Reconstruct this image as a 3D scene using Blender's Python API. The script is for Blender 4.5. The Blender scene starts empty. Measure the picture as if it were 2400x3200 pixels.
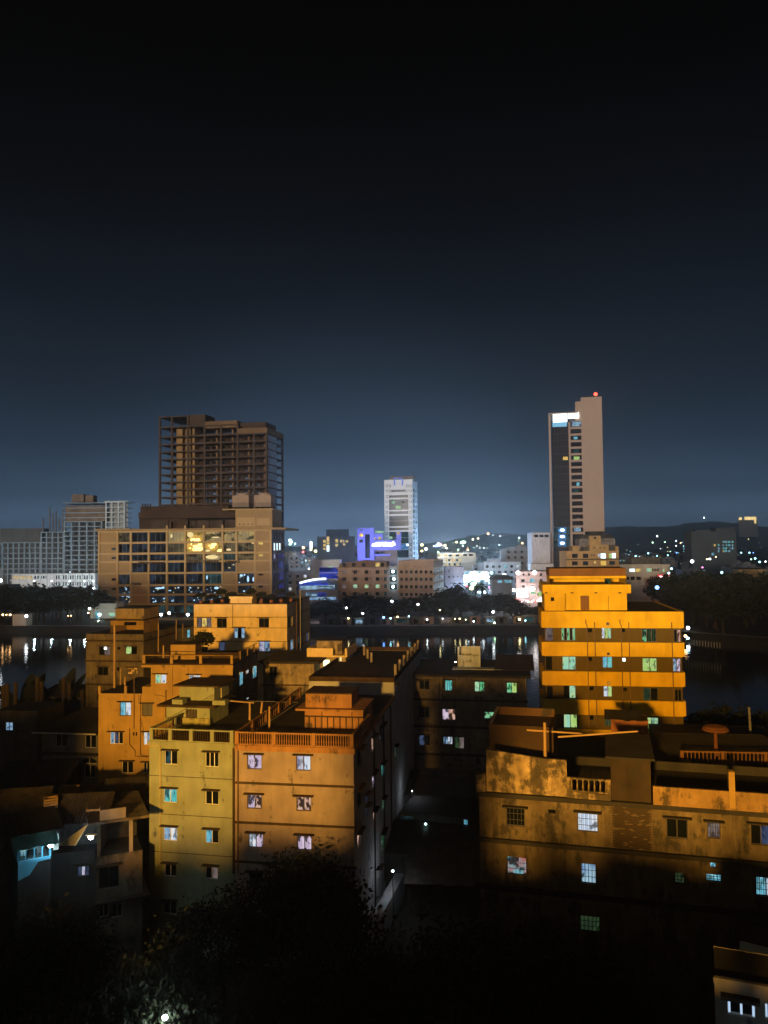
import bpy, math, random
from math import radians, sin, cos, tan, atan2, pi, sqrt
from mathutils import Vector, Matrix

# ------------------------------------------------------------------ camera, sky, light
SC = bpy.context.scene
COL = SC.collection
CAMZ, FPX, PITCH, ROLL = 33.0, 2500.0, math.atan(100 / 2500), radians(0.6)
cam_d = bpy.data.cameras.new('camera')
cam_d.sensor_fit = 'VERTICAL'; cam_d.sensor_height = 36.0
cam_d.lens = FPX / 3200 * 36.0
cam_d.clip_start = 0.3; cam_d.clip_end = 12000
cam = bpy.data.objects.new('camera', cam_d); COL.objects.link(cam)
RGT = Vector((cos(ROLL), 0, 0)) + (-sin(ROLL)) * Vector((0, -sin(PITCH), cos(PITCH)))
UPV = sin(ROLL) * Vector((1, 0, 0)) + cos(ROLL) * Vector((0, -sin(PITCH), cos(PITCH)))
FWD = Vector((0, cos(PITCH), sin(PITCH)))
m3 = Matrix((RGT, UPV, -FWD)).transposed().to_4x4()
m3.translation = Vector((0, 0, CAMZ)); cam.matrix_world = m3
SC.camera = cam

world = bpy.data.worlds.new('World'); SC.world = world; world.use_nodes = True
nt = world.node_tree; nt.nodes.clear()
def srgb(r, g, b):
    f = lambda c: (c / 255 / 12.92) if c / 255 < 0.04045 else ((c / 255 + 0.055) / 1.055) ** 2.4
    return (f(r), f(g), f(b), 1)
wo = nt.nodes.new('ShaderNodeOutputWorld'); bg = nt.nodes.new('ShaderNodeBackground')
tc = nt.nodes.new('ShaderNodeTexCoord'); sp = nt.nodes.new('ShaderNodeSeparateXYZ')
asn = nt.nodes.new('ShaderNodeMath'); asn.operation = 'ARCSINE'
mr = nt.nodes.new('ShaderNodeMapRange'); mr.inputs[1].default_value = 0; mr.inputs[2].default_value = radians(40)
rp = nt.nodes.new('ShaderNodeValToRGB'); cr = rp.color_ramp
SKY = [(0.0, (150, 182, 220)), (1.2, (112, 143, 178)), (3.4, (70, 93, 118)), (7, (46, 63, 83)), (11, (34, 46, 60)),
       (16.5, (22, 30, 41)), (23, (9, 14, 20)), (30, (2, 4, 6)), (36, (0, 1, 2)), (40, (0, 0, 1))]
while len(cr.elements) < len(SKY): cr.elements.new(0.5)
for e, (d, c) in zip(cr.elements, SKY):
    e.position = d / 40; e.color = srgb(*c)
bg.inputs[1].default_value = 1.0
nt.links.new(tc.outputs['Generated'], sp.inputs[0]); nt.links.new(sp.outputs[2], asn.inputs[0])
nt.links.new(asn.outputs[0], mr.inputs[0]); nt.links.new(mr.outputs[0], rp.inputs[0])
gn = nt.nodes.new('ShaderNodeVectorMath'); gn.operation = 'DOT_PRODUCT'; gn.inputs[1].default_value = Vector((-0.06, 1, 0.0)).normalized()
gm = nt.nodes.new('ShaderNodeMapRange'); gm.interpolation_type = 'SMOOTHSTEP'; gm.inputs[1].default_value = 0.94; gm.inputs[2].default_value = 1.0
gm.inputs[3].default_value = 0.70; gm.inputs[4].default_value = 1.18
gx_ = nt.nodes.new('ShaderNodeMix'); gx_.data_type = 'RGBA'; gx_.blend_type = 'MULTIPLY'; gx_.inputs[0].default_value = 1
nt.links.new(tc.outputs['Generated'], gn.inputs[0]); nt.links.new(gn.outputs['Value'], gm.inputs[0])
nt.links.new(rp.outputs[0], gx_.inputs[6]); 
wn = nt.nodes.new('ShaderNodeTexNoise'); wn.inputs['Scale'].default_value = 3.0; wn.inputs['Detail'].default_value = 3; wmp = nt.nodes.new('ShaderNodeMapping'); wmp.inputs['Scale'].default_value = (1, 1, 2.6)
nt.links.new(tc.outputs['Generated'], wmp.inputs[0]); nt.links.new(wmp.outputs[0], wn.inputs['Vector'])
wr = nt.nodes.new('ShaderNodeMapRange'); wr.inputs[1].default_value = 0.3; wr.inputs[2].default_value = 0.7; wr.inputs[3].default_value = 0.90; wr.inputs[4].default_value = 1.10; nt.links.new(wn.outputs[0], wr.inputs[0])
wm_ = nt.nodes.new('ShaderNodeMath'); wm_.operation = 'MULTIPLY'; nt.links.new(gm.outputs[0], wm_.inputs[0]); nt.links.new(wr.outputs[0], wm_.inputs[1]); nt.links.new(wm_.outputs[0], gx_.inputs[7]); nt.links.new(gx_.outputs[2], bg.inputs[0]); nt.links.new(bg.outputs[0], wo.inputs[0])

sun_d = bpy.data.lights.new('sun', 'SUN'); sun_d.energy = 2.2; sun_d.angle = radians(3)
sun_d.color = (1.0, 0.82, 0.66)
sun = bpy.data.objects.new('sun', sun_d); COL.objects.link(sun)
sun.rotation_euler = Vector((0.30, 1.0, -0.028)).to_track_quat('-Z', 'Y').to_euler()

def lamp_light(name, parent, loc, watts, col, size=0.5):
    d = bpy.data.lights.new(name, 'POINT'); d.energy = watts; d.color = col; d.shadow_soft_size = size
    o = bpy.data.objects.new(name, d); COL.objects.link(o); o.parent = parent; o.location = loc
    return o
vs = SC.view_settings
vs.view_transform = 'Standard'; vs.look = 'None'; vs.gamma = 1; vs.use_curve_mapping = False; vs.exposure = 0
SC.cycles.use_denoising = True
SC.cycles.max_bounces = 5; SC.cycles.diffuse_bounces = 2; SC.cycles.glossy_bounces = 3
SC.cycles.volume_bounces = 1; SC.cycles.sample_clamp_indirect = 3.0
SC.cycles.use_light_tree = True

RND = random.Random(7)

# ------------------------------------------------------------------ pixel to place
def ray(px, py):
    return (RGT * ((px - 1200) / FPX) + UPV * ((1600 - py) / FPX) + FWD)
def pt(px, py, D):
    r = ray(px, py); t = D / r.y
    return Vector((r.x * t, D, CAMZ + r.z * t))
def ptz(px, py, z):
    r = ray(px, py); t = (z - CAMZ) / r.z
    return Vector((r.x * t, r.y * t, z))
def Zm(x0, y0, s): return lambda x, y: (x0 + x / s, y0 + y / s)
Z1 = Zm(240, 1860, 3.95); Z2 = Zm(580, 1840, 3.95); Z3 = Zm(920, 1960, 4.366); Z4 = Zm(440, 2180, 2.37)
Z5 = Zm(1240, 2000, 3.318); Z6 = Zm(1480, 2180, 1.803); Z7 = Zm(1680, 1900, 3.456); ZS = Zm(1690, 1620, 3.687)
ZM = Zm(280, 1520, 2.5136); ZT = Zm(470, 1270, 3.687); ZL = Zm(0, 1520, 3.95); ZC = Zm(900, 1460, 3.19)
ZR = Zm(1340, 1620, 3.77); ZE = Zm(1980, 1560, 3.95); R6 = Zm(1200, 1900, 1.3825); P7 = Zm(0, 2350, 3.19)
P8 = Zm(1040, 2330, 3.3); R3 = Zm(1600, 1200, 2.074); R8 = Zm(900, 2400, 1.106); PX = Zm(0, 0, 1.0)
Q4 = Zm(0, 1900, 3.6875); Q5 = Zm(2040, 1980, 4.608); Q6 = Zm(2100, 2640, 3.95)
Q2 = Zm(840, 1820, 3.456); Q3 = Zm(1300, 1820, 3.607)

# ------------------------------------------------------------------ materials
MATS = {}
def _nodes(name):
    m = bpy.data.materials.new(name); m.use_nodes = True
    t = m.node_tree; t.nodes.clear()
    return m, t, t.nodes, t.links
def plaster(name, col, rough=0.9, var=0.25, stain=0.0, streak=0.25, scale=0.6, stain_col=(0.03, 0.028, 0.025), bump=0.15):
    if name in MATS: return MATS[name]
    m, t, N, L = _nodes(name)
    out = N.new('ShaderNodeOutputMaterial'); b = N.new('ShaderNodeBsdfPrincipled')
    b.inputs['Roughness'].default_value = rough; b.inputs['Specular IOR Level'].default_value = 0.2
    tcn = N.new('ShaderNodeTexCoord')
    n1 = N.new('ShaderNodeTexNoise'); n1.inputs['Scale'].default_value = scale; n1.inputs['Detail'].default_value = 6
    L.new(tcn.outputs['Object'], n1.inputs['Vector'])
    mp = N.new('ShaderNodeMapping'); mp.inputs['Scale'].default_value = (1.5, 1.5, 0.32)
    L.new(tcn.outputs['Object'], mp.inputs['Vector'])
    n2 = N.new('ShaderNodeTexNoise'); n2.inputs['Scale'].default_value = 1.1; n2.inputs['Detail'].default_value = 5
    L.new(mp.outputs[0], n2.inputs['Vector'])
    r1 = N.new('ShaderNodeMapRange'); r1.inputs[1].default_value = 0.3; r1.inputs[2].default_value = 0.7
    r1.inputs[3].default_value = 1 - var; r1.inputs[4].default_value = 1 + var * 0.4
    L.new(n1.outputs[0], r1.inputs[0])
    r2 = N.new('ShaderNodeMapRange'); r2.inputs[1].default_value = 0.35; r2.inputs[2].default_value = 0.6
    r2.inputs[3].default_value = 1 - streak * 0.6; r2.inputs[4].default_value = 1
    L.new(n2.outputs[0], r2.inputs[0])
    mu = N.new('ShaderNodeMath'); mu.operation = 'MULTIPLY'
    L.new(r1.outputs[0], mu.inputs[0]); L.new(r2.outputs[0], mu.inputs[1])
    mx = N.new('ShaderNodeMix'); mx.data_type = 'RGBA'; mx.blend_type = 'MULTIPLY'; mx.inputs[0].default_value = 1
    mx.inputs[6].default_value = (*col, 1); L.new(mu.outputs[0], mx.inputs[7])
    last = mx.outputs[2]
    if stain > 0:
        n3 = N.new('ShaderNodeTexNoise'); n3.inputs['Scale'].default_value = 0.8; n3.inputs['Detail'].default_value = 9
        n3.inputs['Roughness'].default_value = 0.7; L.new(mp.outputs[0], n3.inputs['Vector'])
        n4 = N.new('ShaderNodeTexNoise'); n4.inputs['Scale'].default_value = 0.9; n4.inputs['Detail'].default_value = 9
        n4.inputs['Roughness'].default_value = 0.65; L.new(tcn.outputs['Object'], n4.inputs['Vector'])
        ad = N.new('ShaderNodeMath'); ad.operation = 'ADD'; L.new(n3.outputs[0], ad.inputs[0]); L.new(n4.outputs[0], ad.inputs[1])
        r3 = N.new('ShaderNodeMapRange'); r3.inputs[1].default_value = 1.16 - 0.22 * stain; r3.inputs[2].default_value = 1.30 - 0.22 * stain
        L.new(ad.outputs[0], r3.inputs[0])
        sm = N.new('ShaderNodeMath'); sm.operation = 'MULTIPLY'; sm.inputs[1].default_value = 0.85; L.new(r3.outputs[0], sm.inputs[0])
        m2 = N.new('ShaderNodeMix'); m2.data_type = 'RGBA'; L.new(sm.outputs[0], m2.inputs[0])
        L.new(last, m2.inputs[6]); m2.inputs[7].default_value = (*stain_col, 1); last = m2.outputs[2]
    L.new(last, b.inputs['Base Color'])
    if bump > 0:
        nb = N.new('ShaderNodeTexNoise'); nb.inputs['Scale'].default_value = 9; nb.inputs['Detail'].default_value = 4
        L.new(tcn.outputs['Object'], nb.inputs['Vector'])
        bp = N.new('ShaderNodeBump'); bp.inputs['Strength'].default_value = bump; bp.inputs['Distance'].default_value = 0.05
        L.new(nb.outputs[0], bp.inputs['Height']); L.new(bp.outputs[0], b.inputs['Normal'])
    L.new(b.outputs[0], out.inputs[0]); MATS[name] = m
    return m
def lit(name, a, b_, strength, dark=0.45, curtain=0.5, thr=0.56, sampled=False):
    if name in MATS: return MATS[name]
    m, t, N, L = _nodes(name)
    out = N.new('ShaderNodeOutputMaterial'); em = N.new('ShaderNodeEmission')
    tcn = N.new('ShaderNodeTexCoord'); oi = N.new('ShaderNodeObjectInfo')
    ofs = N.new('ShaderNodeVectorMath'); ofs.operation = 'MULTIPLY_ADD'
    cb = N.new('ShaderNodeCombineXYZ')
    for i in range(3): L.new(oi.outputs['Random'], cb.inputs[i])
    L.new(cb.outputs[0], ofs.inputs[0]); ofs.inputs[1].default_value = (31, 17, 23); L.new(tcn.outputs['Generated'], ofs.inputs[2])
    n1 = N.new('ShaderNodeTexNoise'); n1.inputs['Scale'].default_value = 1.3; n1.inputs['Detail'].default_value = 2
    L.new(ofs.outputs[0], n1.inputs['Vector'])
    r1 = N.new('ShaderNodeMapRange'); r1.inputs[1].default_value = 0.4; r1.inputs[2].default_value = 0.6; L.new(n1.outputs[0], r1.inputs[0])
    mx = N.new('ShaderNodeMix'); mx.data_type = 'RGBA'; L.new(r1.outputs[0], mx.inputs[0])
    mx.inputs[6].default_value = (*a, 1); mx.inputs[7].default_value = (*b_, 1)
    n2 = N.new('ShaderNodeTexNoise'); n2.inputs['Scale'].default_value = 1.9; n2.inputs['Detail'].default_value = 2; n2.noise_dimensions = '4D'
    n2.inputs['W'].default_value = 3.0; L.new(ofs.outputs[0], n2.inputs['Vector'])
    r2 = N.new('ShaderNodeMapRange'); r2.inputs[1].default_value = thr - 0.03; r2.inputs[2].default_value = thr + 0.03
    r2.inputs[3].default_value = 1; r2.inputs[4].default_value = 1 - dark; L.new(n2.outputs[0], r2.inputs[0])
    wv = N.new('ShaderNodeTexWave'); wv.inputs['Scale'].default_value = 1.6; wv.inputs['Distortion'].default_value = 2.0
    L.new(ofs.outputs[0], wv.inputs['Vector'])
    r3 = N.new('ShaderNodeMapRange'); r3.inputs[3].default_value = 1 - curtain; r3.inputs[4].default_value = 1; L.new(wv.outputs[1], r3.inputs[0])
    m1 = N.new('ShaderNodeMath'); m1.operation = 'MULTIPLY'; L.new(r2.outputs[0], m1.inputs[0]); L.new(r3.outputs[0], m1.inputs[1])
    m2 = N.new('ShaderNodeMath'); m2.operation = 'MULTIPLY'; m2.inputs[1].default_value = strength; L.new(m1.outputs[0], m2.inputs[0])
    L.new(mx.outputs[2], em.inputs[0]); L.new(m2.outputs[0], em.inputs[1]); L.new(em.outputs[0], out.inputs[0])
    if not sampled: m.cycles.emission_sampling = 'NONE'
    MATS[name] = m
    return m
def glow(name, col, strength, sampled=True):
    if name in MATS: return MATS[name]
    m, t, N, L = _nodes(name)
    out = N.new('ShaderNodeOutputMaterial'); em = N.new('ShaderNodeEmission')
    em.inputs[0].default_value = (*col, 1); em.inputs[1].default_value = strength
    L.new(em.outputs[0], out.inputs[0])
    if not sampled: m.cycles.emission_sampling = 'NONE'
    MATS[name] = m
    return m
def glossy(name, col, rough=0.12, spec=0.5, metal=0.0):
    if name in MATS: return MATS[name]
    m, t, N, L = _nodes(name)
    out = N.new('ShaderNodeOutputMaterial'); b = N.new('ShaderNodeBsdfPrincipled')
    n = N.new('ShaderNodeTexNoise'); n.inputs['Scale'].default_value = 1.3
    tcn = N.new('ShaderNodeTexCoord'); L.new(tcn.outputs['Object'], n.inputs['Vector'])
    r = N.new('ShaderNodeMapRange'); r.inputs[3].default_value = rough * 0.6; r.inputs[4].default_value = rough * 1.6
    L.new(n.outputs[0], r.inputs[0]); L.new(r.outputs[0], b.inputs['Roughness'])
    b.inputs['Base Color'].default_value = (*col, 1); b.inputs['Specular IOR Level'].default_value = spec
    b.inputs['Metallic'].default_value = metal
    L.new(b.outputs[0], out.inputs[0]); MATS[name] = m
    return m

yellowgreen = plaster('wall_yellowgreen', (0.28, 0.305, 0.20), var=0.2, streak=0.22, stain=0.14)
salmon = plaster('wall_salmon', (0.31, 0.245, 0.22), var=0.22, streak=0.25, stain=0.18)
orangew = plaster('wall_orange', (0.37, 0.235, 0.07), var=0.18, streak=0.22, stain=0.12)
terracotta = plaster('wall_terracotta', (0.36, 0.185, 0.075), var=0.25, streak=0.35, stain=0.42)
creamw = plaster('wall_cream', (0.78, 0.60, 0.30), var=0.14, streak=0.2, stain=0.1)
stripe_y = plaster('stripe_yellow', (0.60, 0.365, 0.010), var=0.16, streak=0.2)
stripe_o = plaster('stripe_olive', (0.085, 0.058, 0.010), var=0.12, streak=0.1)
brownw = plaster('wall_brown', (0.16, 0.075, 0.02), var=0.2, streak=0.3)
stained = plaster('wall_stained', (0.34, 0.27, 0.18), var=0.35, streak=0.5, stain=0.75, scale=1.2)
weathered = plaster('wall_weathered', (0.46, 0.34, 0.19), var=0.5, streak=0.6, stain=1.2, scale=1.4)
oldwall = plaster('wall_old', (0.19, 0.145, 0.09), var=0.5, streak=0.55, stain=0.75, scale=0.9)
oldgrey = plaster('wall_oldgrey', (0.165, 0.135, 0.095), var=0.35, streak=0.4, stain=0.5)
greyw = plaster('wall_grey', (0.22, 0.21, 0.20), var=0.3, streak=0.35, stain=0.4)
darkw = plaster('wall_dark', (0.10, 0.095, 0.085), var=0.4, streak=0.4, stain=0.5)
whitew = plaster('wall_white', (0.62, 0.62, 0.63), var=0.12, streak=0.15)
sidegrey = plaster('wall_sidegrey', (0.42, 0.42, 0.42), var=0.2, streak=0.2, stain=0.2)
roofm = plaster('roof_dark', (0.035, 0.032, 0.030), var=0.4, streak=0.0, bump=0.3)
ledge_dark = plaster('ledge_dark', (0.06, 0.037, 0.02), var=0.4, streak=0.3, stain=0.4)
concrete = plaster('concrete', (0.30, 0.25, 0.20), var=0.25, streak=0.3)
concbrown = plaster('concrete_brown', (0.078, 0.055, 0.040), var=0.25, streak=0.3, scale=0.1)
concpale = plaster('concrete_pale', (0.27, 0.37, 0.47), var=0.25, streak=0.3, scale=0.1)
mallw = plaster('mall_wall', (0.52, 0.37, 0.18), var=0.10, streak=0.12, scale=0.1)
mallp = plaster('mall_panel', (0.38, 0.26, 0.12), var=0.12, streak=0.15, scale=0.1)
malldark = plaster('mall_dark', (0.06, 0.038, 0.025), var=0.3, streak=0.2, scale=0.2)
slabw = plaster('slab_tower', (0.40, 0.31, 0.255), var=0.06, streak=0.1, scale=0.05)
towerw = plaster('tower_white', (0.74, 0.80, 0.88), var=0.08, streak=0.1, scale=0.1)
purplew = plaster('wall_purple', (0.22, 0.27, 0.85), var=0.1, streak=0.1, scale=0.1)
dormw = plaster('wall_dorm', (0.42, 0.31, 0.22), var=0.2, streak=0.25, scale=0.2, stain=0.25)
dormside = plaster('wall_dormside', (0.50, 0.50, 0.48), var=0.2, streak=0.25, scale=0.2)
bluegrey = plaster('wall_bluegrey', (0.34, 0.38, 0.44), var=0.2, streak=0.2, scale=0.2)
farw = [plaster('far_wall_a', (0.10, 0.11, 0.13), scale=0.2), plaster('far_wall_b', (0.16, 0.16, 0.17), scale=0.2),
        plaster('far_wall_c', (0.07, 0.08, 0.09), scale=0.2), plaster('far_wall_d', (0.22, 0.20, 0.18), scale=0.2)]
tin = plaster('tin_sheet', (0.075, 0.062, 0.050), rough=0.6, var=0.5, streak=0.5, stain=0.4)
rust = plaster('tin_rust', (0.30, 0.11, 0.04), rough=0.7, var=0.4, streak=0.4, stain=0.3)
brickm = plaster('brick', (0.12, 0.065, 0.032), var=0.6, streak=0.5, stain=0.95, scale=1.5)
bamboo = plaster('bamboo', (0.42, 0.27, 0.12), var=0.25, streak=0.1)
pipe_m = plaster('pipe', (0.14, 0.085, 0.045), var=0.3, streak=0.2)
pipe_l = plaster('pipe_light', (0.42, 0.36, 0.20), var=0.2, streak=0.2)
frame_w = glossy('frame_white', (0.62, 0.60, 0.55), 0.4)
frame_d = glossy('frame_dark', (0.05, 0.04, 0.035), 0.4)
iron = glossy('iron', (0.03, 0.028, 0.026), 0.5)
glass_d = glossy('glass_dark', (0.006, 0.008, 0.010), 0.04, 0.5)
glass_g = glossy('glass_grey', (0.10, 0.10, 0.09), 0.3, 0.6)
glass_b = glossy('glass_blue', (0.012, 0.022, 0.040), 0.08, 0.8)
leafm = plaster('leaf', (0.022, 0.028, 0.015), rough=0.8, var=0.5, streak=0.0, scale=3, bump=0)
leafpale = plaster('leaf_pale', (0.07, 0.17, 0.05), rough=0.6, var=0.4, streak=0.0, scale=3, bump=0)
barkm = plaster('bark', (0.06, 0.045, 0.03), var=0.3, streak=0.3, scale=4)
bluepaint = plaster('paint_blue', (0.10, 0.36, 0.50), var=0.2, streak=0.2)
tealpaint = plaster('paint_teal', (0.10, 0.30, 0.30), var=0.2, streak=0.2)
clothw = plaster('cloth_pale', (0.60, 0.62, 0.50), var=0.15, streak=0.1)
clothb = plaster('cloth_blue', (0.30, 0.42, 0.62), var=0.15, streak=0.1)

K = {}
K['dark'] = glass_d; K['grey'] = glass_g; K['blueglass'] = glass_b
K['white'] = lit('lit_white', (0.95, 0.98, 1.0), (0.70, 0.82, 1.0), 0.95, 0.7, 0.35)
K['pink'] = lit('lit_pink', (0.86, 0.70, 0.86), (0.62, 0.48, 0.66), 0.92, 0.9, 0.3, 0.55)
K['lilac'] = lit('lit_lilac', (0.62, 0.60, 0.95), (0.85, 0.85, 0.95), 0.85, 0.6, 0.6)
K['warmpink'] = lit('lit_warmpink', (0.95, 0.60, 0.45), (0.75, 0.40, 0.30), 0.8, 0.93, 0.3, 0.50)
K['teal'] = lit('lit_teal', (0.10, 0.70, 0.62), (0.30, 0.85, 0.85), 0.80, 0.8, 0.4)
K['cyan'] = lit('lit_cyan', (0.35, 0.85, 1.0), (0.15, 0.55, 0.75), 0.9, 0.6, 0.5)
K['sky'] = lit('lit_sky', (0.50, 0.78, 0.95), (0.25, 0.45, 0.75), 0.75, 0.8, 0.4)
K['green'] = lit('lit_green', (0.18, 0.80, 0.35), (0.40, 0.85, 0.50), 0.75, 0.93, 0.3, 0.53)
K['lime'] = lit('lit_lime', (0.50, 0.80, 0.20), (0.65, 0.90, 0.35), 0.85, 0.7, 0.3, 0.58)
K['mint'] = lit('lit_mint', (0.40, 0.85, 0.62), (0.60, 0.90, 0.45), 0.85, 0.6, 0.3, 0.57)
K['orange'] = lit('lit_orange', (1.0, 0.42, 0.05), (0.9, 0.25, 0.02), 0.9, 0.85, 0.6, 0.52)
K['yellow'] = lit('lit_yellow', (1.0, 0.75, 0.22), (0.95, 0.60, 0.12), 0.95, 0.5, 0.3)
K['dimwhite'] = lit('lit_dimwhite', (0.45, 0.36, 0.33), (0.30, 0.22, 0.22), 0.5, 0.6, 0.6)
K['dimblue'] = lit('lit_dimblue', (0.10, 0.14, 0.28), (0.04, 0.06, 0.12), 0.6, 0.8, 0.4)
K['dimteal'] = lit('lit_dimteal', (0.06, 0.16, 0.17), (0.02, 0.06, 0.07), 0.5, 0.8, 0.4)
K['dimgreen'] = lit('lit_dimgreen', (0.06, 0.12, 0.05), (0.03, 0.06, 0.03), 0.6, 0.8, 0.5)
K['mally'] = lit('lit_mally', (0.62, 0.45, 0.16), (0.40, 0.30, 0.14), 0.8, 0.85, 0.2, 0.54)  # yellow mall panes glow in place of mirrored lit surroundings
K['mall_reflect_dim'] = lit('reflect_yellow_dim', (0.22, 0.16, 0.07), (0.10, 0.085, 0.05), 0.7, 0.85, 0.3, 0.52)
K['mall_reflect_bright'] = lit('reflect_yellow_bright', (0.70, 0.46, 0.10), (0.50, 0.30, 0.06), 0.85, 0.8, 0.3, 0.54)
K['mallb'] = lit('lit_mallb', (0.03, 0.055, 0.10), (0.008, 0.014, 0.025), 0.6, 0.85, 0.3, 0.50)
K['mallbb'] = lit('lit_mallbb', (0.35, 0.65, 1.0), (0.04, 0.10, 0.25), 0.8, 0.95, 0.3, 0.46)
K['royal'] = lit('lit_royal', (0.03, 0.08, 0.80), (0.02, 0.03, 0.30), 0.8, 0.8, 0.3, 0.55)
K['blueroom'] = lit('lit_blueroom', (0.12, 0.40, 0.85), (0.05, 0.22, 0.55), 0.9, 0.6, 0.4)
K['brightwhite'] = lit('lit_brightwhite', (0.95, 1.0, 1.0), (0.65, 0.9, 1.0), 2.2, 0.3, 0.2, 0.62)
K['redpaint'] = lit('lit_redmix', (0.80, 0.20, 0.15), (0.30, 0.75, 0.85), 0.7, 0.9, 0.4, 0.5)

# ------------------------------------------------------------------ mesh helpers
class MB:
    def __init__(s): s.v = []; s.f = []
    def box(s, x0, x1, y0, y1, z0, z1):
        n = len(s.v)
        s.v += [(x0, y0, z0), (x1, y0, z0), (x1, y1, z0), (x0, y1, z0), (x0, y0, z1), (x1, y0, z1), (x1, y1, z1), (x0, y1, z1)]
        s.f += [(n, n + 3, n + 2, n + 1), (n + 4, n + 5, n + 6, n + 7), (n, n + 1, n + 5, n + 4), (n + 1, n + 2, n + 6, n + 5),
                (n + 2, n + 3, n + 7, n + 6), (n + 3, n, n + 4, n + 7)]
        return s
    def quad(s, a, b, c, d):
        n = len(s.v); s.v += [tuple(a), tuple(b), tuple(c), tuple(d)]; s.f.append((n, n + 1, n + 2, n + 3)); return s
    def tube(s, pts, r, n=6, r2=None):
        pts = [Vector(p) for p in pts]; base = len(s.v); m = len(pts)
        for i, p in enumerate(pts):
            d = (pts[min(i + 1, m - 1)] - pts[max(i - 1, 0)]).normalized()
            a = d.cross(Vector((0, 0, 1)) if abs(d.z) < 0.9 else Vector((1, 0, 0))).normalized(); b = d.cross(a)
            rr = r if r2 is None else r + (r2 - r) * i / (m - 1)
            for k in range(n):
                t = 2 * pi * k / n; q = p + a * (cos(t) * rr) + b * (sin(t) * rr); s.v.append(tuple(q))
        for i in range(m - 1):
            for k in range(n):
                k2 = (k + 1) % n
                s.f.append((base + i * n + k, base + i * n + k2, base + (i + 1) * n + k2, base + (i + 1) * n + k))
        s.f.append(tuple(base + k for k in range(n))); s.f.append(tuple(base + (m - 1) * n + n - 1 - k for k in range(n)))
        return s
    def ball(s, c, r, seg=10, rings=6, sz=1.0):
        base = len(s.v); c = Vector(c)
        for i in range(rings + 1):
            ph = pi * i / rings
            for k in range(seg):
                t = 2 * pi * k / seg
                s.v.append((c.x + r * sin(ph) * cos(t), c.y + r * sin(ph) * sin(t), c.z + r * sz * cos(ph)))
        for i in range(rings):
            for k in range(seg):
                k2 = (k + 1) % seg
                s.f.append((base + i * seg + k, base + (i + 1) * seg + k, base + (i + 1) * seg + k2, base + i * seg + k2))
        return s
    def prism(s, poly, y0, y1):     # poly in (x,z)
        n = len(s.v); k = len(poly)
        for x, z in poly: s.v.append((x, y0, z))
        for x, z in poly: s.v.append((x, y1, z))
        s.f.append(tuple(n + i for i in range(k))); s.f.append(tuple(n + k + k - 1 - i for i in range(k)))
        for i in range(k):
            j = (i + 1) % k; s.f.append((n + i, n + k + i, n + k + j, n + j))
        return s
    def mesh(s, name, mat):
        me = bpy.data.meshes.new(name); me.from_pydata(s.v, [], s.f)
        if mat: me.materials.append(mat)
        me.update(); return me
    def build(s, name, mat, parent=None, loc=(0, 0, 0), rz=0.0):
        return link(name, s.mesh(name, mat), parent, loc, rz)
def link(name, me, parent=None, loc=(0, 0, 0), rz=0.0, scale=None):
    o = bpy.data.objects.new(name, me); COL.objects.link(o)
    o.parent = parent; o.location = loc; o.rotation_euler = (0, 0, rz)
    if scale: o.scale = scale
    return o
def empty(name, loc=(0, 0, 0), rz=0.0):
    o = bpy.data.objects.new(name, None); COL.objects.link(o); o.location = loc; o.rotation_euler = (0, 0, rz)
    o.empty_display_size = 0.5
    return o
def tag(o, label, cat, group=None):
    o['label'] = label; o['category'] = cat
    if group: o['group'] = group
    return o
def struct(o): o['kind'] = 'structure'; return o
UNIT = {}
def unit_box(mat):
    k = mat.name
    if k not in UNIT: UNIT[k] = MB().box(0, 1, 0, 1, 0, 1).mesh('block', mat)
    return UNIT[k]
def ubox(name, mat, parent, x0, x1, y0, y1, z0, z1, loc=None, rz=0.0):
    return link(name, unit_box(mat), parent, (x0, y0, z0), rz, (x1 - x0, y1 - y0, z1 - z0))
def copy_tree(o, parent=None):
    c = o.copy(); COL.objects.link(c); c.parent = parent
    for ch in list(o.children): copy_tree(ch, c)
    return c

def panel(mb, W, H, holes, M, reveal=0.2, z0=0.0):
    """wall rectangle x 0..W, z z0..H in the y=0 plane of M, with recessed openings"""
    xs = sorted({0.0, round(W, 3)} | {round(v, 3) for h in holes for v in (h[0], h[1])})
    zs = sorted({round(z0, 3), round(H, 3)} | {round(v, 3) for h in holes for v in (h[2], h[3])})
    xs = [x for x in xs if -1e-6 <= x <= W + 1e-3]; zs = [z for z in zs if z0 - 1e-6 <= z <= H + 1e-3]
    def q(a, b, c, d):
        n = len(mb.v)
        for p in (a, b, c, d): mb.v.append(tuple(M @ Vector(p)))
        mb.f.append((n, n + 1, n + 2, n + 3))
    for j in range(len(zs) - 1):
        zc = (zs[j] + zs[j + 1]) / 2; start = None
        rowh = [h for h in holes if h[2] < zc < h[3]]
        for i in range(len(xs) - 1):
            xc = (xs[i] + xs[i + 1]) / 2
            if any(h[0] < xc < h[1] for h in rowh):
                if start is not None: q((start, 0, zs[j]), (xs[i], 0, zs[j]), (xs[i], 0, zs[j + 1]), (start, 0, zs[j + 1])); start = None
            elif start is None: start = xs[i]
        if start is not None: q((start, 0, zs[j]), (xs[-1], 0, zs[j]), (xs[-1], 0, zs[j + 1]), (start, 0, zs[j + 1]))
    for x0, x1, a, b in [h[:4] for h in holes]:
        r = reveal
        q((x0, 0, a), (x0, r, a), (x0, r, b), (x0, 0, b)); q((x1, 0, a), (x1, 0, b), (x1, r, b), (x1, r, a))
        q((x0, 0, a), (x1, 0, a), (x1, r, a), (x0, r, a)); q((x0, 0, b), (x0, r, b), (x1, r, b), (x1, 0, b))

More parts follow.
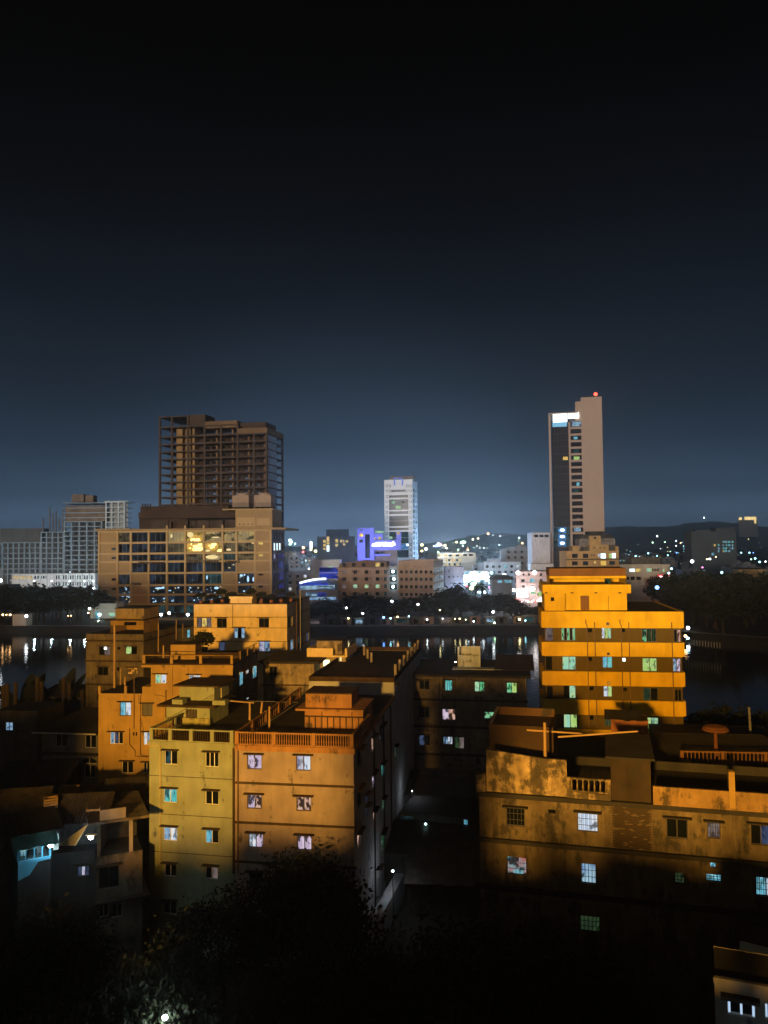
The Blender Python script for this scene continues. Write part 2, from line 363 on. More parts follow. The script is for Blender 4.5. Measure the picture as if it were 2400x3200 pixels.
def window(parent, x0, x1, z0, z1, kinds, style, loc, rz, fr=None, shade=None, reveal=0.2, shade_mat=None):
    """parent-space frame given by loc, rz; x along the wall, y inward"""
    if isinstance(kinds, str): kinds = [kinds]
    w = x1 - x0; h = z1 - z0
    R = Matrix.Rotation(rz, 4, 'Z')
    def P(x, y, z): return Vector(loc) + (R @ Vector((x, y, z)))
    fr = fr or frame_w
    if style == 'plain':
        return link('window', unit_box(K[kinds[0]]), parent, P(x0, reveal - 0.04, z0), rz, (w, 0.03, h))
    b = 0.055
    mb = MB()
    mb.box(0, w, 0, 0.06, 0, b).box(0, w, 0, 0.06, h - b, h).box(0, b, 0, 0.06, b, h - b).box(w - b, w, 0, 0.06, b, h - b)
    n = max(len(kinds), 2 if style == 'slide' else 1)
    for i in range(1, n): mb.box(w * i / n - b * 0.55, w * i / n + b * 0.55, 0.005, 0.06, b, h - b)
    wo_ = mb.build('window', fr, parent, P(x0, reveal - 0.09, z0), rz)
    for i in range(n):
        k = kinds[i % len(kinds)]
        link('pane', unit_box(K[k]), wo_, (w * i / n + 0.02, 0.035, 0.02), 0, (w / n - 0.04, 0.015, h - 0.04))
    if style == 'grille':
        g = MB()
        nb = max(3, int(w / 0.22))
        for i in range(1, nb): g.box(w * i / nb - 0.013, w * i / nb + 0.013, -0.03, -0.005, 0, h)
        for t in (0.33, 0.66): g.box(0, w, -0.035, -0.008, h * t - 0.013, h * t + 0.013)
        g.build('grille', iron, wo_)
    if shade:
        ubox2 = MB().box(-shade, w + shade, -0.42, 0.0, 0, 0.075)
        ubox2.build('sunshade', shade_mat or ledge_dark, parent, P(x0, 0, z1 + 0.06), rz)
    return wo_

class Bld:
    def __init__(s, name, label, cat, pL, pR, D1, depth, mat, top, D2=None, group=None, zbase=0.0, sidemat=None, roofmat=None):
        P1 = pt(*pL, D1)
        P2 = pt(*pR, D2) if D2 is not None else ptz(*pR, P1.z)
        d = Vector((P2.x - P1.x, P2.y - P1.y)); s.W = d.length; s.u = d.normalized(); s.O = Vector((P1.x, P1.y))
        s.rz = atan2(s.u.y, s.u.x); s.depth = depth; s.mat = mat; s.zb = zbase
        s.root = empty(name, (P1.x, P1.y, 0), s.rz); tag(s.root, label, cat, group)
        s.H = top if isinstance(top, (int, float)) else s.hit(*top)[1]
        s.fh = []; s.rh = []; s.wl = []; s.sidemat = sidemat; s.roofmat = roofmat or roofm
    def hit(s, px, py, back=0.0):
        r = ray(px, py); n = Vector((-s.u.y, s.u.x))      # inward
        o = s.O + n * back
        t = (o.x * n.x + o.y * n.y) / (r.x * n.x + r.y * n.y)
        return ((Vector((r.x * t, r.y * t)) - o).dot(s.u), CAMZ + r.z * t)
    def hits(s, px, py, x=None):
        """hit on the right side wall: (depth, z)"""
        n = s.u; inw = Vector((-s.u.y, s.u.x)); o = s.O + s.u * (s.W if x is None else x); r = ray(px, py)
        t = (o.x * n.x + o.y * n.y) / (r.x * n.x + r.y * n.y)
        return ((Vector((r.x * t, r.y * t)) - o).dot(inw), CAMZ + r.z * t)
    def rect(s, Z, x0, y0, x1, y1, back=0.0):
        a = s.hit(*Z(x0, y0), back); b = s.hit(*Z(x1, y1), back)
        return a[0], b[0], b[1], a[1]
    def w(s, Z, x0, y0, x1, y1, kinds='dark', style='slide', shade=None, fr=None, sm=None):
        r = s.rect(Z, x0, y0, x1, y1)
        r = (max(r[0], 0.05), min(r[1], s.W - 0.05), max(r[2], s.zb + 0.05), min(r[3], s.H - 0.05))
        if r[1] - r[0] < 0.08 or r[3] - r[2] < 0.08: return
        s.fh.append(r); s.wl.append((r, kinds, style, shade, fr, 'F', sm))
    def ws(s, Z, x0, y0, x1, y1, kinds='dark', style='plain', shade=None, fr=None, minw=0.9):
        a = s.hits(*Z(x0, y0)); b = s.hits(*Z(x1, y1))
        z1, z0 = max(a[1], b[1]), min(a[1], b[1])
        zc = s.hits(*Z((x0 + x1) / 2, (y0 + y1) / 2))
        c = (a[0] + b[0]) / 2; h = abs(b[0] - a[0]) / 2; h = max(h, minw / 2)
        zz = abs(s.hits(*Z((x0 + x1) / 2, y0))[1] - s.hits(*Z((x0 + x1) / 2, y1))[1]) / 2
        r = (max(c - h, 0.05), min(c + h, s.depth - 0.05), zc[1] - zz, min(zc[1] + zz, s.H - 0.1))
        if r[1] - r[0] < 0.1 or r[3] - r[2] < 0.1: return
        s.rh.append(r); s.wl.append((r, kinds, style, shade, fr, 'R', None))
    def wz(s, x0, x1, z0, z1, kinds='dark', style='plain', shade=None, fr=None):
        s.fh.append((x0, x1, z0, z1)); s.wl.append(((x0, x1, z0, z1), kinds, style, shade, fr, 'F', None))
    def wzs(s, x0, x1, z0, z1, kinds='dark', style='plain'):
        s.rh.append((x0, x1, z0, z1)); s.wl.append(((x0, x1, z0, z1), kinds, style, None, None, 'R', None))
    def build(s, roof=True, reveal=0.2):
        W, H, d = s.W, s.H, s.depth
        mb = MB(); panel(mb, W, H, s.fh, Matrix(), reveal, s.zb)
        sm = MB() if s.sidemat else mb
        MR = Matrix.Translation((W, 0, 0)) @ Matrix.Rotation(pi / 2, 4, 'Z')
        panel(sm, d, H, s.rh, MR, reveal, s.zb)
        sm.quad((0, d, s.zb), (0, 0, s.zb), (0, 0, H), (0, d, H)); sm.quad((W, d, s.zb), (0, d, s.zb), (0, d, H), (W, d, H))
        if s.sidemat: sm.build('side_wall', s.sidemat, s.root)
        mb.build('wall', s.mat, s.root)
        if roof: MB().box(0.01, W - 0.01, 0.01, d - 0.01, H - 0.12, H - 0.02).build('roof', s.roofmat, s.root)
        for r, k, st, sh, fr, side, smt in s.wl:
            if side == 'F': window(s.root, *r, k, st, (0, 0, 0), 0, fr, sh, reveal, smt)
            else: window(s.root, *r, k, st, (W, 0, 0), pi / 2, fr, sh, reveal)
        return s
    def boxpx(s, name, mat, Z, x0, y0, x1, y1, back, dep, zlow=None, parent=None):
        a, b, c, d = s.rect(Z, x0, y0, x1, y1, back)
        if zlow is not None: c = zlow
        return MB().box(a, b, back, back + dep, c, d).build(name, mat, parent or s.root)
    def parapet(s, h, t=0.14, mat=None, z=None, left=True, name='parapet'):
        z = s.H if z is None else z; W, d = s.W, s.depth; e = 0.03
        mb = MB().box(-e, W + e, -e, t, z, z + h)
        mb.box(W + e - t, W + e, t, d, z, z + h).box(-e, W + e, d, d + t, z, z + h)
        if left: mb.box(-e, t - e, t, d, z, z + h)
        return mb.build(name, mat or s.mat, s.root)
    def pipe(s, Z, pts, r=0.05, mat=None, y=-0.07, name='drain_pipe'):
        P = []
        for x, yy in pts:
            a = s.hit(*Z(x, yy)); P.append((a[0], y, a[1]))
        return MB().tube(P, r, 6).build(name, mat or pipe_m, s.root)
    def band(s, z, h, proud, mat, x0=None, x1=None, name='ledge', right=True):
        x0 = -proud if x0 is None else x0; x1 = (s.W + proud) if x1 is None else x1
        mb = MB().box(x0, x1, -proud, 0.02, z, z + h)
        if right: mb.box(s.W - 0.02, s.W + proud, 0.02, s.depth, z, z + h)
        return mb.build(name, mat, s.root)
    def P(s, x, y, z):
        n = Vector((-s.u.y, s.u.x)); v = s.O + s.u * x + n * y
        return Vector((v.x, v.y, z))

BAL = {}
def baluster_mesh(h, r, mat):
    k = (round(h, 2), round(r, 3), mat.name)
    if k not in BAL:
        prof = [(0, 1.0), (0.10, 1.0), (0.14, 0.55), (0.32, 1.05), (0.52, 0.65), (0.86, 0.55), (0.90, 1.0), (1.0, 1.0)]
        mb = MB(); n = 6
        for t, q in prof:
            for i in range(n): mb.v.append((r * q * cos(2 * pi * i / n), r * q * sin(2 * pi * i / n), h * t))
        for j in range(len(prof) - 1):
            for i in range(n): i2 = (i + 1) % n; mb.f.append((j * n + i, j * n + i2, (j + 1) * n + i2, (j + 1) * n + i))
        BAL[k] = mb.mesh('baluster', mat)
    return BAL[k]
def balustrade(root, p0, p1, z, h, nposts, gap, mat, r=0.05, balmat=None, post=0.22):
    p0 = Vector(p0); p1 = Vector(p1); d = p1 - p0; L = d.length; rz = atan2(d.y, d.x)
    def at(x, y, zz): return (p0.x + cos(rz) * x - sin(rz) * y, p0.y + sin(rz) * x + cos(rz) * y, zz)
    MB().box(0, L, -0.09, 0.09, 0, 0.10).build('top_rail', mat, root, at(0, 0, z + h - 0.10), rz)
    MB().box(0, L, -0.08, 0.08, 0, 0.09).build('bottom_rail', mat, root, at(0, 0, z), rz)
    for i in range(nposts + 1):
        x = L * i / nposts
        MB().box(-post / 2, post / 2, -0.11, 0.11, 0, h + 0.03).build('post', mat, root, at(min(max(x, post / 2), L - post / 2), 0, z), rz)
    me = baluster_mesh(h - 0.19, r, balmat or mat)
    for i in range(nposts):
        a = L * i / nposts + post / 2; b = L * (i + 1) / nposts - post / 2
        n = max(1, int((b - a) / gap))
        for k in range(n): link('baluster', me, root, at(a + (k + 0.5) * (b - a) / n, 0, z + 0.09), rz)
def sheet_roof(root, x0, x1, y0, y1, za, zb, mat, n, seed=1, name='roof_sheet', axis='x'):
    """tin sheets side by side along x, sloping from z=za at y0 to zb at y1"""
    rr = random.Random(seed); w = (x1 - x0) / n
    for i in range(n):
        dz = rr.uniform(-0.02, 0.05); a = x0 + i * w - 0.04; b = a + w + 0.08; dy = rr.uniform(-0.15, 0.1)
        mb = MB(); m = 6
        for k in range(m):
            xa = a + (b - a) * k / m; xb = a + (b - a) * (k + 1) / m; r1 = 0.03 * (k % 2); r2 = 0.03 * ((k + 1) % 2)
            mb.quad((xa, y0 + dy, za + dz + r1), (xb, y0 + dy, za + dz + r2), (xb, y1, zb + dz + r2), (xa, y1, zb + dz + r1))
            mb.quad((xa, y1, zb + dz + r1 - 0.03), (xb, y1, zb + dz + r2 - 0.03), (xb, y0 + dy, za + dz + r2 - 0.03), (xa, y0 + dy, za + dz + r1 - 0.03))
            mb.quad((xa, y0 + dy, za + dz + r1 - 0.03), (xb, y0 + dy, za + dz + r2 - 0.03), (xb, y0 + dy, za + dz + r2), (xa, y0 + dy, za + dz + r1))
        mb.build(name, mat, root)
#@@PART2
# ------------------------------------------------------------------ setting: ground, lake, banks, hills
groundm = plaster('ground', (0.05, 0.045, 0.04), var=0.4, streak=0, scale=0.1)
pavem = plaster('paving', (0.30, 0.29, 0.28), var=0.3, streak=0, scale=0.3)
bankm = plaster('bank', (0.06, 0.055, 0.05), var=0.4, streak=0.2, scale=0.3)
hillm = plaster('hill', (0.085, 0.105, 0.115), var=0.3, streak=0, scale=0.01)
struct(MB().quad((-6000, -270, 0), (6000, -270, 0), (6000, 4950, 0), (-6000, 4950, 0)).build('ground', groundm))
SH = [(-420, 312), (-150, 306), (-90, 298), (-40, 292), (0, 290), (40, 289), (62, 286), (84, 274), (100, 254), (118, 236), (150, 205), (190, 170), (240, 150)]
SB = [(x + (6 if x > 62 else 0), y + 10) for x, y in SH]
NS = [(240, 120), (110, 128), (60, 126), (20, 124), (-30, 128), (-70, 140), (-110, 150), (-420, 150)]
wm, t_, N_, L_ = _nodes('water'); MATS['water'] = wm
o_ = N_.new('ShaderNodeOutputMaterial'); b_ = N_.new('ShaderNodeBsdfPrincipled')
b_.inputs['Base Color'].default_value = (0.004, 0.007, 0.009, 1); b_.inputs['Roughness'].default_value = 0.035; b_.inputs['IOR'].default_value = 1.33
tcn_ = N_.new('ShaderNodeTexCoord'); nz_ = N_.new('ShaderNodeTexNoise'); nz_.inputs['Scale'].default_value = 0.7; nz_.inputs['Detail'].default_value = 3
bp_ = N_.new('ShaderNodeBump'); bp_.inputs['Strength'].default_value = 0.35; bp_.inputs['Distance'].default_value = 0.13
L_.new(tcn_.outputs['Object'], nz_.inputs['Vector']); L_.new(nz_.outputs[0], bp_.inputs['Height']); L_.new(bp_.outputs[0], b_.inputs['Normal'])
L_.new(b_.outputs[0], o_.inputs[0])
lk = MB(); lk.v = [(x, y, 0.05) for x, y in SH + NS]; lk.f = [tuple(reversed(range(len(lk.v))))]
struct(lk.build('lake', wm))
BZ = 2.4
bk = MB()
for i in range(len(SH) - 1):
    a, b, c, d = SH[i], SH[i + 1], SB[i + 1], SB[i]
    bk.quad((*a, -0.1), (*b, -0.1), (*c, BZ), (*d, BZ))
struct(bk.build('embankment', bankm))
pv = MB()
for i in range(len(SB) - 1):
    (ax, ay), (bx, by) = SB[i], SB[i + 1]
    o = (2.2, 2.2) if ax >= 62 else (0, 2.8)
    pv.quad((ax, ay, BZ), (bx, by, BZ), (bx + o[0], by + o[1], BZ + 0.0), (ax + o[0], ay + o[1], BZ))
    pv.quad((ax, ay, BZ - 0.25), (bx, by, BZ - 0.25), (bx, by, BZ), (ax, ay, BZ))
struct(pv.build('promenade', pavem))
fg = MB(); fg.v = [(x, y + 0.5, BZ - 0.03) for x, y in SB] + [(6000, 150, BZ - 0.03), (6000, 4900, BZ - 0.03), (-6000, 4900, BZ - 0.03), (-6000, 320, BZ - 0.03)]
fg.f = [tuple(range(len(fg.v)))]
struct(fg.build('far_ground', groundm))
# hills behind the city
hl = MB(); nx, ny = 260, 6
hr = random.Random(5)
def ridge(x):
    px = 1200 + x / 4300 * 2500
    h = 14
    for c, w_, a in ((2150, 330, 52), (1950, 120, 20), (2420, 160, 22), (2750, 300, 26), (1600, 150, 30), (1480, 120, 12), (2290, 60, 14), (500, 400, 6), (-200, 300, 30)):
        h += a * math.exp(-((px - c) / w_) ** 2)
    return h
for i in range(nx + 1):
    x = -5600 + 11200 * i / nx
    hh = ridge(x) * 1.75 - 6 + hr.uniform(-5, 5)
    for j in range(ny + 1):
        t = j / ny; y = 3900 + 900 * t
        hl.v.append((x, y, 1 + hh * sin(pi * min(1, t * 1.25 + 0.0) * 0.5) ** 1.3 + (hr.uniform(-3, 3) if 0 < j else 0)))
for i in range(nx):
    for j in range(ny):
        a = i * (ny + 1) + j; hl.f.append((a, a + ny + 1, a + ny + 2, a + 1))
struct(hl.build('hills', hillm))
# night haze
hz = MB().box(-6200, 6200, -280, 5000, -1.5, 145)
hzm, t_, N_, L_ = _nodes('haze_air'); MATS['haze_air'] = hzm
o_ = N_.new('ShaderNodeOutputMaterial'); pvn = N_.new('ShaderNodeVolumePrincipled')
pvn.inputs['Color'].default_value = (0.80, 0.93, 1.0, 1); pvn.inputs['Density'].default_value = 0.00031; pvn.inputs['Anisotropy'].default_value = 0.85
L_.new(pvn.outputs[0], o_.inputs['Volume'])
hzo = hz.build('haze', hzm); hzo['kind'] = 'stuff'

# ------------------------------------------------------------------ sodium floodlight mast behind the viewpoint and the unseen roofs shaped to shade the view
LX, LY, LZ = -25.0, -60.0, 38.0
mast = tag(empty('floodlight_mast', (LX, LY - 1.2, 0)), 'tall steel mast carrying sodium floodlights behind the rooftops', 'floodlight')
MB().tube([(0, 0, 0), (0, 0, LZ + 1)], 0.35, 10, 0.16).build('pole', iron, mast)
MB().box(-3, 3, -0.15, 0.15, LZ - 0.2, LZ).build('crossarm', iron, mast)
sodium = glow('sodium_lens', (1.0, 0.55, 0.12), 60.0, sampled=False)
for i in range(6):
    h = MB().box(-0.38, 0.38, -0.2, 0.25, 0, 0.7).build('lamp_head', iron, mast, (-2.5 + i, 0.2, LZ))
    MB().box(-0.33, 0.33, 0.26, 0.28, 0.05, 0.65).build('lens', sodium, h)
sd = bpy.data.lights.new('sodium_floodlight', 'SPOT'); sd.energy = 1.22e6; sd.color = (1.0, 0.50, 0.085)
sd.spot_size = radians(62); sd.spot_blend = 0.35; sd.shadow_soft_size = 2.2
sd.color = (1.0, 0.495, 0.072)
so = bpy.data.objects.new('sodium_floodlight', sd); COL.objects.link(so); so.location = (LX, LY, LZ)
so.rotation_euler = Vector((0.17, 1, -0.13)).to_track_quat('-Z', 'Y').to_euler()

own = tag(empty('apartment_building', (0, 0, 0)), 'unseen flat roofed block under the viewpoint with parapets stepped to cast shade', 'building')
MB().box(-36, 30, -22, 4.7, 0, 20.6).build('wall', oldgrey, own)
pr0 = random.Random(17)
for x0_, x1_, z_, v_ in ((-36, -28.2, 28.6, 0.5), (-28.2, -22.6, 25.2, 0.3), (-22.6, -13.5, 23.1, 0.8), (-7.4, 30, 23.9, 1.1)):  # parapet heights set stretch by stretch for the shadows they cast
    xx_ = x0_
    while xx_ < x1_ - 0.01:
        xe_ = min(x1_, xx_ + pr0.uniform(0.5, 1.6))
        MB().box(xx_, xe_, 4.5, 4.8, 20.5, z_ + pr0.uniform(-v_, v_)).build('parapet', oldgrey, own); xx_ = xe_
MB().box(-13.5, -7.5, 1.0, 4.8, 20.5, 29.6).build('shade_block', oldgrey, own)  # added block keeping the floodlight off the dark middle building
own2 = tag(empty('apartment_building', (0, 0, 0)), 'long unseen flat roofed block added beside the viewpoint to cast shade', 'building')  # out of view, put in to shade the low houses and far trees
MB().box(-270, -37, -20, 4.7, 0, 23.0).build('wall', oldgrey, own2); MB().box(-270, -37, 4.5, 4.8, 23.0, 28.6).build('parapet', oldgrey, own2)
own3 = tag(empty('apartment_building', (0, 0, 0)), 'unseen flat roofed block added on the other flank of the viewpoint to cast shade', 'building')  # out of view, put in to widen the cast shadow
MB().box(31, 160, -20, 4.7, 0, 23.0).build('wall', oldgrey, own3); MB().box(31, 160, 4.5, 4.8, 23.0, 24.4).build('parapet', oldgrey, own3)

# ------------------------------------------------------------------ near buildings
SHD = 0.16
# yellow-green block
A = Bld('apartment_building', 'yellow green painted apartment block with white framed windows and a balustraded roof', 'building',
        Z4(63, 575), Z4(686, 607), 66.0, 17, yellowgreen, Z4(70, 318), sidemat=sidegrey)
for r in ((173, 390, 270, 500, ['dimteal', 'dark']), (475, 402, 575, 518, ['dark', 'dark', 'dark']), (165, 670, 266, 783, ['teal', 'teal']), (475, 686, 575, 798, ['dark', 'dark']),
          (165, 952, 268, 1066, ['sky', 'white']), (475, 972, 575, 1085, ['cyan', 'dark']), (172, 1225, 262, 1330, ['dark', 'dark']), (475, 1243, 570, 1350, ['dark', 'dimwhite']),
          (165, 1500, 262, 1610, ['dark', 'dark'])):
    A.w(Z4, *r[:4], r[4], 'slide', SHD, frame_w)
A.build()
for yy in (577, 858, 1138): 
    z = A.hit(*Z4(63, yy))[1]; A.band(z, 0.05, 0.02, ledge_dark, right=False, name='floor_line')
A.band(A.H - 0.30, 0.30, 0.10, yellowgreen, name='cornice', right=False)
A.pipe(Z4, [(66, 335), (72, 352), (145, 354), (147, 372), (147, 1375)], 0.07, pipe_l)
balustrade(A.root, (0, 0.1), (A.W, 0.1), A.H, 1.02, 4, 0.17, yellowgreen, 0.045, ledge_dark, post=0.3)
balustrade(A.root, (0.1, 0.2), (0.1, A.depth), A.H, 1.02, 4, 0.25, yellowgreen, 0.045, ledge_dark, post=0.3)
# its roof stair house
bk_ = 6.0
x0, x1, z0, z1 = A.rect(Z1, 1105, 1360, 1640, 1640, bk_)
x1 = A.rect(Z2, 0, 0, 295, 0, bk_)[1]
sh = MB(); panel(sh, x1 - x0, z1, [], Matrix.Translation((x0, bk_, 0)), 0.15, A.H - 0.1)
shr = tag(empty('rooftop_stair_house', A.root.location, A.rz), 'pale yellow stair house with a slatted dark door on the yellow green block', 'stair house')
zt = z1
d0 = A.rect(Z1, 1345, 1405, 1485, 1580, bk_)
sh = MB(); panel(sh, x1 - x0, zt - A.H, [(d0[0] - x0, d0[1] - x0, 0.05, d0[3] - A.H)], Matrix.Translation((x0, bk_, A.H)), 0.12, 0)
wx, wd = x1 - x0, 4.2
sh.quad((x1, bk_, A.H), (x1, bk_ + wd, A.H), (x1, bk_ + wd, zt), (x1, bk_, zt)).quad((x0, bk_ + wd, A.H), (x0, bk_, A.H), (x0, bk_, zt), (x0, bk_ + wd, zt))
sh.quad((x1, bk_ + wd, A.H), (x0, bk_ + wd, A.H), (x0, bk_ + wd, zt), (x1, bk_ + wd, zt)); sh.build('wall', yellowgreen, shr)
dr = MB().box(d0[0], d0[1], bk_ + 0.1, bk_ + 0.14, A.H + 0.05, d0[3]).build('door', frame_d, shr)
for i in range(4):
    xx = d0[0] + (d0[1] - d0[0]) * (i + 0.5) / 4
    MB().box(xx - 0.02, xx + 0.02, bk_ + 0.06, bk_ + 0.099, A.H + 0.1, d0[3] - 0.05).build('door_bar', ledge_dark, dr)
MB().box(x0 - 0.55, x1 + 0.75, bk_ - 0.7, bk_ + wd + 0.3, zt, zt + 0.2).build('roof_slab', ledge_dark, shr)
for q in ((1175, 1275, 1305, 1330),):
    a = A.rect(Z1, *q, bk_ - 0.4); MB().box(a[0], a[1], bk_ - 0.4, bk_ + 0.5, zt + 0.2, zt + 0.62).build('upstand', yellowgreen, shr)
a = A.rect(Z2, 330, 1372, 488, 1410, bk_ - 0.2); MB().box(a[0], a[1], bk_ - 0.2, bk_ + 0.7, zt + 0.2, zt + 0.6).build('upstand', yellowgreen, shr)
ux0 = A.rect(Z1, 1268, 0, 1300, 100, bk_ + 1.6)[0]; ux1 = A.rect(Z2, 0, 0, 352, 100, bk_ + 1.6)[1]
uz1 = A.hit(*Z1(1268, 1118), bk_ + 1.6)[1]
MB().box(ux0, ux1, bk_ + 1.6, bk_ + 5.0, zt + 0.2, uz1).build('tank_room', yellowgreen, shr)
mbq = MB(); e = 0.45
mbq.box(ux0 - e, ux1 + 0.6, bk_ + 1.2, bk_ + 5.6, uz1, uz1 + 0.14); mbq.build('tank_roof', ledge_dark, shr)
MB().tube([(ux1 + 0.5, bk_ + 2.0, zt + 0.2), (ux1 + 0.5, bk_ + 2.0, uz1 - 0.2)], 0.06).build('drain_pipe', pipe_l, shr)
# parapet wall in front of the stair house with stains
MB().box(x0 - 0.1, x1 + 0.1, bk_ - 0.2, bk_ - 0.05, A.H, A.H + 0.6).build('low_wall', plaster('plinth_stained', (0.33, 0.30, 0.12), stain=0.7), shr)

# salmon block
Bq = Bld('apartment_building', 'salmon pink apartment block with pink lit windows and a terracotta balustraded roof', 'building',
         Z4(692, 622), Z4(1578, 655), 64.6, 22, salmon, Z4(700, 350), sidemat=sidegrey)
for r in ((788, 420, 895, 533, ['pink', 'pink']), (1150, 427, 1258, 543, ['lilac', 'white']), (788, 715, 897, 826, ['pink', 'warmpink']),
          (1152, 730, 1262, 843, ['warmpink', 'warmpink']), (798, 1000, 905, 1115, ['white', 'pink']), (1157, 1016, 1265, 1133, ['pink', 'pink']),
          (798, 1290, 905, 1400, ['dark', 'dark']), (1157, 1305, 1265, 1420, ['dark', 'dark'])):
    Bq.w(Z4, *r[:4], r[4], 'slide', 0.22, frame_d)
for r in ((255, 30, 300, 215, 'dark'), (252, 440, 300, 630, 'dark'), (405, 285, 438, 415, 'pink'), (416, 665, 441, 800, 'warmpink'),
          (252, 885, 292, 1035, 'warmpink'), (502, 182, 524, 303, 'teal'), (508, 542, 526, 658, 'green'), (502, 892, 534, 1058, 'green'),
          (344, 500, 356, 590, 'dimblue'), (345, 620, 357, 750, 'dimblue'), (470, 1260, 483, 1350, 'dimwhite')):
    Bq.ws(P8, *r[:4], r[4], 'plain', 0.2, minw=1.0)
Bq.ws(Z3, 1055, 1490, 1098, 1680, 'warmpink', 'plain', 0.2, minw=1.0)
Bq.ws(Z3, 1165, 1345, 1218, 1565, 'dark', 'plain', 0.2, minw=1.0)
Bq.build()
for r in Bq.rh: MB().box(-0.2, r[1] - r[0] + 0.2, -0.4, 0, 0, 0.08).build('sunshade', ledge_dark, Bq.root, (Bq.W, r[0], r[3] + 0.06), pi / 2)
for yy in (622, 915, 1205):
    z = Bq.hit(*Z4(700, yy))[1]; Bq.band(z - 0.14, 0.16, 0.12, ledge_dark, name='floor_ledge', right=False)
Bq.band(Bq.H - 0.42, 0.42, 0.12, terracotta, name='cornice')
Bq.pipe(Z4, [(690, 345), (690, 1300)], 0.10, ledge_dark)
Bq.pipe(Z4, [(700, 350), (716, 362), (722, 380), (722, 1300)], 0.07)
balustrade(Bq.root, (0.05, 0.1), (Bq.W, 0.1), Bq.H, 1.05, 3, 0.19, terracotta, 0.055, terracotta, post=0.32)
balustrade(Bq.root, (Bq.W - 0.1, 0.3), (Bq.W - 0.1, 7.5), Bq.H, 1.05, 2, 0.3, terracotta, 0.055, terracotta, post=0.3)
balustrade(Bq.root, (0.1, 0.3), (0.1, 20), Bq.H, 1.0, 5, 0.5, terracotta, 0.055, terracotta, post=0.5)
for k, yv in enumerate((9.0, 14.5, 19.0)):
    MB().box(Bq.W, Bq.W + 0.14, yv, yv + 0.14, 1, Bq.H - 0.5).build('drain_pipe', iron, Bq.root)
def roofhouse(B, name_label, Zf, lo, hi, back, dep, mat, slab, up=None, upback=0.8, updep=3.0):
    """lo/hi: pixel rect of the lower box front; up: pixel rect of the box on top"""
    r_ = tag(empty('rooftop_stair_house', B.root.location, B.rz), name_label, 'stair house')
    a = B.rect(Zf, *lo, back)
    MB().box(a[0], a[1], back, back + dep, B.H - 0.15, a[3]).build('wall', mat, r_)
    MB().box(a[0] - slab[0], a[1] + slab[1], back - 0.35, back + dep + 0.2, a[3], a[3] + 0.16).build('roof_slab', mat if slab[2] else ledge_dark, r_)
    if up:
        u_ = B.rect(Zf, *up, back + upback)
        MB().box(u_[0], u_[1], back + upback, back + upback + updep, a[3] + 0.16, u_[3]).build('tank_room', mat, r_)
        MB().box(u_[0] - 0.1, u_[1] + 0.1, back + upback - 0.1, back + upback + updep + 0.1, u_[3], u_[3] + 0.1).build('tank_roof', ledge_dark, r_)
    return r_, a
rh1, ra = roofhouse(Bq, 'terracotta stair house behind the balustrade of the salmon block', Z3, (140, 1130, 940, 1440), None, 6.5, 5, terracotta, (0.75, 0.1, True), (152, 905, 782, 1090), 0.4, 3.2)
for xx in (375, 785):
    a = Bq.rect(Z3, xx - 7, 1130, xx + 7, 1440, 6.45); MB().box(a[0], a[1], 6.4, 6.49, Bq.H, ra[3]).build('drain_pipe', pipe_m, rh1)
MB().box(ra[0], ra[1], 6.38, 6.49, Bq.H + 0.95, Bq.H + 1.06).build('ledge', ledge_dark, rh1)
for i in range(9):
    x = ra[0] + 0.4 + i * (ra[1] - ra[0] - 0.8) / 8
    MB().box(x - 0.05, x + 0.05, 6.42, 6.49, Bq.H, Bq.H + 0.95).build('batten', ledge_dark, rh1)
# block behind the salmon one, along the same alley
pA = Bq.P(Bq.W, 22.2, 0); pB = Bq.P(0.5, 22.2, 0)
C2 = Bld('apartment_building', 'dim grey long block along the alley with bare pillar stubs on its roof', 'building', (1000, 2200), (1100, 2200), 80, 25, sidegrey, 18.4, D2=80)
C2.O = Vector((pB.x, pB.y)); C2.u = Bq.u; C2.rz = Bq.rz; C2.W = Bq.W - 0.5; C2.root.location = (pB.x, pB.y, 0); C2.root.rotation_euler = (0, 0, C2.rz)
for r in ((1312, 830, 1336, 885, 'white'), (1312, 900, 1334, 945, 'white'), (1358, 795, 1378, 880, 'dimwhite'), (1336, 1200, 1368, 1365, 'green'), (1358, 1640, 1383, 1785, 'green')):
    C2.ws(Z3, *r[:4], r[4], 'plain', minw=1.1)
C2.ws(P8, 628, 10, 648, 125, 'green', 'plain', minw=1.1); C2.ws(P8, 612, 735, 622, 780, 'dimteal', 'plain', minw=1.0)
C2.build(); C2.parapet(0.5, mat=ledge_dark)
for r in C2.rh: MB().box(-0.2, r[1] - r[0] + 0.2, -0.4, 0, 0, 0.08).build('sunshade', ledge_dark, C2.root, (C2.W, r[0], r[3] + 0.06), pi / 2)
for k in range(7):
    MB().box(C2.W - 0.28, C2.W - 0.02, 2 + k * 3.6, 2.26 + k * 3.6, C2.H, C2.H + 1.6).build('pillar_stub', concrete, C2.root)
for k in range(3):
    MB().box(C2.W - 5.0 - k, C2.W - 4.74 - k, 14 + k * 3, 14.26 + k * 3, C2.H, C2.H + 1.2).build('pillar_stub', concrete, C2.root)
rh2, _ = roofhouse(C2, 'burnt orange stair house standing on the long grey block', Z3, (880, 875, 1215, 1110), None, 1.5, 6, terracotta, (0.2, 0.2, True))
a = C2.rect(Z3, 522, 680, 1090, 840, 3.0)
MB().box(a[0], a[1], 3.0, 7.5, C2.H - 0.2, a[3]).build('tank_room', terracotta, rh2)
MB().box(a[0] - 0.1, a[1] + 0.1, 2.9, 7.6, a[3], a[3] + 0.12).build('tank_roof', ledge_dark, rh2)

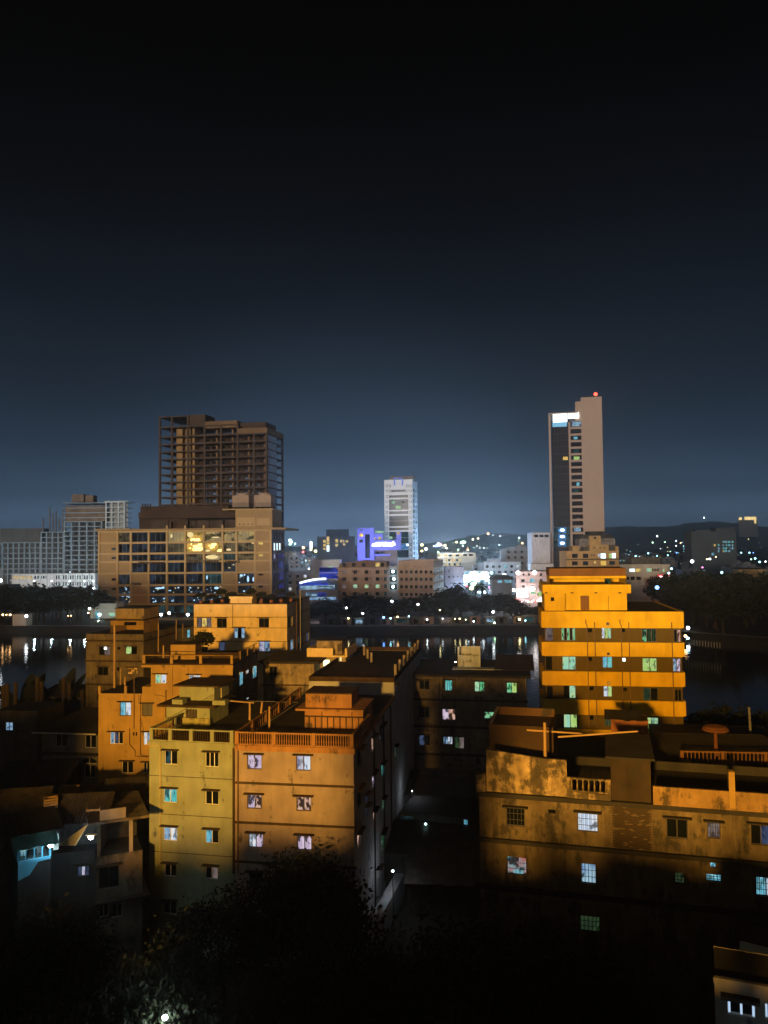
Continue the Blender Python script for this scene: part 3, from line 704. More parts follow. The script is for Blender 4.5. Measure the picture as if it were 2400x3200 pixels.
# orange house, stepped
Cq = Bld('apartment_building', 'orange rendered stepped house with a railed roof terrace and blue white lit windows', 'building',
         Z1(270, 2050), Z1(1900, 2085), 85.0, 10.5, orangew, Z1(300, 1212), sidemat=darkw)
Cq.O = Vector(pt(*Z1(268, 1400), 85.0).xy); PR = pt(*Z2(583, 1200), 83.7)
d_ = Vector((PR.x, PR.y)) - Cq.O; Cq.W = d_.length; Cq.u = d_.normalized(); Cq.rz = atan2(Cq.u.y, Cq.u.x)
Cq.root.location = (Cq.O.x, Cq.O.y, 0); Cq.root.rotation_euler = (0, 0, Cq.rz); Cq.H = Cq.hit(*Z1(300, 1212))[1]
for r in ((530, 1320, 668, 1490, ['cyan', 'white']), (805, 1338, 935, 1495, ['grey', 'grey']), (408, 1688, 570, 1840, ['sky', 'dimblue', 'dark']),
          (822, 1690, 900, 1850, ['white', 'sky']), (555, 2050, 695, 2200, ['dark', 'dark']), (820, 2062, 900, 2200, ['dark', 'dark'])):
    Cq.w(Z1, *r[:4], r[4], 'slide', 0.2, frame_w if r[1] > 1600 else frame_d)
Cq.w(Z1, 692, 1690, 712, 1735, 'dark', 'plain'); Cq.w(Z1, 725, 1690, 745, 1735, 'dark', 'plain')
Cq.build()
up = Cq.rect(Z1, 915, 860, 1900, 1212)
UH = up[3]; ux = up[0]
mbu = MB(); holes = []
for q in ((965, 978, 1105, 1092, ['mint', 'white']), (1378, 985, 1525, 1045, ['white', 'white'])):
    a = Cq.rect(Z1, *q[:4]); holes.append((a[0] - ux, a[1] - ux, a[2] - Cq.H, a[3] - Cq.H, q[4]))
panel(mbu, Cq.W - ux, UH - Cq.H, holes, Matrix.Translation((ux, 0, Cq.H)), 0.2)
mbu.build('upper_wall', orangew, Cq.root)
for h in holes:
    window(Cq.root, h[0] + ux, h[1] + ux, h[2] + Cq.H, h[3] + Cq.H, h[4], 'slide', (0, 0, 0), 0, frame_w, 0.2)
us = MB(); dW = Cq.W
panel(us, Cq.depth, UH - Cq.H, [], Matrix.Translation((dW, 0, Cq.H)) @ Matrix.Rotation(pi / 2, 4, 'Z'))
us.quad((ux, Cq.depth, Cq.H), (ux, 0, Cq.H), (ux, 0, UH), (ux, Cq.depth, UH)).quad((dW, Cq.depth, Cq.H), (ux, Cq.depth, Cq.H), (ux, Cq.depth, UH), (dW, Cq.depth, UH))
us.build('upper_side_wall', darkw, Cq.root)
for q, k in (((658, 1022, 700, 1185), 'cyan'), ((740, 988, 768, 1045), 'white'), ((748, 1335, 770, 1365), 'white'), ((822, 942, 868, 1100), 'cyan')):
    a = Cq.hits(*Z2(q[0], q[1])); b = Cq.hits(*Z2(q[2], q[3])); c = (a[0] + b[0]) / 2
    zc = Cq.hits(*Z2((q[0] + q[2]) / 2, (q[1] + q[3]) / 2))[1]; hh = abs(q[3] - q[1]) / 3.95 / 2500 * 88 / 2
    ww = max(0.45, abs(a[0] - b[0]) / 2); c = min(c, Cq.depth - ww - 0.1)
    window(Cq.root, c - ww, c + ww, zc - hh, zc + hh, k, 'slide', (dW + 0.2, 0, 0), pi / 2, frame_w, 0.15)
MB().box(ux - 1.0, dW + 0.05, -0.06, Cq.depth, UH, UH + 0.14).build('roof', ledge_dark, Cq.root)
MB().box(ux - 1.0, dW + 0.04, -0.08, 0.1, UH - 0.25, UH).build('roof_beam', orangew, Cq.root)
# terrace pillars and rails
zt_ = Cq.hit(*Z1(835, 738))[1]
for xx in (825, 1168, 1527): 
    a = Cq.hit(*Z1(xx, 800)); MB().box(a[0] - 0.15, a[0] + 0.15, 0, 0.25, UH + 0.14, zt_).build('post', orangew, Cq.root)
MB().box(dW - 0.25, dW, 0, 0.25, UH + 0.14, zt_).build('post', orangew, Cq.root)
MB().tube([(ux - 0.9, 0.12, zt_ - 0.05), (dW, 0.12, zt_ - 0.05)], 0.045).build('rail', orangew, Cq.root)
for k in range(3): MB().box(dW - 0.2, dW, 3 + k * 3, 3.2 + k * 3, UH + 0.14, zt_).build('post', orangew, Cq.root)
MB().tube([(dW - 0.1, 0.12, zt_ - 0.05), (dW - 0.1, Cq.depth, zt_ - 0.05)], 0.04).build('rail', orangew, Cq.root)
MB().box(ux - 0.8, dW - 0.3, 4.0, 4.15, UH + 0.14, UH + 0.75).build('low_wall', ledge_dark, Cq.root)
for xx in (278, 600):
    a = Cq.hit(*Z1(xx, 1150)); zz = Cq.hit(*Z1(xx, 1122))[1]; MB().box(a[0] - 0.13, a[0] + 0.13, 0.0, 0.24, Cq.H, zz).build('post', orangew, Cq.root)
a = Cq.rect(Z1, 808, 1130, 920, 1212); MB().box(a[0], ux, 0.0, 3, Cq.H, a[3]).build('step_wall', orangew, Cq.root)
Cq.pipe(Z1, [(710, 990), (710, 1645)], 0.05); Cq.pipe(Z1, [(655, 1645), (655, 1840), (722, 1915), (724, 1985), (890, 1995)], 0.05)
Cq.pipe(Z1, [(790, 1230), (788, 1960), (800, 1975), (890, 1985)], 0.045); Cq.pipe(Z1, [(1103, 1165), (1100, 1520)], 0.06)
Cq.pipe(Z1, [(960, 1225), (1100, 1250)], 0.03); Cq.pipe(Z1, [(768, 1230), (768, 1320)], 0.035); Cq.pipe(Z1, [(1185, 880), (1185, 1250)], 0.02)
Cq.pipe(Z1, [(1375, 880), (1378, 990)], 0.02)
tk = tag(empty('water_tank', Cq.root.location, Cq.rz), 'square orange rendered tank on the railed terrace of the orange house', 'water tank')
a = Cq.rect(Z1, 1158, 612, 1463, 800, 3.0); MB().box(a[0], a[1], 3.0, 5.2, UH + 0.14, a[3]).build('tank_wall', orangew, tk)
MB().box(a[0] - 0.06, a[1] + 0.06, 2.94, 5.26, a[3], a[3] + 0.1).build('tank_lid', ledge_dark, tk)
MB().box(a[0] - 0.03, a[1] + 0.03, 2.97, 5.2, a[3] - 0.75, a[3] - 0.68).build('band', ledge_dark, tk)

# cream house
Dq = Bld('apartment_building', 'cream coloured three storey block with a creeper covered roof and grey side wall', 'building',
         Z2(103, 480), Z2(1252, 480), 113.0, 15, creamw, Z2(300, 192), D2=111.4, sidemat=plaster('cream_side', (0.42, 0.40, 0.36), var=0.15, streak=0.3, stain=0.25))
for r in ((138, 357, 318, 475, ['dimwhite', 'yellow', 'dimwhite']), (385, 364, 508, 480, ['dark', 'dark']), (597, 480, 730, 612, ['sky', 'dark', 'sky']),
          (903, 362, 1030, 478, ['dark', 'dark']), (903, 650, 1040, 775, ['lilac', 'sky']), (408, 657, 488, 770, ['dimblue', 'dimblue'])):
    Dq.w(Z2, *r[:4], r[4], 'slide', 0.18, frame_d)
for r in ((1265, 347, 1322, 472, 'dark'), (1297, 617, 1332, 752, 'sky'), (1388, 302, 1410, 408, 'dark'), (1390, 582, 1416, 678, 'dimteal'), (1492, 542, 1524, 658, 'dimblue')):
    Dq.ws(Z2, *r[:4], r[4], 'plain', 0.2, minw=1.1)
Dq.build()
for yy in (352, 484, 650, 780):
    z = Dq.hit(*Z2(300, yy))[1]; Dq.band(z, 0.06, 0.04, ledge_dark, name='floor_line')
Dq.parapet(0.12, mat=ledge_dark)
MB().box(Dq.W, Dq.W + 0.12, 5.6, 5.75, 4, Dq.H).build('drain_pipe', pipe_m, Dq.root); MB().box(Dq.W, Dq.W + 0.1, 8.0, 8.12, 4, Dq.H + 1.5).build('drain_pipe', pipe_l, Dq.root)
Dq.pipe(Z2, [(583, 190), (583, 480)], 0.04)
rt = tag(empty('water_tank', Dq.root.location, Dq.rz), 'low cream box tank with a flared lid on the cream block', 'water tank')
a = Dq.rect(Z2, 540, 95, 830, 185, 0.5); MB().box(a[0] + 0.15, a[1] - 0.15, 0.5, 3.0, Dq.H, a[3] - 0.3).build('tank_wall', creamw, rt)
MB().box(a[0], a[1], 0.35, 3.15, a[3] - 0.3, a[3]).build('tank_lid', creamw, rt)

# stained house
G = Bld('house', 'mould stained concrete house with a dark square window and flat slab roof', 'house', Z2(960, 1190), Z2(1585, 1190), 98, 9, stained, Z2(960, 915), D2=97.2)
G.w(Z2, 1032, 957, 1128, 1073, ['dark', 'dark'], 'slide', None, frame_d)
G.w(Z3, 20, 300, 60, 360, 'dark', 'plain')
G.build(); MB().box(-0.5, G.W + 0.8, -0.6, 9.3, G.H, G.H + 0.28).build('roof_slab', roofm, G.root)
G.band(G.hit(*Z2(1000, 1190))[1], 0.12, 0.25, ledge_dark, name='ledge')
G.pipe(Z2, [(1590, 920), (1590, 1180)], 0.05)

# lit roof room with flared roof behind the stained house
H2 = Bld('house', 'narrow house with a flared roof terrace and a brightly lit yellow doorway', 'house', Z3(300, 600), Z3(700, 600), 101, 5, plaster('wall_doorhouse', (0.35, 0.30, 0.22), stain=0.3), Z3(400, 392), D2=100.4)
H2.w(Z3, 385, 445, 480, 688, 'doorlight', 'plain') if False else None
K['doorlight'] = glow('door_light', (1.0, 0.88, 0.45), 2.6)
K['doorside'] = glow('door_side', (1.0, 0.80, 0.35), 1.1)
H2.w(Z3, 385, 445, 480, 688, 'doorlight', 'plain'); H2.w(Z3, 484, 520, 522, 690, 'doorside', 'plain'); H2.w(Z3, 606, 395, 645, 610, 'doorside', 'plain'); H2.w(Z3, 300, 395, 355, 435, 'doorside', 'plain')
H2.build(reveal=0.5)
a = H2.rect(Z3, 170, 285, 720, 392, -0.6)
MB().box(a[0], a[1], -0.6, 5.4, H2.H - 0.05, H2.H + 0.15).build('roof_slab', creamw, H2.root)
m_ = MB().box(a[0], a[1] - 1.8, -0.6, -0.45, H2.H + 0.15, a[3]).box(a[1] - 0.3, a[1], -0.6, -0.45, H2.H + 0.15, a[3]).box(a[1] - 0.15, a[1], -0.45, 5.4, H2.H + 0.15, a[3]).box(a[0], a[0] + 0.15, -0.45, 5.4, H2.H + 0.15, a[3])
m_.build('parapet', creamw, H2.root)
a2 = H2.rect(Z3, 305, 185, 650, 285, 0.8); MB().box(a2[0], a2[1], 0.8, 4.5, H2.H + 0.15, a2[3]).build('tank_room', stained, H2.root)
MB().box(a2[0] - 0.2, a2[1] + 0.2, 0.6, 4.7, a2[3], a2[3] + 0.12).build('tank_roof', roofm, H2.root)

# old grey house, left
E = Bld('house', 'old soot stained house with a two tier stair tower on its roof', 'house', Z1(112, 820), Z1(822, 820), 118, 11, oldgrey, Z1(300, 478), D2=116.5)
for r in ((270, 632, 405, 742, ['dark', 'dimwhite']), (600, 632, 742, 730, ['lime', 'dark']), (255, 885, 385, 992, ['dark', 'dark']), (625, 892, 745, 980, ['orange', 'orange']), (490, 890, 525, 930, 'dark'), (500, 640, 535, 670, 'dark'),
          (255, 1200, 385, 1300, ['dark', 'dark'])):
    E.w(Z1, *r[:4], r[4], 'slide' if isinstance(r[4], list) else 'plain', 0.2, frame_d)
E.build()
for yy in (570, 820, 1110): E.band(E.hit(*Z1(300, yy))[1], 0.22, 0.2, ledge_dark, name='floor_ledge')
ch = MB().ball((0, 0, 0), 0.22, 8, 5).build('lamp_globe', glow('globe_white', (1, 0.95, 0.8), 3.0, False), E.root); a = E.hit(*Z1(352, 655)); ch.location = (a[0], 0.02, a[1])
est = tag(empty('rooftop_stair_house', E.root.location, E.rz), 'two tier rendered stair tower on the old soot stained house', 'stair house')
a = E.rect(Z1, 415, 310, 825, 470, 1.0); a = (a[0], a[1], E.H, a[3]); panel_mb = MB(); hh = E.rect(Z1, 580, 330, 735, 372, 1.0)
panel(panel_mb, a[1] - a[0], a[3], [(hh[0] - a[0], hh[1] - a[0], hh[2], hh[3])], Matrix.Translation((a[0], 1.0, 0)), 0.3, E.H - 0.2)
panel_mb.quad((a[1], 1, E.H), (a[1], 6, E.H), (a[1], 6, a[3]), (a[1], 1, a[3])).quad((a[0], 6, E.H), (a[0], 1, E.H), (a[0], 1, a[3]), (a[0], 6, a[3])).quad((a[1], 6, E.H), (a[0], 6, E.H), (a[0], 6, a[3]), (a[1], 6, a[3]))
panel_mb.build('wall', orangew, est); link('window', unit_box(K['dark']), est, (hh[0], 1.25, hh[2]), 0, (hh[1] - hh[0], 0.03, hh[3] - hh[2]))
MB().box(a[0] - 0.6, a[1] + 0.2, 0.5, 6.2, a[3], a[3] + 0.15).build('roof_slab', ledge_dark, est)
b = E.rect(Z1, 478, 165, 830, 290, 1.6); MB().box(b[0], b[1], 1.6, 6.5, a[3] + 0.15, b[3]).build('tank_room', plaster('wall_tankroom', (0.32, 0.24, 0.12), stain=0.4), est)
MB().box(b[0] - 0.1, b[1] + 0.15, 1.4, 6.7, b[3], b[3] + 0.12).build('tank_roof', roofm, est)
# dark building to its right
E2 = Bld('house', 'dark low block with two slanting lime lit windows beside the soot stained house', 'house', Z1(825, 400), Z1(1480, 370), 124, 10, darkw, Z1(900, 440), D2=130)
E2.w(Z1, 885, 612, 945, 705, ['lime', 'lime'], 'slide', None, frame_d); E2.w(Z1, 1068, 548, 1150, 652, ['lime', 'white', 'lime'], 'slide', None, frame_d)
E2.w(Z1, 1365, 430, 1400, 520, 'cyan', 'plain'); E2.build()

# grey house with white window frames and a hip roof
Fq = Bld('house', 'grey house with white framed double windows and a dark hipped tin roof', 'house', Q4(490, 1420), Q4(1135, 1440), 92, 8, greyw, Q4(700, 1420), D2=91.0)
Fq.w(Q4, 640, 1458, 768, 1602, ['dark', 'dark'], 'slide', 0.25, frame_w); Fq.w(Q4, 978, 1465, 1105, 1615, ['dark', 'dark'], 'slide', 0.25, frame_w)
Fq.w(Q4, 640, 1790, 762, 1950, ['dark', 'dark'], 'slide', None, frame_w); Fq.w(Q4, 972, 1805, 1100, 1960, ['dark', 'dark'], 'slide', None, frame_w)
Fq.build(roof=False)
Fq.band(Fq.hit(*Q4(700, 1690))[1], 0.3, 0.25, roofm, name='floor_ledge')
for cx in (700, 1036):
    a = Fq.hit(*Q4(cx, 1790)); mb = MB(); rr_ = 0.85
    poly = [(a[0] + rr_ * cos(pi * i / 8), a[1] + 0.05 + 0.62 * rr_ * sin(pi * i / 8)) for i in range(9)]
    mb.prism(poly, -0.03, -0.005).build('fanlight', glass_d, Fq.root)
    MB().box(a[0] - 0.9, a[0] + 0.9, -0.08, -0.035, a[1], a[1] + 0.06).build('fanlight_sill', frame_w, Fq.root)
    MB().box(a[0] - 0.03, a[0] + 0.03, -0.07, -0.035, a[1] + 0.06, a[1] + 0.55).build('fanlight_bar', frame_w, Fq.root)
mb = MB(); e = 0.8; hz_ = 1.9; W_, d_ = Fq.W, 8
v = [(-e, -e, Fq.H), (W_ + 0.1, -e, Fq.H), (W_ + 0.1, d_ + e, Fq.H), (-e, d_ + e, Fq.H), (3.0, d_ / 2, Fq.H + hz_), (W_ + 0.1, d_ / 2, Fq.H + hz_)]
mb.v = v; mb.f = [(0, 1, 5, 4), (2, 3, 4, 5), (3, 0, 4), (1, 2, 5), (0, 3, 2, 1)]; mb.build('roof', roofm, Fq.root)
MB().box(-e, W_ + 0.1, -e - 0.05, -e + 0.02, Fq.H - 0.12, Fq.H + 0.02).build('gutter', frame_w, Fq.root)
MB().ball((0, 0, 0), 0.17, 8, 6).build('wall_lamp', glow('lamp_blue', (0.55, 0.65, 1.0), 16), Fq.root, (Fq.hit(*Q4(730, 1762))[0], -0.35, Fq.hit(*Q4(730, 1762))[1]))
#@@PART3
# striped block
S = Bld('apartment_building', 'tall block in yellow and olive stripes with green lit windows', 'building', Z7(78, 365), Z7(1555, 382), 87.0, 15, stripe_o, Z7(100, 40), D2=85.0)
YB = [(35, 210, 213), (364, 513, 535), (678, 828, 860), (982, 1140, 1178), (1298, 1345, 1395)]
for r in ((255, 212, 410, 353, ['green', 'dark', 'green', 'dark', 'green']), (690, 212, 798, 333, ['white', 'lime', 'mint']), (1125, 222, 1285, 368, ['green', 'dimgreen', 'dimgreen']),
          (265, 522, 417, 670, ['mint', 'mint']), (700, 524, 810, 650, ['cyan', 'teal']), (1130, 540, 1293, 688, ['lime', 'lime']),
          (275, 836, 415, 978, ['dark', 'mint']), (710, 842, 808, 963, ['white', 'lime']), (1140, 862, 1305, 1003, ['dimgreen', 'dark']),
          (280, 1147, 430, 1298, ['mint', 'lime']), (725, 1157, 800, 1280, ['dimgreen', 'dimgreen']), (1150, 1180, 1310, 1318, ['lime', 'mint'])):
    S.w(Z7, *r[:4], r[4], 'slide', None, frame_d)
for r in ((540, 218, 590, 262, 'dark'), (900, 218, 945, 262, 'dark'), (545, 530, 590, 572, 'dark'), (910, 540, 952, 580, 'brightwhite'), (560, 845, 605, 890, 'dark'), (920, 862, 965, 900, 'dark'),
          (85, 215, 165, 353, 'dimwhite'), (88, 525, 158, 668, 'dark'), (100, 845, 165, 975, 'dark'), (565, 1160, 605, 1210, 'dark')):
    S.w(Z7, *r[:4], r[4], 'plain')
for r in ((1470, 232, 1550, 372, ['dark', 'warmpink']), (1458, 545, 1550, 690, ['sky', 'pink']), (1480, 880, 1560, 1010, ['dark', 'dark'])):
    S.w(Z7, *r[:4], r[4], 'slide', None, frame_d)
S.build()
for i, (t, bL, bR) in enumerate(YB):
    z1 = S.hit(*Z7(100, t))[1]; z0 = S.hit(*Z7(100, bL))[1]
    mb = MB().box(-0.35, S.W + 0.05, -0.28, 0.02, z0, z1).box(-0.35, 0.0, 0.02, 6, z0, z1).box(S.W - 0.02, S.W + 0.28, 0.02, 15, z0, z1)
    mb.build('spandrel_band', stripe_y, S.root)
S.band(S.H, 0.03, 0.27, roofm, name='coping')
for k, xs in enumerate((530, 615, 898, 983, 1445)):
    S.pipe(Z7, [(xs - 15, 120), (xs - 14, 160), (xs, 185), (xs + 25, 1290)] if k in (0, 2) else [(xs - 5, 150), (xs + 25, 1290)], 0.055, pipe_m, y=-0.34)
for yy in (167, 490, 805, 1118):
    a = S.hit(*Z7(752 + (yy - 167) * 0.02, yy)); o = MB().box(-0.14, 0.14, -0.4, -0.282, -0.14, 0.14).build('vent', frame_d, S.root, (a[0], 0, a[1]))
    MB().ball((0, -0.41, 0), 0.09, 8, 5).build('vent_fan', iron if yy < 700 else frame_w, o)
ssh = tag(empty('rooftop_stair_house', S.root.location, S.rz), 'bright yellow two tier stair house with a brown door on the striped block', 'stair house')
bk_ = 2.2
a = S.rect(ZS, 40, 855, 995, 1065, bk_); a = (a[0], a[1], S.H, a[3])
dd = S.rect(ZS, 455, 890, 560, 1065, bk_); sw = S.rect(ZS, 108, 902, 148, 945, bk_)
mb = MB(); panel(mb, a[1] - a[0], a[3], [(dd[0] - a[0], dd[1] - a[0], S.H, dd[3])], Matrix.Translation((a[0], bk_, 0)), 0.25, S.H - 0.2)
for f in (((a[1], bk_), (a[1], bk_ + 6)), ((a[1], bk_ + 6), (a[0], bk_ + 6)), ((a[0], bk_ + 6), (a[0], bk_))):
    mb.quad((*f[0], S.H), (*f[1], S.H), (*f[1], a[3]), (*f[0], a[3]))
mb.build('wall', stripe_y, ssh); MB().box(dd[0], dd[1], bk_ + 0.2, bk_ + 0.25, S.H, dd[3]).build('door', brownw, ssh)
c = S.rect(ZS, 40, 855, 280, 1035, bk_ - 1.0); mb = MB(); panel(mb, c[1] - c[0], a[3], [(sw[0] - c[0], sw[1] - c[0], sw[2], sw[3])], Matrix.Translation((c[0], bk_ - 1.0, 0)), 0.2, S.H)
mb.quad((c[1], bk_ - 1, S.H), (c[1], bk_, S.H), (c[1], bk_, a[3]), (c[1], bk_ - 1, a[3])).quad((c[0], bk_, S.H), (c[0], bk_ - 1, S.H), (c[0], bk_ - 1, a[3]), (c[0], bk_, a[3])); mb.build('closet_wall', stripe_y, ssh)
link('closet_window', unit_box(K['dark']), ssh, (sw[0], bk_ - 0.83, sw[2]), 0, (sw[1] - sw[0], 0.03, sw[3] - sw[2]))
e_ = S.rect(ZS, 20, 765, 1040, 850, bk_ - 1.5); MB().box(e_[0], e_[1], bk_ - 1.5, bk_ + 6.5, a[3], e_[3]).build('roof_band', stripe_y, ssh)
f_ = S.rect(ZS, 100, 665, 985, 765, bk_ - 0.5); mb = MB(); ww = S.rect(ZS, 735, 690, 805, 762, bk_ - 0.5)
panel(mb, f_[1] - f_[0], f_[3], [(ww[0] - f_[0], ww[1] - f_[0], ww[2], ww[3])], Matrix.Translation((f_[0], bk_ - 0.5, 0)), 0.2, e_[3])
for q in (((f_[1], bk_ - .5), (f_[1], bk_ + 5)), ((f_[1], bk_ + 5), (f_[0], bk_ + 5)), ((f_[0], bk_ + 5), (f_[0], bk_ - .5))):
    mb.quad((*q[0], e_[3]), (*q[1], e_[3]), (*q[1], f_[3]), (*q[0], f_[3]))
mb.build('upper_wall', stripe_y, ssh); link('upper_window', unit_box(K['dimgreen']), ssh, (ww[0], bk_ - 0.33, ww[2]), 0, (ww[1] - ww[0], 0.03, ww[3] - ww[2]))
g_ = S.rect(ZS, 95, 578, 982, 665, bk_ - 0.7); MB().box(g_[0], g_[1], bk_ - 0.7, bk_ + 5.2, f_[3], g_[3]).build('top_parapet', brownw, ssh)
MB().tube([S.hit(*ZS(778, 890), bk_)[0:1][0] and (S.hit(*ZS(778, 890), bk_)[0], bk_ - 0.05, S.hit(*ZS(778, 890), bk_)[1]), (S.hit(*ZS(778, 1060), bk_)[0], bk_ - 0.05, S.H)], 0.03).build('drain_pipe', pipe_m, ssh)
for xx in (60, 360, 635, 910):
    q = S.hit(*ZS(xx, 845), bk_ - 1.5); MB().box(q[0] - 0.15, q[0] + 0.15, bk_ - 1.6, bk_ - 1.501, a[3] - 0.0, a[3] + 0.12).build('spout', ledge_dark, ssh)

# dark block in the middle
Hq = Bld('apartment_building', 'dark unlit block with scattered green windows and a broad flat roof', 'building', Z5(70, 400), Z5(1345, 440), 102, 12, plaster('wall_dark2', (0.20, 0.17, 0.13), var=0.4, streak=0.4, stain=0.6), Z5(500, 372), D2=99.5)
for r in ((497, 416, 577, 528, ['teal', 'teal', 'teal']), (805, 430, 910, 538, ['mint', 'green']), (1137, 440, 1247, 552, ['green', 'lime']), (470, 714, 608, 832, ['pink', 'warmpink']),
          (905, 744, 1030, 818, ['green', 'green']), (480, 1000, 578, 1085, ['sky', 'white']), (595, 1005, 700, 1130, ['dimgreen', 'dimwhite']), (230, 415, 340, 515, ['dark', 'dark']), (225, 985, 345, 1095, ['dimblue', 'dark']), (230, 700, 340, 810, ['dark', 'dark'])):
    Hq.w(Z5, *r[:4], r[4], 'slide', 0.2, frame_d)
Hq.build()
MB().box(-0.8, Hq.W + 0.5, -1.0, 12.5, Hq.H, Hq.H + 0.3).build('roof_slab', roofm, Hq.root)
for yy in (625, 905, 1190): Hq.band(Hq.hit(*Z5(300, yy))[1], 0.25, 0.2, roofm, name='floor_ledge', right=False)
for xx in (460, 605, 1335): Hq.pipe(Z5, [(xx, 385), (xx, 620)], 0.07, pipe_l if xx != 605 else pipe_m)
tk = tag(empty('water_tank', Hq.root.location, Hq.rz), 'pale open topped concrete tank on the dark unlit block', 'water tank')
palec = plaster('tank_pale', (0.50, 0.55, 0.58), var=0.3, streak=0.3, stain=0.3)
a = Hq.rect(Z5, 640, 158, 860, 272, 5.0); zb_ = Hq.H + 0.3
MB().box(a[0], a[1], 5.0, 5.2, zb_, a[3]).box(a[0], a[1], 7.3, 7.5, zb_, a[3] + 0.9).box(a[0], a[0] + 0.2, 5.2, 7.3, zb_, a[3]).box(a[1] - 0.2, a[1], 5.2, 7.3, zb_, a[3]).build('tank_wall', palec, tk)
for xx in (a[0], a[1]): MB().box(xx - 0.1, xx + 0.1, 4.9, 5.1, zb_, a[3] + 1.1).build('corner_post', palec, tk)
MB().box(a[0] - 0.7, a[1] + 3.0, 3.2, 5.0, zb_, zb_ + 0.1).build('tank_apron', palec, tk)
lp = tag(empty('roof_lamp', Hq.P(a[0] - 0.3, 3.4, zb_)), 'small cool white lamp lighting the pale roof tank', 'lamp')
MB().tube([(0, 0, 0), (0, 0, 0.9)], 0.03).build('stem', iron, lp); MB().ball((0, 0, 0.95), 0.06, 8, 5).build('bulb', glow('bulb_cool', (0.6, 0.85, 1.0), 60), lp)
wing = MB(); q0 = Hq.hit(*Z5(1020, 265), 6)[0]; 
sheet_roof(Hq.root, q0, Hq.W + 1.0, 3.0, 12.0, Hq.H + 0.35, Hq.H + 1.1, tin, 8, 3)

# old weathered block at right, in three bays
J = Bld('apartment_building', 'old weathered block with a peeling mouldy parapet, grilled windows and a bare brick stair bay', 'building', Z6(30, 535), (2400, 2543), 54.0, 9.5, oldwall, Z6(60, 530))
J.W += 2.5
zl1 = J.H; zl2 = J.hit(*Z6(30, 785))[1]
jx = lambda x, y: J.hit(*Z6(x, y))[0]
xa, xb = jx(775, 600), jx(1035, 620)
for r in ((182, 616, 290, 730, 'dark', 'grille'), (583, 644, 703, 762, 'white', 'grille'), (1085, 676, 1210, 800, 'dark', 'slide'), (1315, 698, 1392, 798, 'dimwhite', 'grille'), (1560, 710, 1680, 838, ['dark', 'dimblue'], 'slide'), (420, 630, 462, 656, 'dark', 'plain')):
    J.w(Z6, *r[:4], r[4], r[5], 0.22 if r[5] != 'plain' else None, frame_d, roofm)
for r in ((530, 1072, 617, 1158, 'redpaint', 'grille'), (850, 1102, 918, 1195, 'sky', 'grille'), (1390, 1147, 1460, 1187, 'cyan', 'grille'), (1255, 1142, 1300, 1195, 'dimgreen', 'grille'),
          (845, 1327, 935, 1405, 'dimgreen', 'grille'), (1410, 1098, 1433, 1122, 'cyan', 'plain'), (1605, 1160, 1700, 1252, ['cyan', 'white'], 'grille')):
    J.w(R6, *r[:4], r[4], r[5], None, frame_d)
J.build()
J.band(zl1 - 0.2, 0.28, 0.45, roofm, name='floor_ledge', right=False); J.band(zl2 - 0.2, 0.25, 0.3, roofm, name='floor_ledge', right=False)
z3 = zl2 - 3.05; J.band(z3 - 0.2, 0.25, 0.3, roofm, name='floor_ledge', right=False)
for xx in (100, 392, 1470):
    x = jx(xx, 640); MB().box(x - 0.13, x + 0.13, -0.1, 0.02, 0.2, zl1 - 0.2).build('pilaster', oldwall, J.root)
# left parapet with stepped, peeling wall
pl = [Z6(72, 420), Z6(72, 290), Z6(400, 342), Z6(524, 352), Z6(524, 430)]
P = [J.hit(*p) for p in pl]; zb2 = zl1 + 0.08
MB().prism([(P[0][0], zb2), (P[3][0], zb2), (P[3][0], P[3][1]), (P[2][0], P[2][1]), (P[1][0], P[1][1])], -0.12, 0.1).build('parapet', weathered, J.root)
q = J.rect(Z6, 18, 425, 72, 530); MB().box(q[0], q[1] - 0.005, -0.35, 0.1, zb2, q[3]).build('parapet', weathered, J.root)
q = J.rect(Z6, 524, 440, 772, 560); zlow = q[3] - 1.05
MB().box(P[3][0] + 0.005, xa, -0.3, -0.1, zb2, q[3] - 0.95).build('parapet', weathered, J.root)
balustrade(J.root, (P[3][0], -0.1), (xa, -0.1), q[3] - 0.95, 0.9, 1, 0.33, weathered, 0.07, weathered)
mb = MB().box(P[0][0] - 0.3, P[0][0] - 0.1, 0.1, 7, zb2, zb2 + 1.0); mb.build('parapet', oldwall, J.root)
MB().box(-0.3, J.W, 8.0, 8.2, zl1, zl1 + 0.6).build('parapet', roofm, J.root)
# brick stair bay
bz = J.hit(*Z6(900, 345))[1]
MB().box(xa + 0.02, xb - 0.35, -0.12, 6.0, zl1 + 0.1, bz).build('stair_wall', plaster('wall_sooty', (0.045, 0.032, 0.022), var=0.4, streak=0.4, stain=0.6), J.root)
MB().box(xa - 0.3, xb - 0.1, -0.35, 6.3, bz, bz + 0.14).build('stair_roof', roofm, J.root)
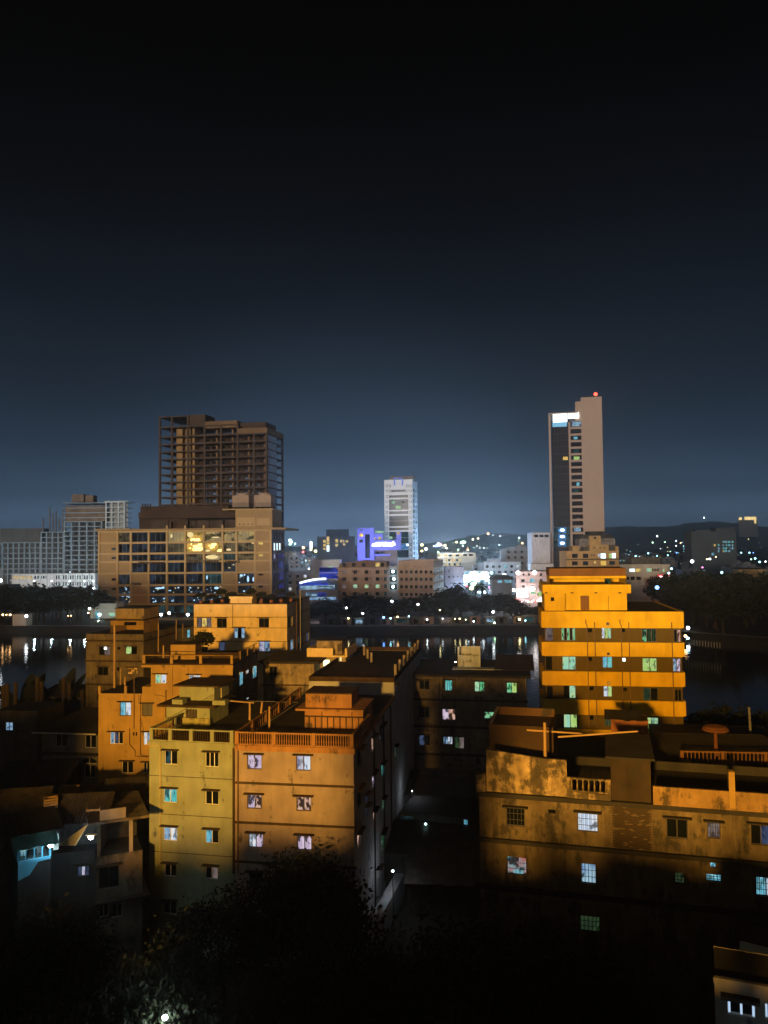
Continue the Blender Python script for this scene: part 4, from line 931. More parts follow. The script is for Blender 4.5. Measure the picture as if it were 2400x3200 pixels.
# bricks laid one by one
bm_ = MB().box(0, 0.235, -0.075, 0, 0, 0.065).mesh('brick', brickm)
bw, bh = 0.25, 0.078; nrow = 34; zrow = zl1 - 0.22 - nrow * bh
backing = MB().box(xa + 0.02, xb - 0.3, -0.045, 0.02, zrow, zl1 - 0.22).build('brick_bed', plaster('mortar', (0.12, 0.09, 0.06)), J.root)
brr = random.Random(3); cnt = 0; stuffmb = MB()
ncol = int((xb - xa - 0.4) / bw)
for rI in range(nrow):
    for cI in range(ncol):
        x = xa + 0.05 + cI * bw + (0.125 if rI % 2 else 0) - (0.0); z = zl1 - 0.22 - (rI + 1) * bh
        if x + 0.235 > xb - 0.3 or brr.random() < 0.10: continue
        if cnt < 290:
            link('brick', bm_, J.root, (x, -0.045 + brr.uniform(-0.012, 0.012), z)); cnt += 1
        else: stuffmb.box(x, x + 0.235, -0.12 + brr.uniform(-0.01, 0.01), -0.045, z, z + 0.065)
if stuffmb.v: stuffmb.build('lower_brickwork', brickm, J.root)['kind'] = 'stuff'
# right parapet and pillar
q = J.hit(*Z6(1035, 492)); MB().box(xb - 0.25, J.W + 0.2, -0.4, -0.2, zb2, q[1]).build('parapet', plaster('parapet_ochre', (0.34, 0.21, 0.08), var=0.4, streak=0.5, stain=0.7), J.root)
q = J.rect(Z6, 1430, 405, 1467, 520); MB().box(q[0], q[1], -0.5, -0.405, q[3] - 2.2, q[3] - 1.0).box(q[0], q[1], -0.5, 0.0, q[3] - 1.0, q[3]).build('pillar', orangew, J.root)
# lean-to roof room on the left bay
jr = tag(empty('rooftop_room', J.root.location, J.rz), 'low roof room with a raised rim on the old weathered block', 'roof room')
b0 = 4.5
q = J.rect(Z6, 85, 150, 450, 280, b0); qt = J.hit(*Z6(130, 50), 8.0)
MB().box(q[0], q[1], b0, b0 + 4.5, zl1 - 0.1, q[3]).build('wall', plaster('roomwall', (0.06, 0.036, 0.02), stain=0.5), jr)
tx0 = J.hit(*Z6(130, 55), 8.0)[0]; tx1 = J.hit(*Z6(455, 55), 8.0)[0]
MB().box(tx0, tx1, 8.0, 8.15, q[3], qt[1]).build('back_rim', plaster('roomrim', (0.10, 0.055, 0.025), stain=0.4), jr)
mb = MB(); mb.quad((q[0], b0, q[3] + 0.02), (q[0] + 0.25, b0, q[3] + 0.02), (tx0 + 0.25, 8.0, qt[1]), (tx0, 8.0, qt[1])).quad((q[0], b0, q[3] - 0.2), (q[0], b0, q[3] + 0.02), (tx0, 8, qt[1]), (tx0, 8, q[3]))
mb.build('side_rim', concrete, jr)
def pole(name, label, a, b, r=0.06, mat=None, cat='pole', group=None):
    a = Vector(a); b = Vector(b); root = MB().tube([(0, 0, 0), tuple((b - a) * 0.5), tuple(b - a)], r, 7, r * 0.85).build(name, mat or bamboo, None, a)
    return tag(root, label, cat, group)
pp = lambda B, Z, x, y, back: B.P(B.hit(*Z(x, y), back)[0], back, B.hit(*Z(x, y), back)[1])
b_ = pp(J, Z6, 403, 325, 1.0); pole('bamboo_pole', 'upright bamboo pole on the old weathered block behind its peeling parapet', (b_.x, b_.y, J.H), pp(J, Z6, 400, 140, 1.0), 0.11)
pole('bamboo_pole', 'bamboo pole lying level across the weathered roof', pp(J, Z6, 300, 183, 4.4), pp(J, Z6, 612, 203, 4.4), 0.07)
pole('bamboo_pole', 'longer bamboo pole leaning up across the weathered roof', pp(J, Z6, 475, 222, 3.5), pp(J, Z6, 925, 190, 3.5), 0.07)
# tin shack with rusty wall in front of the striped block
K2 = Bld('rooftop_shack', 'small tin roofed shack with a rust red wall below the striped block', 'shack', Z6(775, 175), Z6(985, 185), 68, 2.2, rust, Z6(780, 122), D2=67.2)
K2.build(); sheet_roof(K2.root, -0.5, K2.W - 0.4, -0.5, 2.4, K2.H + 0.05, K2.H + 0.3, roofm, 6, 5)
# balustraded house behind at right with concrete parasol
Lq = Bld('house', 'low house with brown balustrades on its roof terrace beside the weathered block', 'house', Q5(400, 1880), Q5(1659, 1905), 62.0, 10, roofm, Q5(500, 1875))
Lq.W += 3; Lq.build()
balustrade(Lq.root, (0, 0.1), (Lq.W, 0.1), Lq.H, Lq.hit(*Q5(420, 1690))[1] - Lq.H, 3, 0.27, plaster('rail_brown', (0.16, 0.075, 0.028), stain=0.2), 0.07)
pz = tag(empty('concrete_parasol', Lq.P(Lq.hit(*Q5(910, 1700), 2.5)[0], 2.5, Lq.H)), 'mushroom shaped concrete parasol on the balustraded terrace', 'parasol')
zc = Lq.hit(*Q5(880, 1400), 2.5)[1] - Lq.H
MB().tube([(0, 0, 0), (0, 0, zc + 0.1)], 0.16, 8, 0.13).build('stem', plaster('rust_dark', (0.13, 0.05, 0.02)), pz)
pr = [(0.2, 0.5), (0.8, 0.38), (1.0, 0.16), (1.02, 0.05), (0.9, 0.0), (0.2, 0.02)]
mb = MB(); n = 16; mb.v.append((0, 0, zc + 0.55))
for r_, z_ in pr:
    for i in range(n): mb.v.append((r_ * cos(2 * pi * i / n), r_ * sin(2 * pi * i / n), zc + z_))
for i in range(n): mb.f.append((0, 1 + i, 1 + (i + 1) % n))
for j in range(len(pr) - 1):
    for i in range(n): i2 = (i + 1) % n; mb.f.append((1 + j * n + i, 1 + (j + 1) * n + i, 1 + (j + 1) * n + i2, 1 + j * n + i2))
mb.build('cap', plaster('rust_dark', (0.13, 0.05, 0.02)), pz)
L2 = Bld('house', 'house with pale balustrades beyond the concrete parasol', 'house', Q5(120, 1640), Q5(1659, 1700), 76, 10, roofm, Q5(500, 1640)); L2.W += 2; L2.build()
hL = L2.hit(*Q5(200, 1515))[1] - L2.H
palec2 = plaster('rail_pale', (0.15, 0.15, 0.14))
balustrade(L2.root, (0, 0.1), (L2.W * 0.38, 0.1), L2.H, hL, 2, 0.3, palec2, 0.08); balustrade(L2.root, (L2.W * 0.55, 0.1), (L2.W, 0.1), L2.H, hL, 3, 0.3, palec2, 0.08)
lp = tag(empty('terrace_lamp', L2.P(L2.hit(*Q5(810, 1610), 1)[0], 1, L2.H)), 'small warm lamp on the terrace by the pale balustrades', 'lamp')
zz = max(0.3, L2.hit(*Q5(810, 1605), 1)[1] - L2.H)
MB().tube([(0, 0, 0), (0, 0, zz)], 0.03).build('stem', iron, lp); MB().ball((0, 0, zz), 0.11, 8, 6).build('bulb', glow('bulb_warm', (1.0, 0.55, 0.2), 6), lp)
b_ = pp(L2, Q5, 1415, 1530, 2.0); pole('concrete_post', 'pale leaning post behind the pale balustrades', (b_.x, b_.y, L2.H), pp(L2, Q5, 1385, 1060, 2.0), 0.13, palec2)
# white block, lower right corner
Kq = Bld('house', 'pale house with bright white window mullions in the dark lower corner', 'house', Q6(525, 1690), Q6(1185, 1780), 27.5, 2.6, greyw, Q6(530, 1700), D2=26.9)
Kq.W += 2.0
Kq.w(Q6, 685, 1925, 1030, 2160, ['dark', 'dark'], 'slide', None, frame_w); Kq.w(Q6, 1150, 1955, 1400, 2200, ['dark', 'dark'], 'slide', None, frame_w)
Kq.build(); MB().box(-0.03, Kq.W, -0.04, 0.12, Kq.H, Kq.H + 0.18).build('parapet', greyw, Kq.root)
for r_k in Kq.fh:
    for t_k in (0.06, 0.5, 0.94):
        xk = r_k[0] + (r_k[1] - r_k[0]) * t_k; MB().box(xk - 0.035, xk + 0.035, 0.06, 0.09, r_k[2] + 0.06, r_k[3] - 0.06).build('lit_gap', glow('lit_gap', (0.55, 0.75, 1.0), 0.8, False), Kq.root)
q = Kq.rect(Q6, 600, 1810, 1080, 1920); MB().box(q[0], q[1], -0.3, 0, q[3] - 0.12, q[3]).build('sunshade', roofm, Kq.root)
K3 = Bld('house', 'dark back yard house with a pale cloth sheeted edge above the pale house', 'house', Q6(620, 1320), Q6(1185, 1400), 36, 5, darkw, Q6(700, 1500), D2=35)
K3.W += 2; K3.build()
awn = MB(); p0 = K3.rect(Q6, 815, 1375, 1185, 1500)
for i in range(10):
    xa_ = p0[0] + i * 0.3; awn.quad((xa_, -0.05 + 0.03 * (i % 2), K3.H + 0.05), (xa_ + 0.3, -0.05 + 0.03 * ((i + 1) % 2), K3.H + 0.05), (xa_ + 0.3, 0.6, K3.H + 0.95), (xa_, 0.6, K3.H + 0.95))
awn.build('sheeting', clothw, K3.root)
yl = tag(empty('yard_lamp', Kq.P(Kq.W + 0.6, -3.0, 0)), 'unseen cool white lamp post added to light the pale corner house', 'street lamp')  # added out of view to brighten the corner house front
MB().tube([(0, 0, 0), (0, 0, Kq.H - 0.6)], 0.05).build('pole', iron, yl); MB().ball((0, 0, Kq.H - 0.5), 0.1, 8, 6).build('bulb', glow('bulb_yard_fill', (0.6, 0.85, 0.95), 45), yl); lamp_light('yard_fill_light', yl, (-0.3, -0.3, Kq.H - 0.5), 45, (0.65, 0.85, 0.95), 0.12)

# ------------------------------------------------------------------ alley, yards and shacks
al = MB(); 
w0 = ptz(*P8(690, 1415), 2.2); w1 = ptz(*P8(310, 2110), 2.2)
d = (w1 - w0).normalized(); nn = Vector((-d.y, d.x, 0))
mb = MB()
for a, b in ((w0, w1),):
    A_, B_ = a - d * 2, b + d * 1
    for (p, q) in (((0, 0), (1, 0)),):
        pass
    c = [A_, B_, B_ - nn * 0.9, A_ - nn * 0.9]
    mb.v = [(v.x, v.y, 0) for v in c] + [(v.x, v.y, 2.2) for v in c]
    mb.f = [(4, 5, 6, 7), (0, 1, 5, 4), (1, 2, 6, 5), (2, 3, 7, 6), (3, 0, 4, 7), (3, 2, 1, 0)]
aw = mb.build('boundary_wall', plaster('wall_coping', (0.40, 0.42, 0.42), var=0.3, streak=0.0)); tag(aw, 'pale topped boundary wall running along the narrow alley', 'wall')
al_c = (ptz(*P8(330, 1400), 0.0))
def lamp(name, label, loc, h, col, strength, r=0.18, cat='street lamp', group=None, arm=0.0, polem=None):
    root = tag(empty(name, (loc[0], loc[1], loc[2])), label, cat, group)
    MB().tube([(0, 0, 0), (0, 0, h)], 0.06, 6, 0.04).build('pole', polem or iron, root)
    if arm: MB().tube([(0, 0, h), (0, -arm, h + 0.15)], 0.035).build('arm', iron, root)
    MB().ball((0, -arm, h + (0.1 if arm else 0.0)), r, 10, 6, 0.8).build('bulb', glow('bulb_%d_%d_%d_%d' % (col[0] * 99, col[1] * 99, col[2] * 99, strength), col, strength), root)
    return root
pA1 = ptz(*P8(560, 1330), 4.0); lamp('alley_lamp', 'alley lamp on a post beside the grey side wall', (pA1.x + 0.5, pA1.y, 0), 4.3, (0.75, 0.85, 0.95), 22, 0.10)
lamp_light('alley_light', COL.objects[-1].parent if False else bpy.data.objects['alley_lamp'], (0.35, 0, 4.3), 60, (0.8, 0.88, 1.0), 0.12)
pA2 = ptz(*P8(150, 1850), 3.0); al2 = lamp('alley_lamp', 'cold white alley lamp at the foot of the salmon block', (pA2.x, pA2.y, 0), 3.0, (0.55, 0.75, 1.0), 25, 0.10)
lamp_light('alley_light', al2, (0.3, 0, 3.0), 80, (0.7, 0.85, 1.0), 0.12)
al3 = Bq.P(Bq.W + 1.3, 26, 0); al3 = lamp('alley_lamp', 'added alley lamp brightening the side wall of the long grey block', al3, 6.0, (0.8, 0.88, 0.9), 6, 0.08); lamp_light('alley_light', al3, (0.4, 0, 6.0), 40, (0.8, 0.88, 1.0), 0.12)  # extra lamp put in to brighten the dark side walls
# bedsheet and washing in the alley
p = ptz(*P8(300, 1600), 3.2); cs = MB()
for i in range(5):
    cs.quad((i * 0.25, 0.04 * (i % 2), -1.2), (i * 0.25 + 0.25, 0.04 * ((i + 1) % 2), -1.2), (i * 0.25 + 0.25, 0.04 * ((i + 1) % 2), 0), (i * 0.25, 0.04 * (i % 2), 0))
tag(cs.build('bedsheet', clothb, None, (p.x - 0.5, p.y, 3.6), 0.9), 'pale blue sheet hung out in the narrow alley', 'sheet')
MB().tube([(p.x - 0.7, p.y - 0.3, 3.6), (p.x + 1.2, p.y + 1.0, 3.62)], 0.02).build('washing_line', iron)
bpy.data.objects['washing_line']['label'] = 'thin line holding the blue sheet in the alley'; bpy.data.objects['washing_line']['category'] = 'line'
# small yard building with bluish lit window beside the dark block
YB_ = Bld('house', 'low yard house with a pale teal lit barred window beyond the alley', 'house', P8(690, 990), P8(1050, 990), 84, 6, darkw, P8(700, 690), D2=83)
YB_.w(P8, 690, 720, 830, 830, 'dimteal', 'grille'); YB_.W += 3.5; YB_.w(R8, 606, 178, 638, 210, 'cyan', 'grille'); YB_.build()
yl2 = lamp('yard_lamp', 'weak teal lamp on the low yard house beyond the alley', YB_.P(3.0, -1.0, 0), YB_.H - 0.6, (0.45, 0.85, 0.85), 5, 0.14)
for i, (px_, py_, D_, w_, z_) in enumerate(((1330, 2640, 78, 9, 3.4), (1420, 2690, 72, 8, 3.0), (1350, 2420, 92, 10, 4.5))):
    c = pt(px_, py_, D_); r_ = tag(empty('tin_shed', (c.x, c.y, 0), -0.1), ['tin roofed shed facing the long alley wall', 'lower tin shed beyond the alley among dark trees', 'tin lean-to in front of the dark unlit block'][i], 'shed')
    MB().box(-w_ / 2, w_ / 2, 0, 5, 0, z_).build('wall', darkw, r_); sheet_roof(r_, -w_ / 2 - 0.4, w_ / 2 + 0.4, -0.7, 5.4, z_ + 0.05, z_ + 1.2, tin, 10, i)

# lower left: dilapidated house, blue veranda, tin roofs
M1 = Bld('house', 'crumbling concrete house with an open pillared upper floor', 'house', P7(955, 1060), P7(1420, 1070), 61.6, 6, plaster('wall_crumbling', (0.16, 0.13, 0.09), var=0.4, streak=0.4, stain=0.6), P7(960, 1050), D2=63.0)
M1.w(P7, 985, 1148, 1190, 1340, ['dark', 'dark'], 'slide', 0.2, frame_d); M1.w(P7, 1115, 1525, 1222, 1640, 'dark', 'slide', None, frame_w); M1.w(P7, 985, 1525, 1085, 1640, 'dark', 'slide', None, frame_w)
M1.build(); M1.band(M1.hit(*P7(1000, 1505))[1], 0.18, 0.5, ledge_dark, name='floor_ledge')
ru = M1.hit(*P7(1000, 690))[1]
q = M1.rect(P7, 1290, 690, 1325, 1040); MB().box(q[0], q[1], 0.0, 0.3, M1.H, ru).build('pillar', concrete, M1.root)
MB().box(0.1, 0.35, 0.0, 0.3, M1.H, ru).build('pillar', oldwall, M1.root); MB().box(M1.W - 0.3, M1.W, 4, 4.3, M1.H, ru).build('pillar', concrete, M1.root)
MB().box(0, M1.W, 3.5, 3.7, M1.H, ru).build('back_wall', darkw, M1.root)
MB().box(-0.6, M1.W + 0.4, -0.8, 6, ru, ru + 0.2).build('roof_slab', oldgrey, M1.root)
q = M1.rect(P7, 995, 585, 1255, 645, -0.6); MB().box(q[0], q[1], -0.6, -0.45, ru + 0.2, q[3]).build('parapet', concrete, M1.root)
V = Bld('house', 'blue painted veranda house with a brightly lit balcony', 'house', P7(180, 1100), P7(500, 1090), 56.8, 4, plaster('wall_darker', (0.04, 0.036, 0.032), var=0.4, streak=0.4, stain=0.5), P7(300, 1090), D2=57.9)
V.build()
zr = V.hit(*P7(300, 870))[1]; vw = V.W
K['veranda'] = lit('lit_veranda', (0.35, 0.75, 0.85), (0.65, 0.75, 0.45), 0.55, 0.7, 0.5)
MB().box(0, vw, 2.4, 2.5, V.H, zr).build('back_wall', clothw, V.root)
MB().box(0, 0.12, 0, 2.4, V.H, zr).build('side_wall', bluepaint, V.root)
MB().prism([(0.0, V.H - 1.15), (vw * 0.35, V.H - 0.9), (vw * 0.62, V.H - 0.1), (vw, V.H - 0.05), (vw, V.H + 0.15), (0.0, V.H + 0.15)], -0.1, -0.02).build('balcony_front', bluepaint, V.root)
for i in range(5): MB().box(vw * i / 4 - 0.05, vw * i / 4 + 0.05, 0.0, 0.1, V.H + 0.1, zr).build('post', bluepaint, V.root)
for i in range(5): MB().box(0.25 + i * 0.55, 0.62 + i * 0.55 + 0.08 * (i % 2), 0.7 + 0.2 * (i % 3), 0.74 + 0.2 * (i % 3), zr - [1.3, 0.9, 1.5, 0.8, 1.4][i], zr - 0.25).build('washing', [clothw, clothb, darkw, rust, clothw][i], V.root)
for i in range(9): MB().box(vw * i / 9 + 0.1, vw * i / 9 + 0.13, -0.02, 0.01, V.H + 0.15, V.H + 0.75).build('railing_bar', iron, V.root)
sheet_roof(V.root, -0.5, vw + 1.0, 0.3, 4.5, zr + 0.25, zr + 0.7, roofm, 6, 9); sheet_roof(V.root, -0.4, vw + 0.4, -0.9, 0.28, zr - 0.35, zr + 0.2, tealpaint, 5, 10, name='awning_sheet')
def floodlamp(name, label, P_, col, strength, facing=(0, -1, -0.5)):
    root = tag(empty(name, P_), label, 'lamp')
    MB().box(-0.35, 0.35, -0.1, 0.2, 0.12, 0.17).build('hood', frame_w, root); MB().tube([(0, 0.1, 0.12), (0, 0.9, 0.2)], 0.03).build('bracket', iron, root)
    MB().ball((0, 0, 0), 0.17, 10, 6, 0.8).build('bulb', glow(name + label[:6], col, strength), root)
    return root
p = pt(*P7(505, 930), 57.3); floodlamp('veranda_lamp', 'dazzling blue white lamp on the blue veranda', p, (0.55, 0.85, 1.0), 170)
lamp_light('veranda_light', bpy.data.objects['veranda_lamp'], (-1.6, 0.6, 0.1), 130, (0.40, 0.85, 1.0), 0.15)
p = pt(*P7(905, 850), 57.0); floodlamp('wall_floodlight', 'dazzling white hooded floodlight on the crumbling house', p, (0.85, 0.92, 1.0), 130)
p = pt(*P7(740, 930), 56.6); tri = MB(); tri.v = [(0, 0, 0), (1.3, 0, 0), (2.0, 0.4, 1.3), (0, 0.02, -0.03), (1.3, 0.02, -0.03), (2.0, 0.42, 1.27)]; tri.f = [(0, 1, 2), (5, 4, 3), (0, 3, 4, 1), (1, 4, 5, 2), (2, 5, 3, 0)]
tag(tri.build('tarpaulin', clothw, None, (p.x - 1.2, p.y, p.z)), 'pale triangular tarpaulin between the two dazzling lamps', 'tarpaulin')
darkw2 = plaster('wall_darker', (0.04, 0.036, 0.032), var=0.4, streak=0.4, stain=0.5)
MW = Bld('house', 'low dark house with a dim violet lit window between veranda and crumbling house', 'house', P7(520, 1100), P7(950, 1090), 60.5, 5, darkw2, P7(600, 1010), D2=61.2)
MW.w(P7, 770, 1135, 890, 1235, ['dimblue', 'lilac', 'dimblue'], 'slide', 0.2, frame_d); MW.build()
# tin roofed houses behind
TR = [((0, 300), (620, 300), 84, 7.5, 'wide dark tin roofed house below the grey house', 11, 'T'), ((620, 560), (1000, 560), 72, 6.0, 'tin roofed house with an ochre end wall', 7, 'O'),
      ((1060, 520), (1480, 520), 70, 7.0, 'grey sheet roofed house against the yellow green block', 8, 'T'), ((0, 640), (380, 640), 63, 6, 'low tin roofed house with a dim ochre eave', 7, 'T'), ((380, 690), (1000, 690), 62, 5, 'sprawling tin roofed house behind the veranda', 10, 'T')]
for (a, b, D_, dep, lab, n, kd) in TR:
    t = Bld('tin_roofed_house', lab, 'house', P7(*a), P7(*b), D_, dep, darkw, P7(*a), D2=D_ + 0.6); t.build(roof=False)
    sheet_roof(t.root, -0.6, t.W + 0.6, -0.8, dep / 2, t.H - 0.1, t.H + 1.2, tin, n, n); sheet_roof(t.root, -0.6, t.W + 0.6, dep + 0.8, dep / 2, t.H - 0.1, t.H + 1.2, tin, n, n + 1)
    if kd == 'O':
        q = t.rect(P7, 600, 370, 810, 560); MB().box(q[0], q[1], -0.9, -0.75, t.H - 0.6, t.H + 2.2).build('end_wall', plaster('wall_ochre', (0.34, 0.19, 0.06), stain=0.5), t.root)
# bare lane by the water at far left, lamp at its end
c = [ptz(*Q4(-60, 2080), 0.03), ptz(*Q4(440, 1960), 0.03), ptz(*Q4(440, 1640), 0.03), ptz(*Q4(-60, 1700), 0.03)]
mb = MB(); mb.v = [tuple(v) for v in c]; mb.f = [(0, 1, 2, 3)]; struct(mb.build('lane', pavem))
lq = ptz(*Q4(60, 2035), 0.03); lamp('street_lamp', 'bluish street lamp on the bare lane by the water', (lq.x - 1.5, lq.y + 1, 0.03), 3.2, (0.6, 0.75, 1.0), 30, 0.16)
W1 = Bld('house', 'pitch dark house with one pale blue window by the water', 'house', Q4(-40, 1500), Q4(430, 1500), 104, 6, darkw, Q4(100, 1180), D2=103)
W1.w(Q4, 60, 1315, 146, 1415, ['sky', 'sky'], 'slide', None, frame_d); W1.build()
W2 = Bld('house', 'low dark shed with a pale post by the water', 'shed', Q4(430, 1250), Q4(1000, 1250), 122, 6, darkw, Q4(500, 1020), D2=121)
W2.w(Q4, 955, 1150, 1002, 1188, 'cyan', 'plain'); W2.build(roof=False); sheet_roof(W2.root, -0.6, W2.W + 0.6, -0.6, 6.6, W2.H, W2.H + 0.7, tin, 10, 4)
q = W2.rect(Q4, 795, 1020, 828, 1180); MB().box(q[0], q[1], -0.3, -0.1, q[2] - 2, q[3]).build('pale_post', greyw, W2.root)
for i, (x, y0, y1) in enumerate(((40, 890, 1200), (85, 870, 1000), (180, 850, 960), (430, 790, 1000), (480, 850, 1000), (735, 800, 990), (795, 860, 990), (945, 940, 1000))):
    a = pt(*Q4(x, y0), 118); pole('timber_post', ['thick tall timber post', 'short rough timber post'][y1 - y0 < 160] + ' standing by the near water edge', (a.x, a.y, 0), a, 0.35, barkm, 'post', 'timber posts by the water')
#@@PART4
# ------------------------------------------------------------------ mall across the lake
ML = Bld('shopping_mall', 'long tan eight storey mall with a gridded glass front across the lake', 'mall', ZM(75, 700), ZM(1432, 690), 372, 34, mallp, ZM(200, 350), D2=368, sidemat=plaster('mall_side', (0.16, 0.16, 0.17), scale=0.1), zbase=0)
XS = [75, 220, 325, 465, 608, 752, 898, 1045, 1155, 1300, 1425]
YS = [350, 440, 525, 590, 680, 775, 850, 925, 1030, 1110]
GRID = ['S h d d y Y y y y S'.split(), 'S d d d w Y Y w w S'.split(), 'S d d d d w y t w S'.split(), 'S S d d d d d b S S'.split(), 'S d S d d d t S B S'.split(),
        'S B S B B B B S B S'.split(), 'S B S B B B B S B S'.split(), 'S d S t t t t d d S'.split(), 'S d d d d d d d d S'.split()]
KK = {'d': 'mallb', 'h': 'mall_reflect_dim', 'y': 'mally', 'Y': 'mall_reflect_bright', 'w': 'mall_reflect_dim', 't': 'dimteal', 'b': 'mallb', 'B': 'mallb'}
gx = [ML.hit(*ZM(x, 690))[0] for x in XS]; gz = [ML.hit(*ZM(700, y))[1] for y in YS]
cells = []
for r in range(9):
    for c in range(10):
        k = GRID[r][c]
        if k == 'S': continue
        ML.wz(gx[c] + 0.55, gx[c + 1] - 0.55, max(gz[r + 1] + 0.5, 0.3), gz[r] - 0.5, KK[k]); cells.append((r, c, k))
for r, (y0, y1) in enumerate(((482, 500), (555, 572), (722, 740), (798, 815), (878, 895))): ML.w(ZM, 172, y0, 208, y1, 'dark', 'plain')
for q in ((1325, 440, 1362, 456, 'yellow'), (1328, 528, 1362, 548, 'yellow'), (1325, 686, 1362, 700, 'dark'), (1325, 780, 1362, 796, 'dark')): ML.w(ZM, *q[:4], q[4], 'plain')
dpt = ML.depth
for i in range(8):
    z1 = gz[i] - 0.8; z0 = gz[i + 1] + 0.8
    for j in range(4):
        y0 = 5 + j * 7; k = 'mallb'
        if i == 1: k = 'brightwhite' if j < 3 else 'mallb'
        elif j in (2, 3) and i > 1: k = 'royal'
        elif i == 2: k = 'lilac' if j == 0 else 'mallb'
        ML.wzs(y0, y0 + 5.6, z0, z1, k)
ML.build(reveal=0.6)
for i, x in enumerate(gx): MB().box(x - 0.42, x + 0.42, -0.5, 0.1, 0.1, ML.H + (2.2 if 4 <= i <= 7 else 0)).build('pilaster', mallw, ML.root)
for i, z in enumerate(gz[:8]): MB().box(0, ML.W, -0.35, 0.1, z - 0.38, z + 0.38).build('spandrel', mallw, ML.root)
MB().box(-1.5, ML.W * 0.19, -1.6, 30, ML.H + 0.2, ML.H + 1.0).build('cornice', mallp, ML.root)
MB().box(ML.W * 0.19, ML.W + 5, -1.0, 36, ML.H + 0.2, ML.H + 0.75).build('cornice', mallp, ML.root)
MB().box(ML.W - 2, ML.W + 7, -2.4, 36, ML.H - 0.2, ML.H + 0.6).build('cornice', mallp, ML.root)
# glass mullions
for r, c, k in cells:
    n = 3
    for i in range(1, n):
        x = gx[c] + 0.55 + (gx[c + 1] - gx[c] - 1.1) * i / n
        link('mullion', unit_box(frame_d), ML.root, (x - 0.06, 0.42, max(gz[r + 1] + 0.5, 0.3)), 0, (0.12, 0.1, gz[r] - max(gz[r + 1], 0.3) - 1.0))
# warm lamp reflections in the glass built as glowing blobs; cool ones are indoor lights
gw = glow('reflected_warm', (1.0, 0.70, 0.22), 3.0, False); gb = glow('hall_cool', (0.45, 0.75, 1.0), 1.3, False); gy = glow('glass_pale', (1.0, 0.78, 0.36), 1.0, False)
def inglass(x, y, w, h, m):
    a = ML.hit(*ZM(x, y)); MB().ball((0, 0, 0), 1.0, 10, 6).build('hall_lamp', m, ML.root, (a[0], 0.45, a[1])).scale = (w * 0.6, 0.08, h * 0.6)  # the warm ones stand in for lamps mirrored in the glass
hw_ = random.Random(44)
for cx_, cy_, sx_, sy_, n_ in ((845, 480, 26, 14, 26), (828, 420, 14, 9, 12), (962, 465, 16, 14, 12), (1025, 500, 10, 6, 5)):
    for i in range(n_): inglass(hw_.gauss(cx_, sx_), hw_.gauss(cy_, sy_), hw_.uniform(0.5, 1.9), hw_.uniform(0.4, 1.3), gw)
gh = glow('reflected_halo', (1.0, 0.55, 0.10), 0.75, False)  # glare around the mirrored lamps, built as a dimmer glow
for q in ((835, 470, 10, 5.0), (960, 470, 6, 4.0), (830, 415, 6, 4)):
    a_ = ML.hit(*ZM(q[0], q[1])); MB().ball((0, 0, 0), 1.0, 14, 8).build('hall_lamp', gh, ML.root, (a_[0], 0.52, a_[1])).scale = (q[2] * 0.5, 0.03, q[3] * 0.5)  # glare around the mirrored lamps, not lamps in the hall
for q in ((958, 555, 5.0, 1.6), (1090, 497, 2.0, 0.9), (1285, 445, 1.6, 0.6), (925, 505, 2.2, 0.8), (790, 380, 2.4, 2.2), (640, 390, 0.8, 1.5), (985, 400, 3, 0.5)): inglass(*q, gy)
lr = random.Random(11)
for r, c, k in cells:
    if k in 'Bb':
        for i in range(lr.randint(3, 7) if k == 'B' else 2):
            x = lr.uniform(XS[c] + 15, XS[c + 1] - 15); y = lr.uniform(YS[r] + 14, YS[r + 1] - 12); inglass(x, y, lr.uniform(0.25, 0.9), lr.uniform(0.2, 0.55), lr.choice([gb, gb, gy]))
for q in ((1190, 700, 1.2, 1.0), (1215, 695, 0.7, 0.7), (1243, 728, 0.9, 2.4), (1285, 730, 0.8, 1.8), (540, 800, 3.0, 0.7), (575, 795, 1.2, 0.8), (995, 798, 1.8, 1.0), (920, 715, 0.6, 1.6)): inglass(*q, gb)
# lettering shapes along the front
for (xa_, xb_, y_) in ((388, 595, 603), (765, 1015, 590), (1068, 1180, 592), (328, 410, 766)):
    x = xa_
    while x < xb_ - 6:
        w_ = lr.uniform(8, 16); a = ML.rect(ZM, x, y_ - lr.uniform(8, 12), x + w_, y_ + 9)
        m_ = MB().box(a[0], a[0] + 0.35, -0.75, -0.55, a[2], a[3]).box(a[0], a[1], -0.74, -0.56, a[3] - 0.35, a[3])
        if lr.random() < 0.6: m_.box(a[1] - 0.35, a[1] - 0.001, -0.75, -0.55, a[2], a[3])
        m_.build('sign_letter', malldark, ML.root); x += w_ + lr.uniform(2, 5)
# roof works
a = ML.rect(ZM, 1145, 185, 1435, 345, 2); MB().box(a[0], a[1], 2, 26, ML.H, a[3]).build('upper_block', mallp, ML.root)
MB().box(a[0] - 6, a[1] + 0.6, 1.4, 26.5, a[3], a[3] + 0.5).build('upper_cornice', mallw, ML.root)
for q in ((1155, 245, 1300, 310), (1312, 250, 1415, 305)):
    b = ML.rect(ZM, *q, 2); MB().box(b[0], b[1], 1.8, 1.99, b[2], b[3]).build('wall_panel', mallw, ML.root)
for x in (1178, 1212, 1245, 1280): inn = ML.rect(ZM, x - 4, 292, x + 4, 302, 1.8); MB().box(inn[0], inn[1], 1.6, 1.79, inn[2], inn[3]).build('vent', malldark, ML.root)
towerpink = plaster('cooling_pink', (0.44, 0.33, 0.25), scale=0.1); towerlouv = plaster('cooling_louvre', (0.28, 0.22, 0.17), scale=0.1)
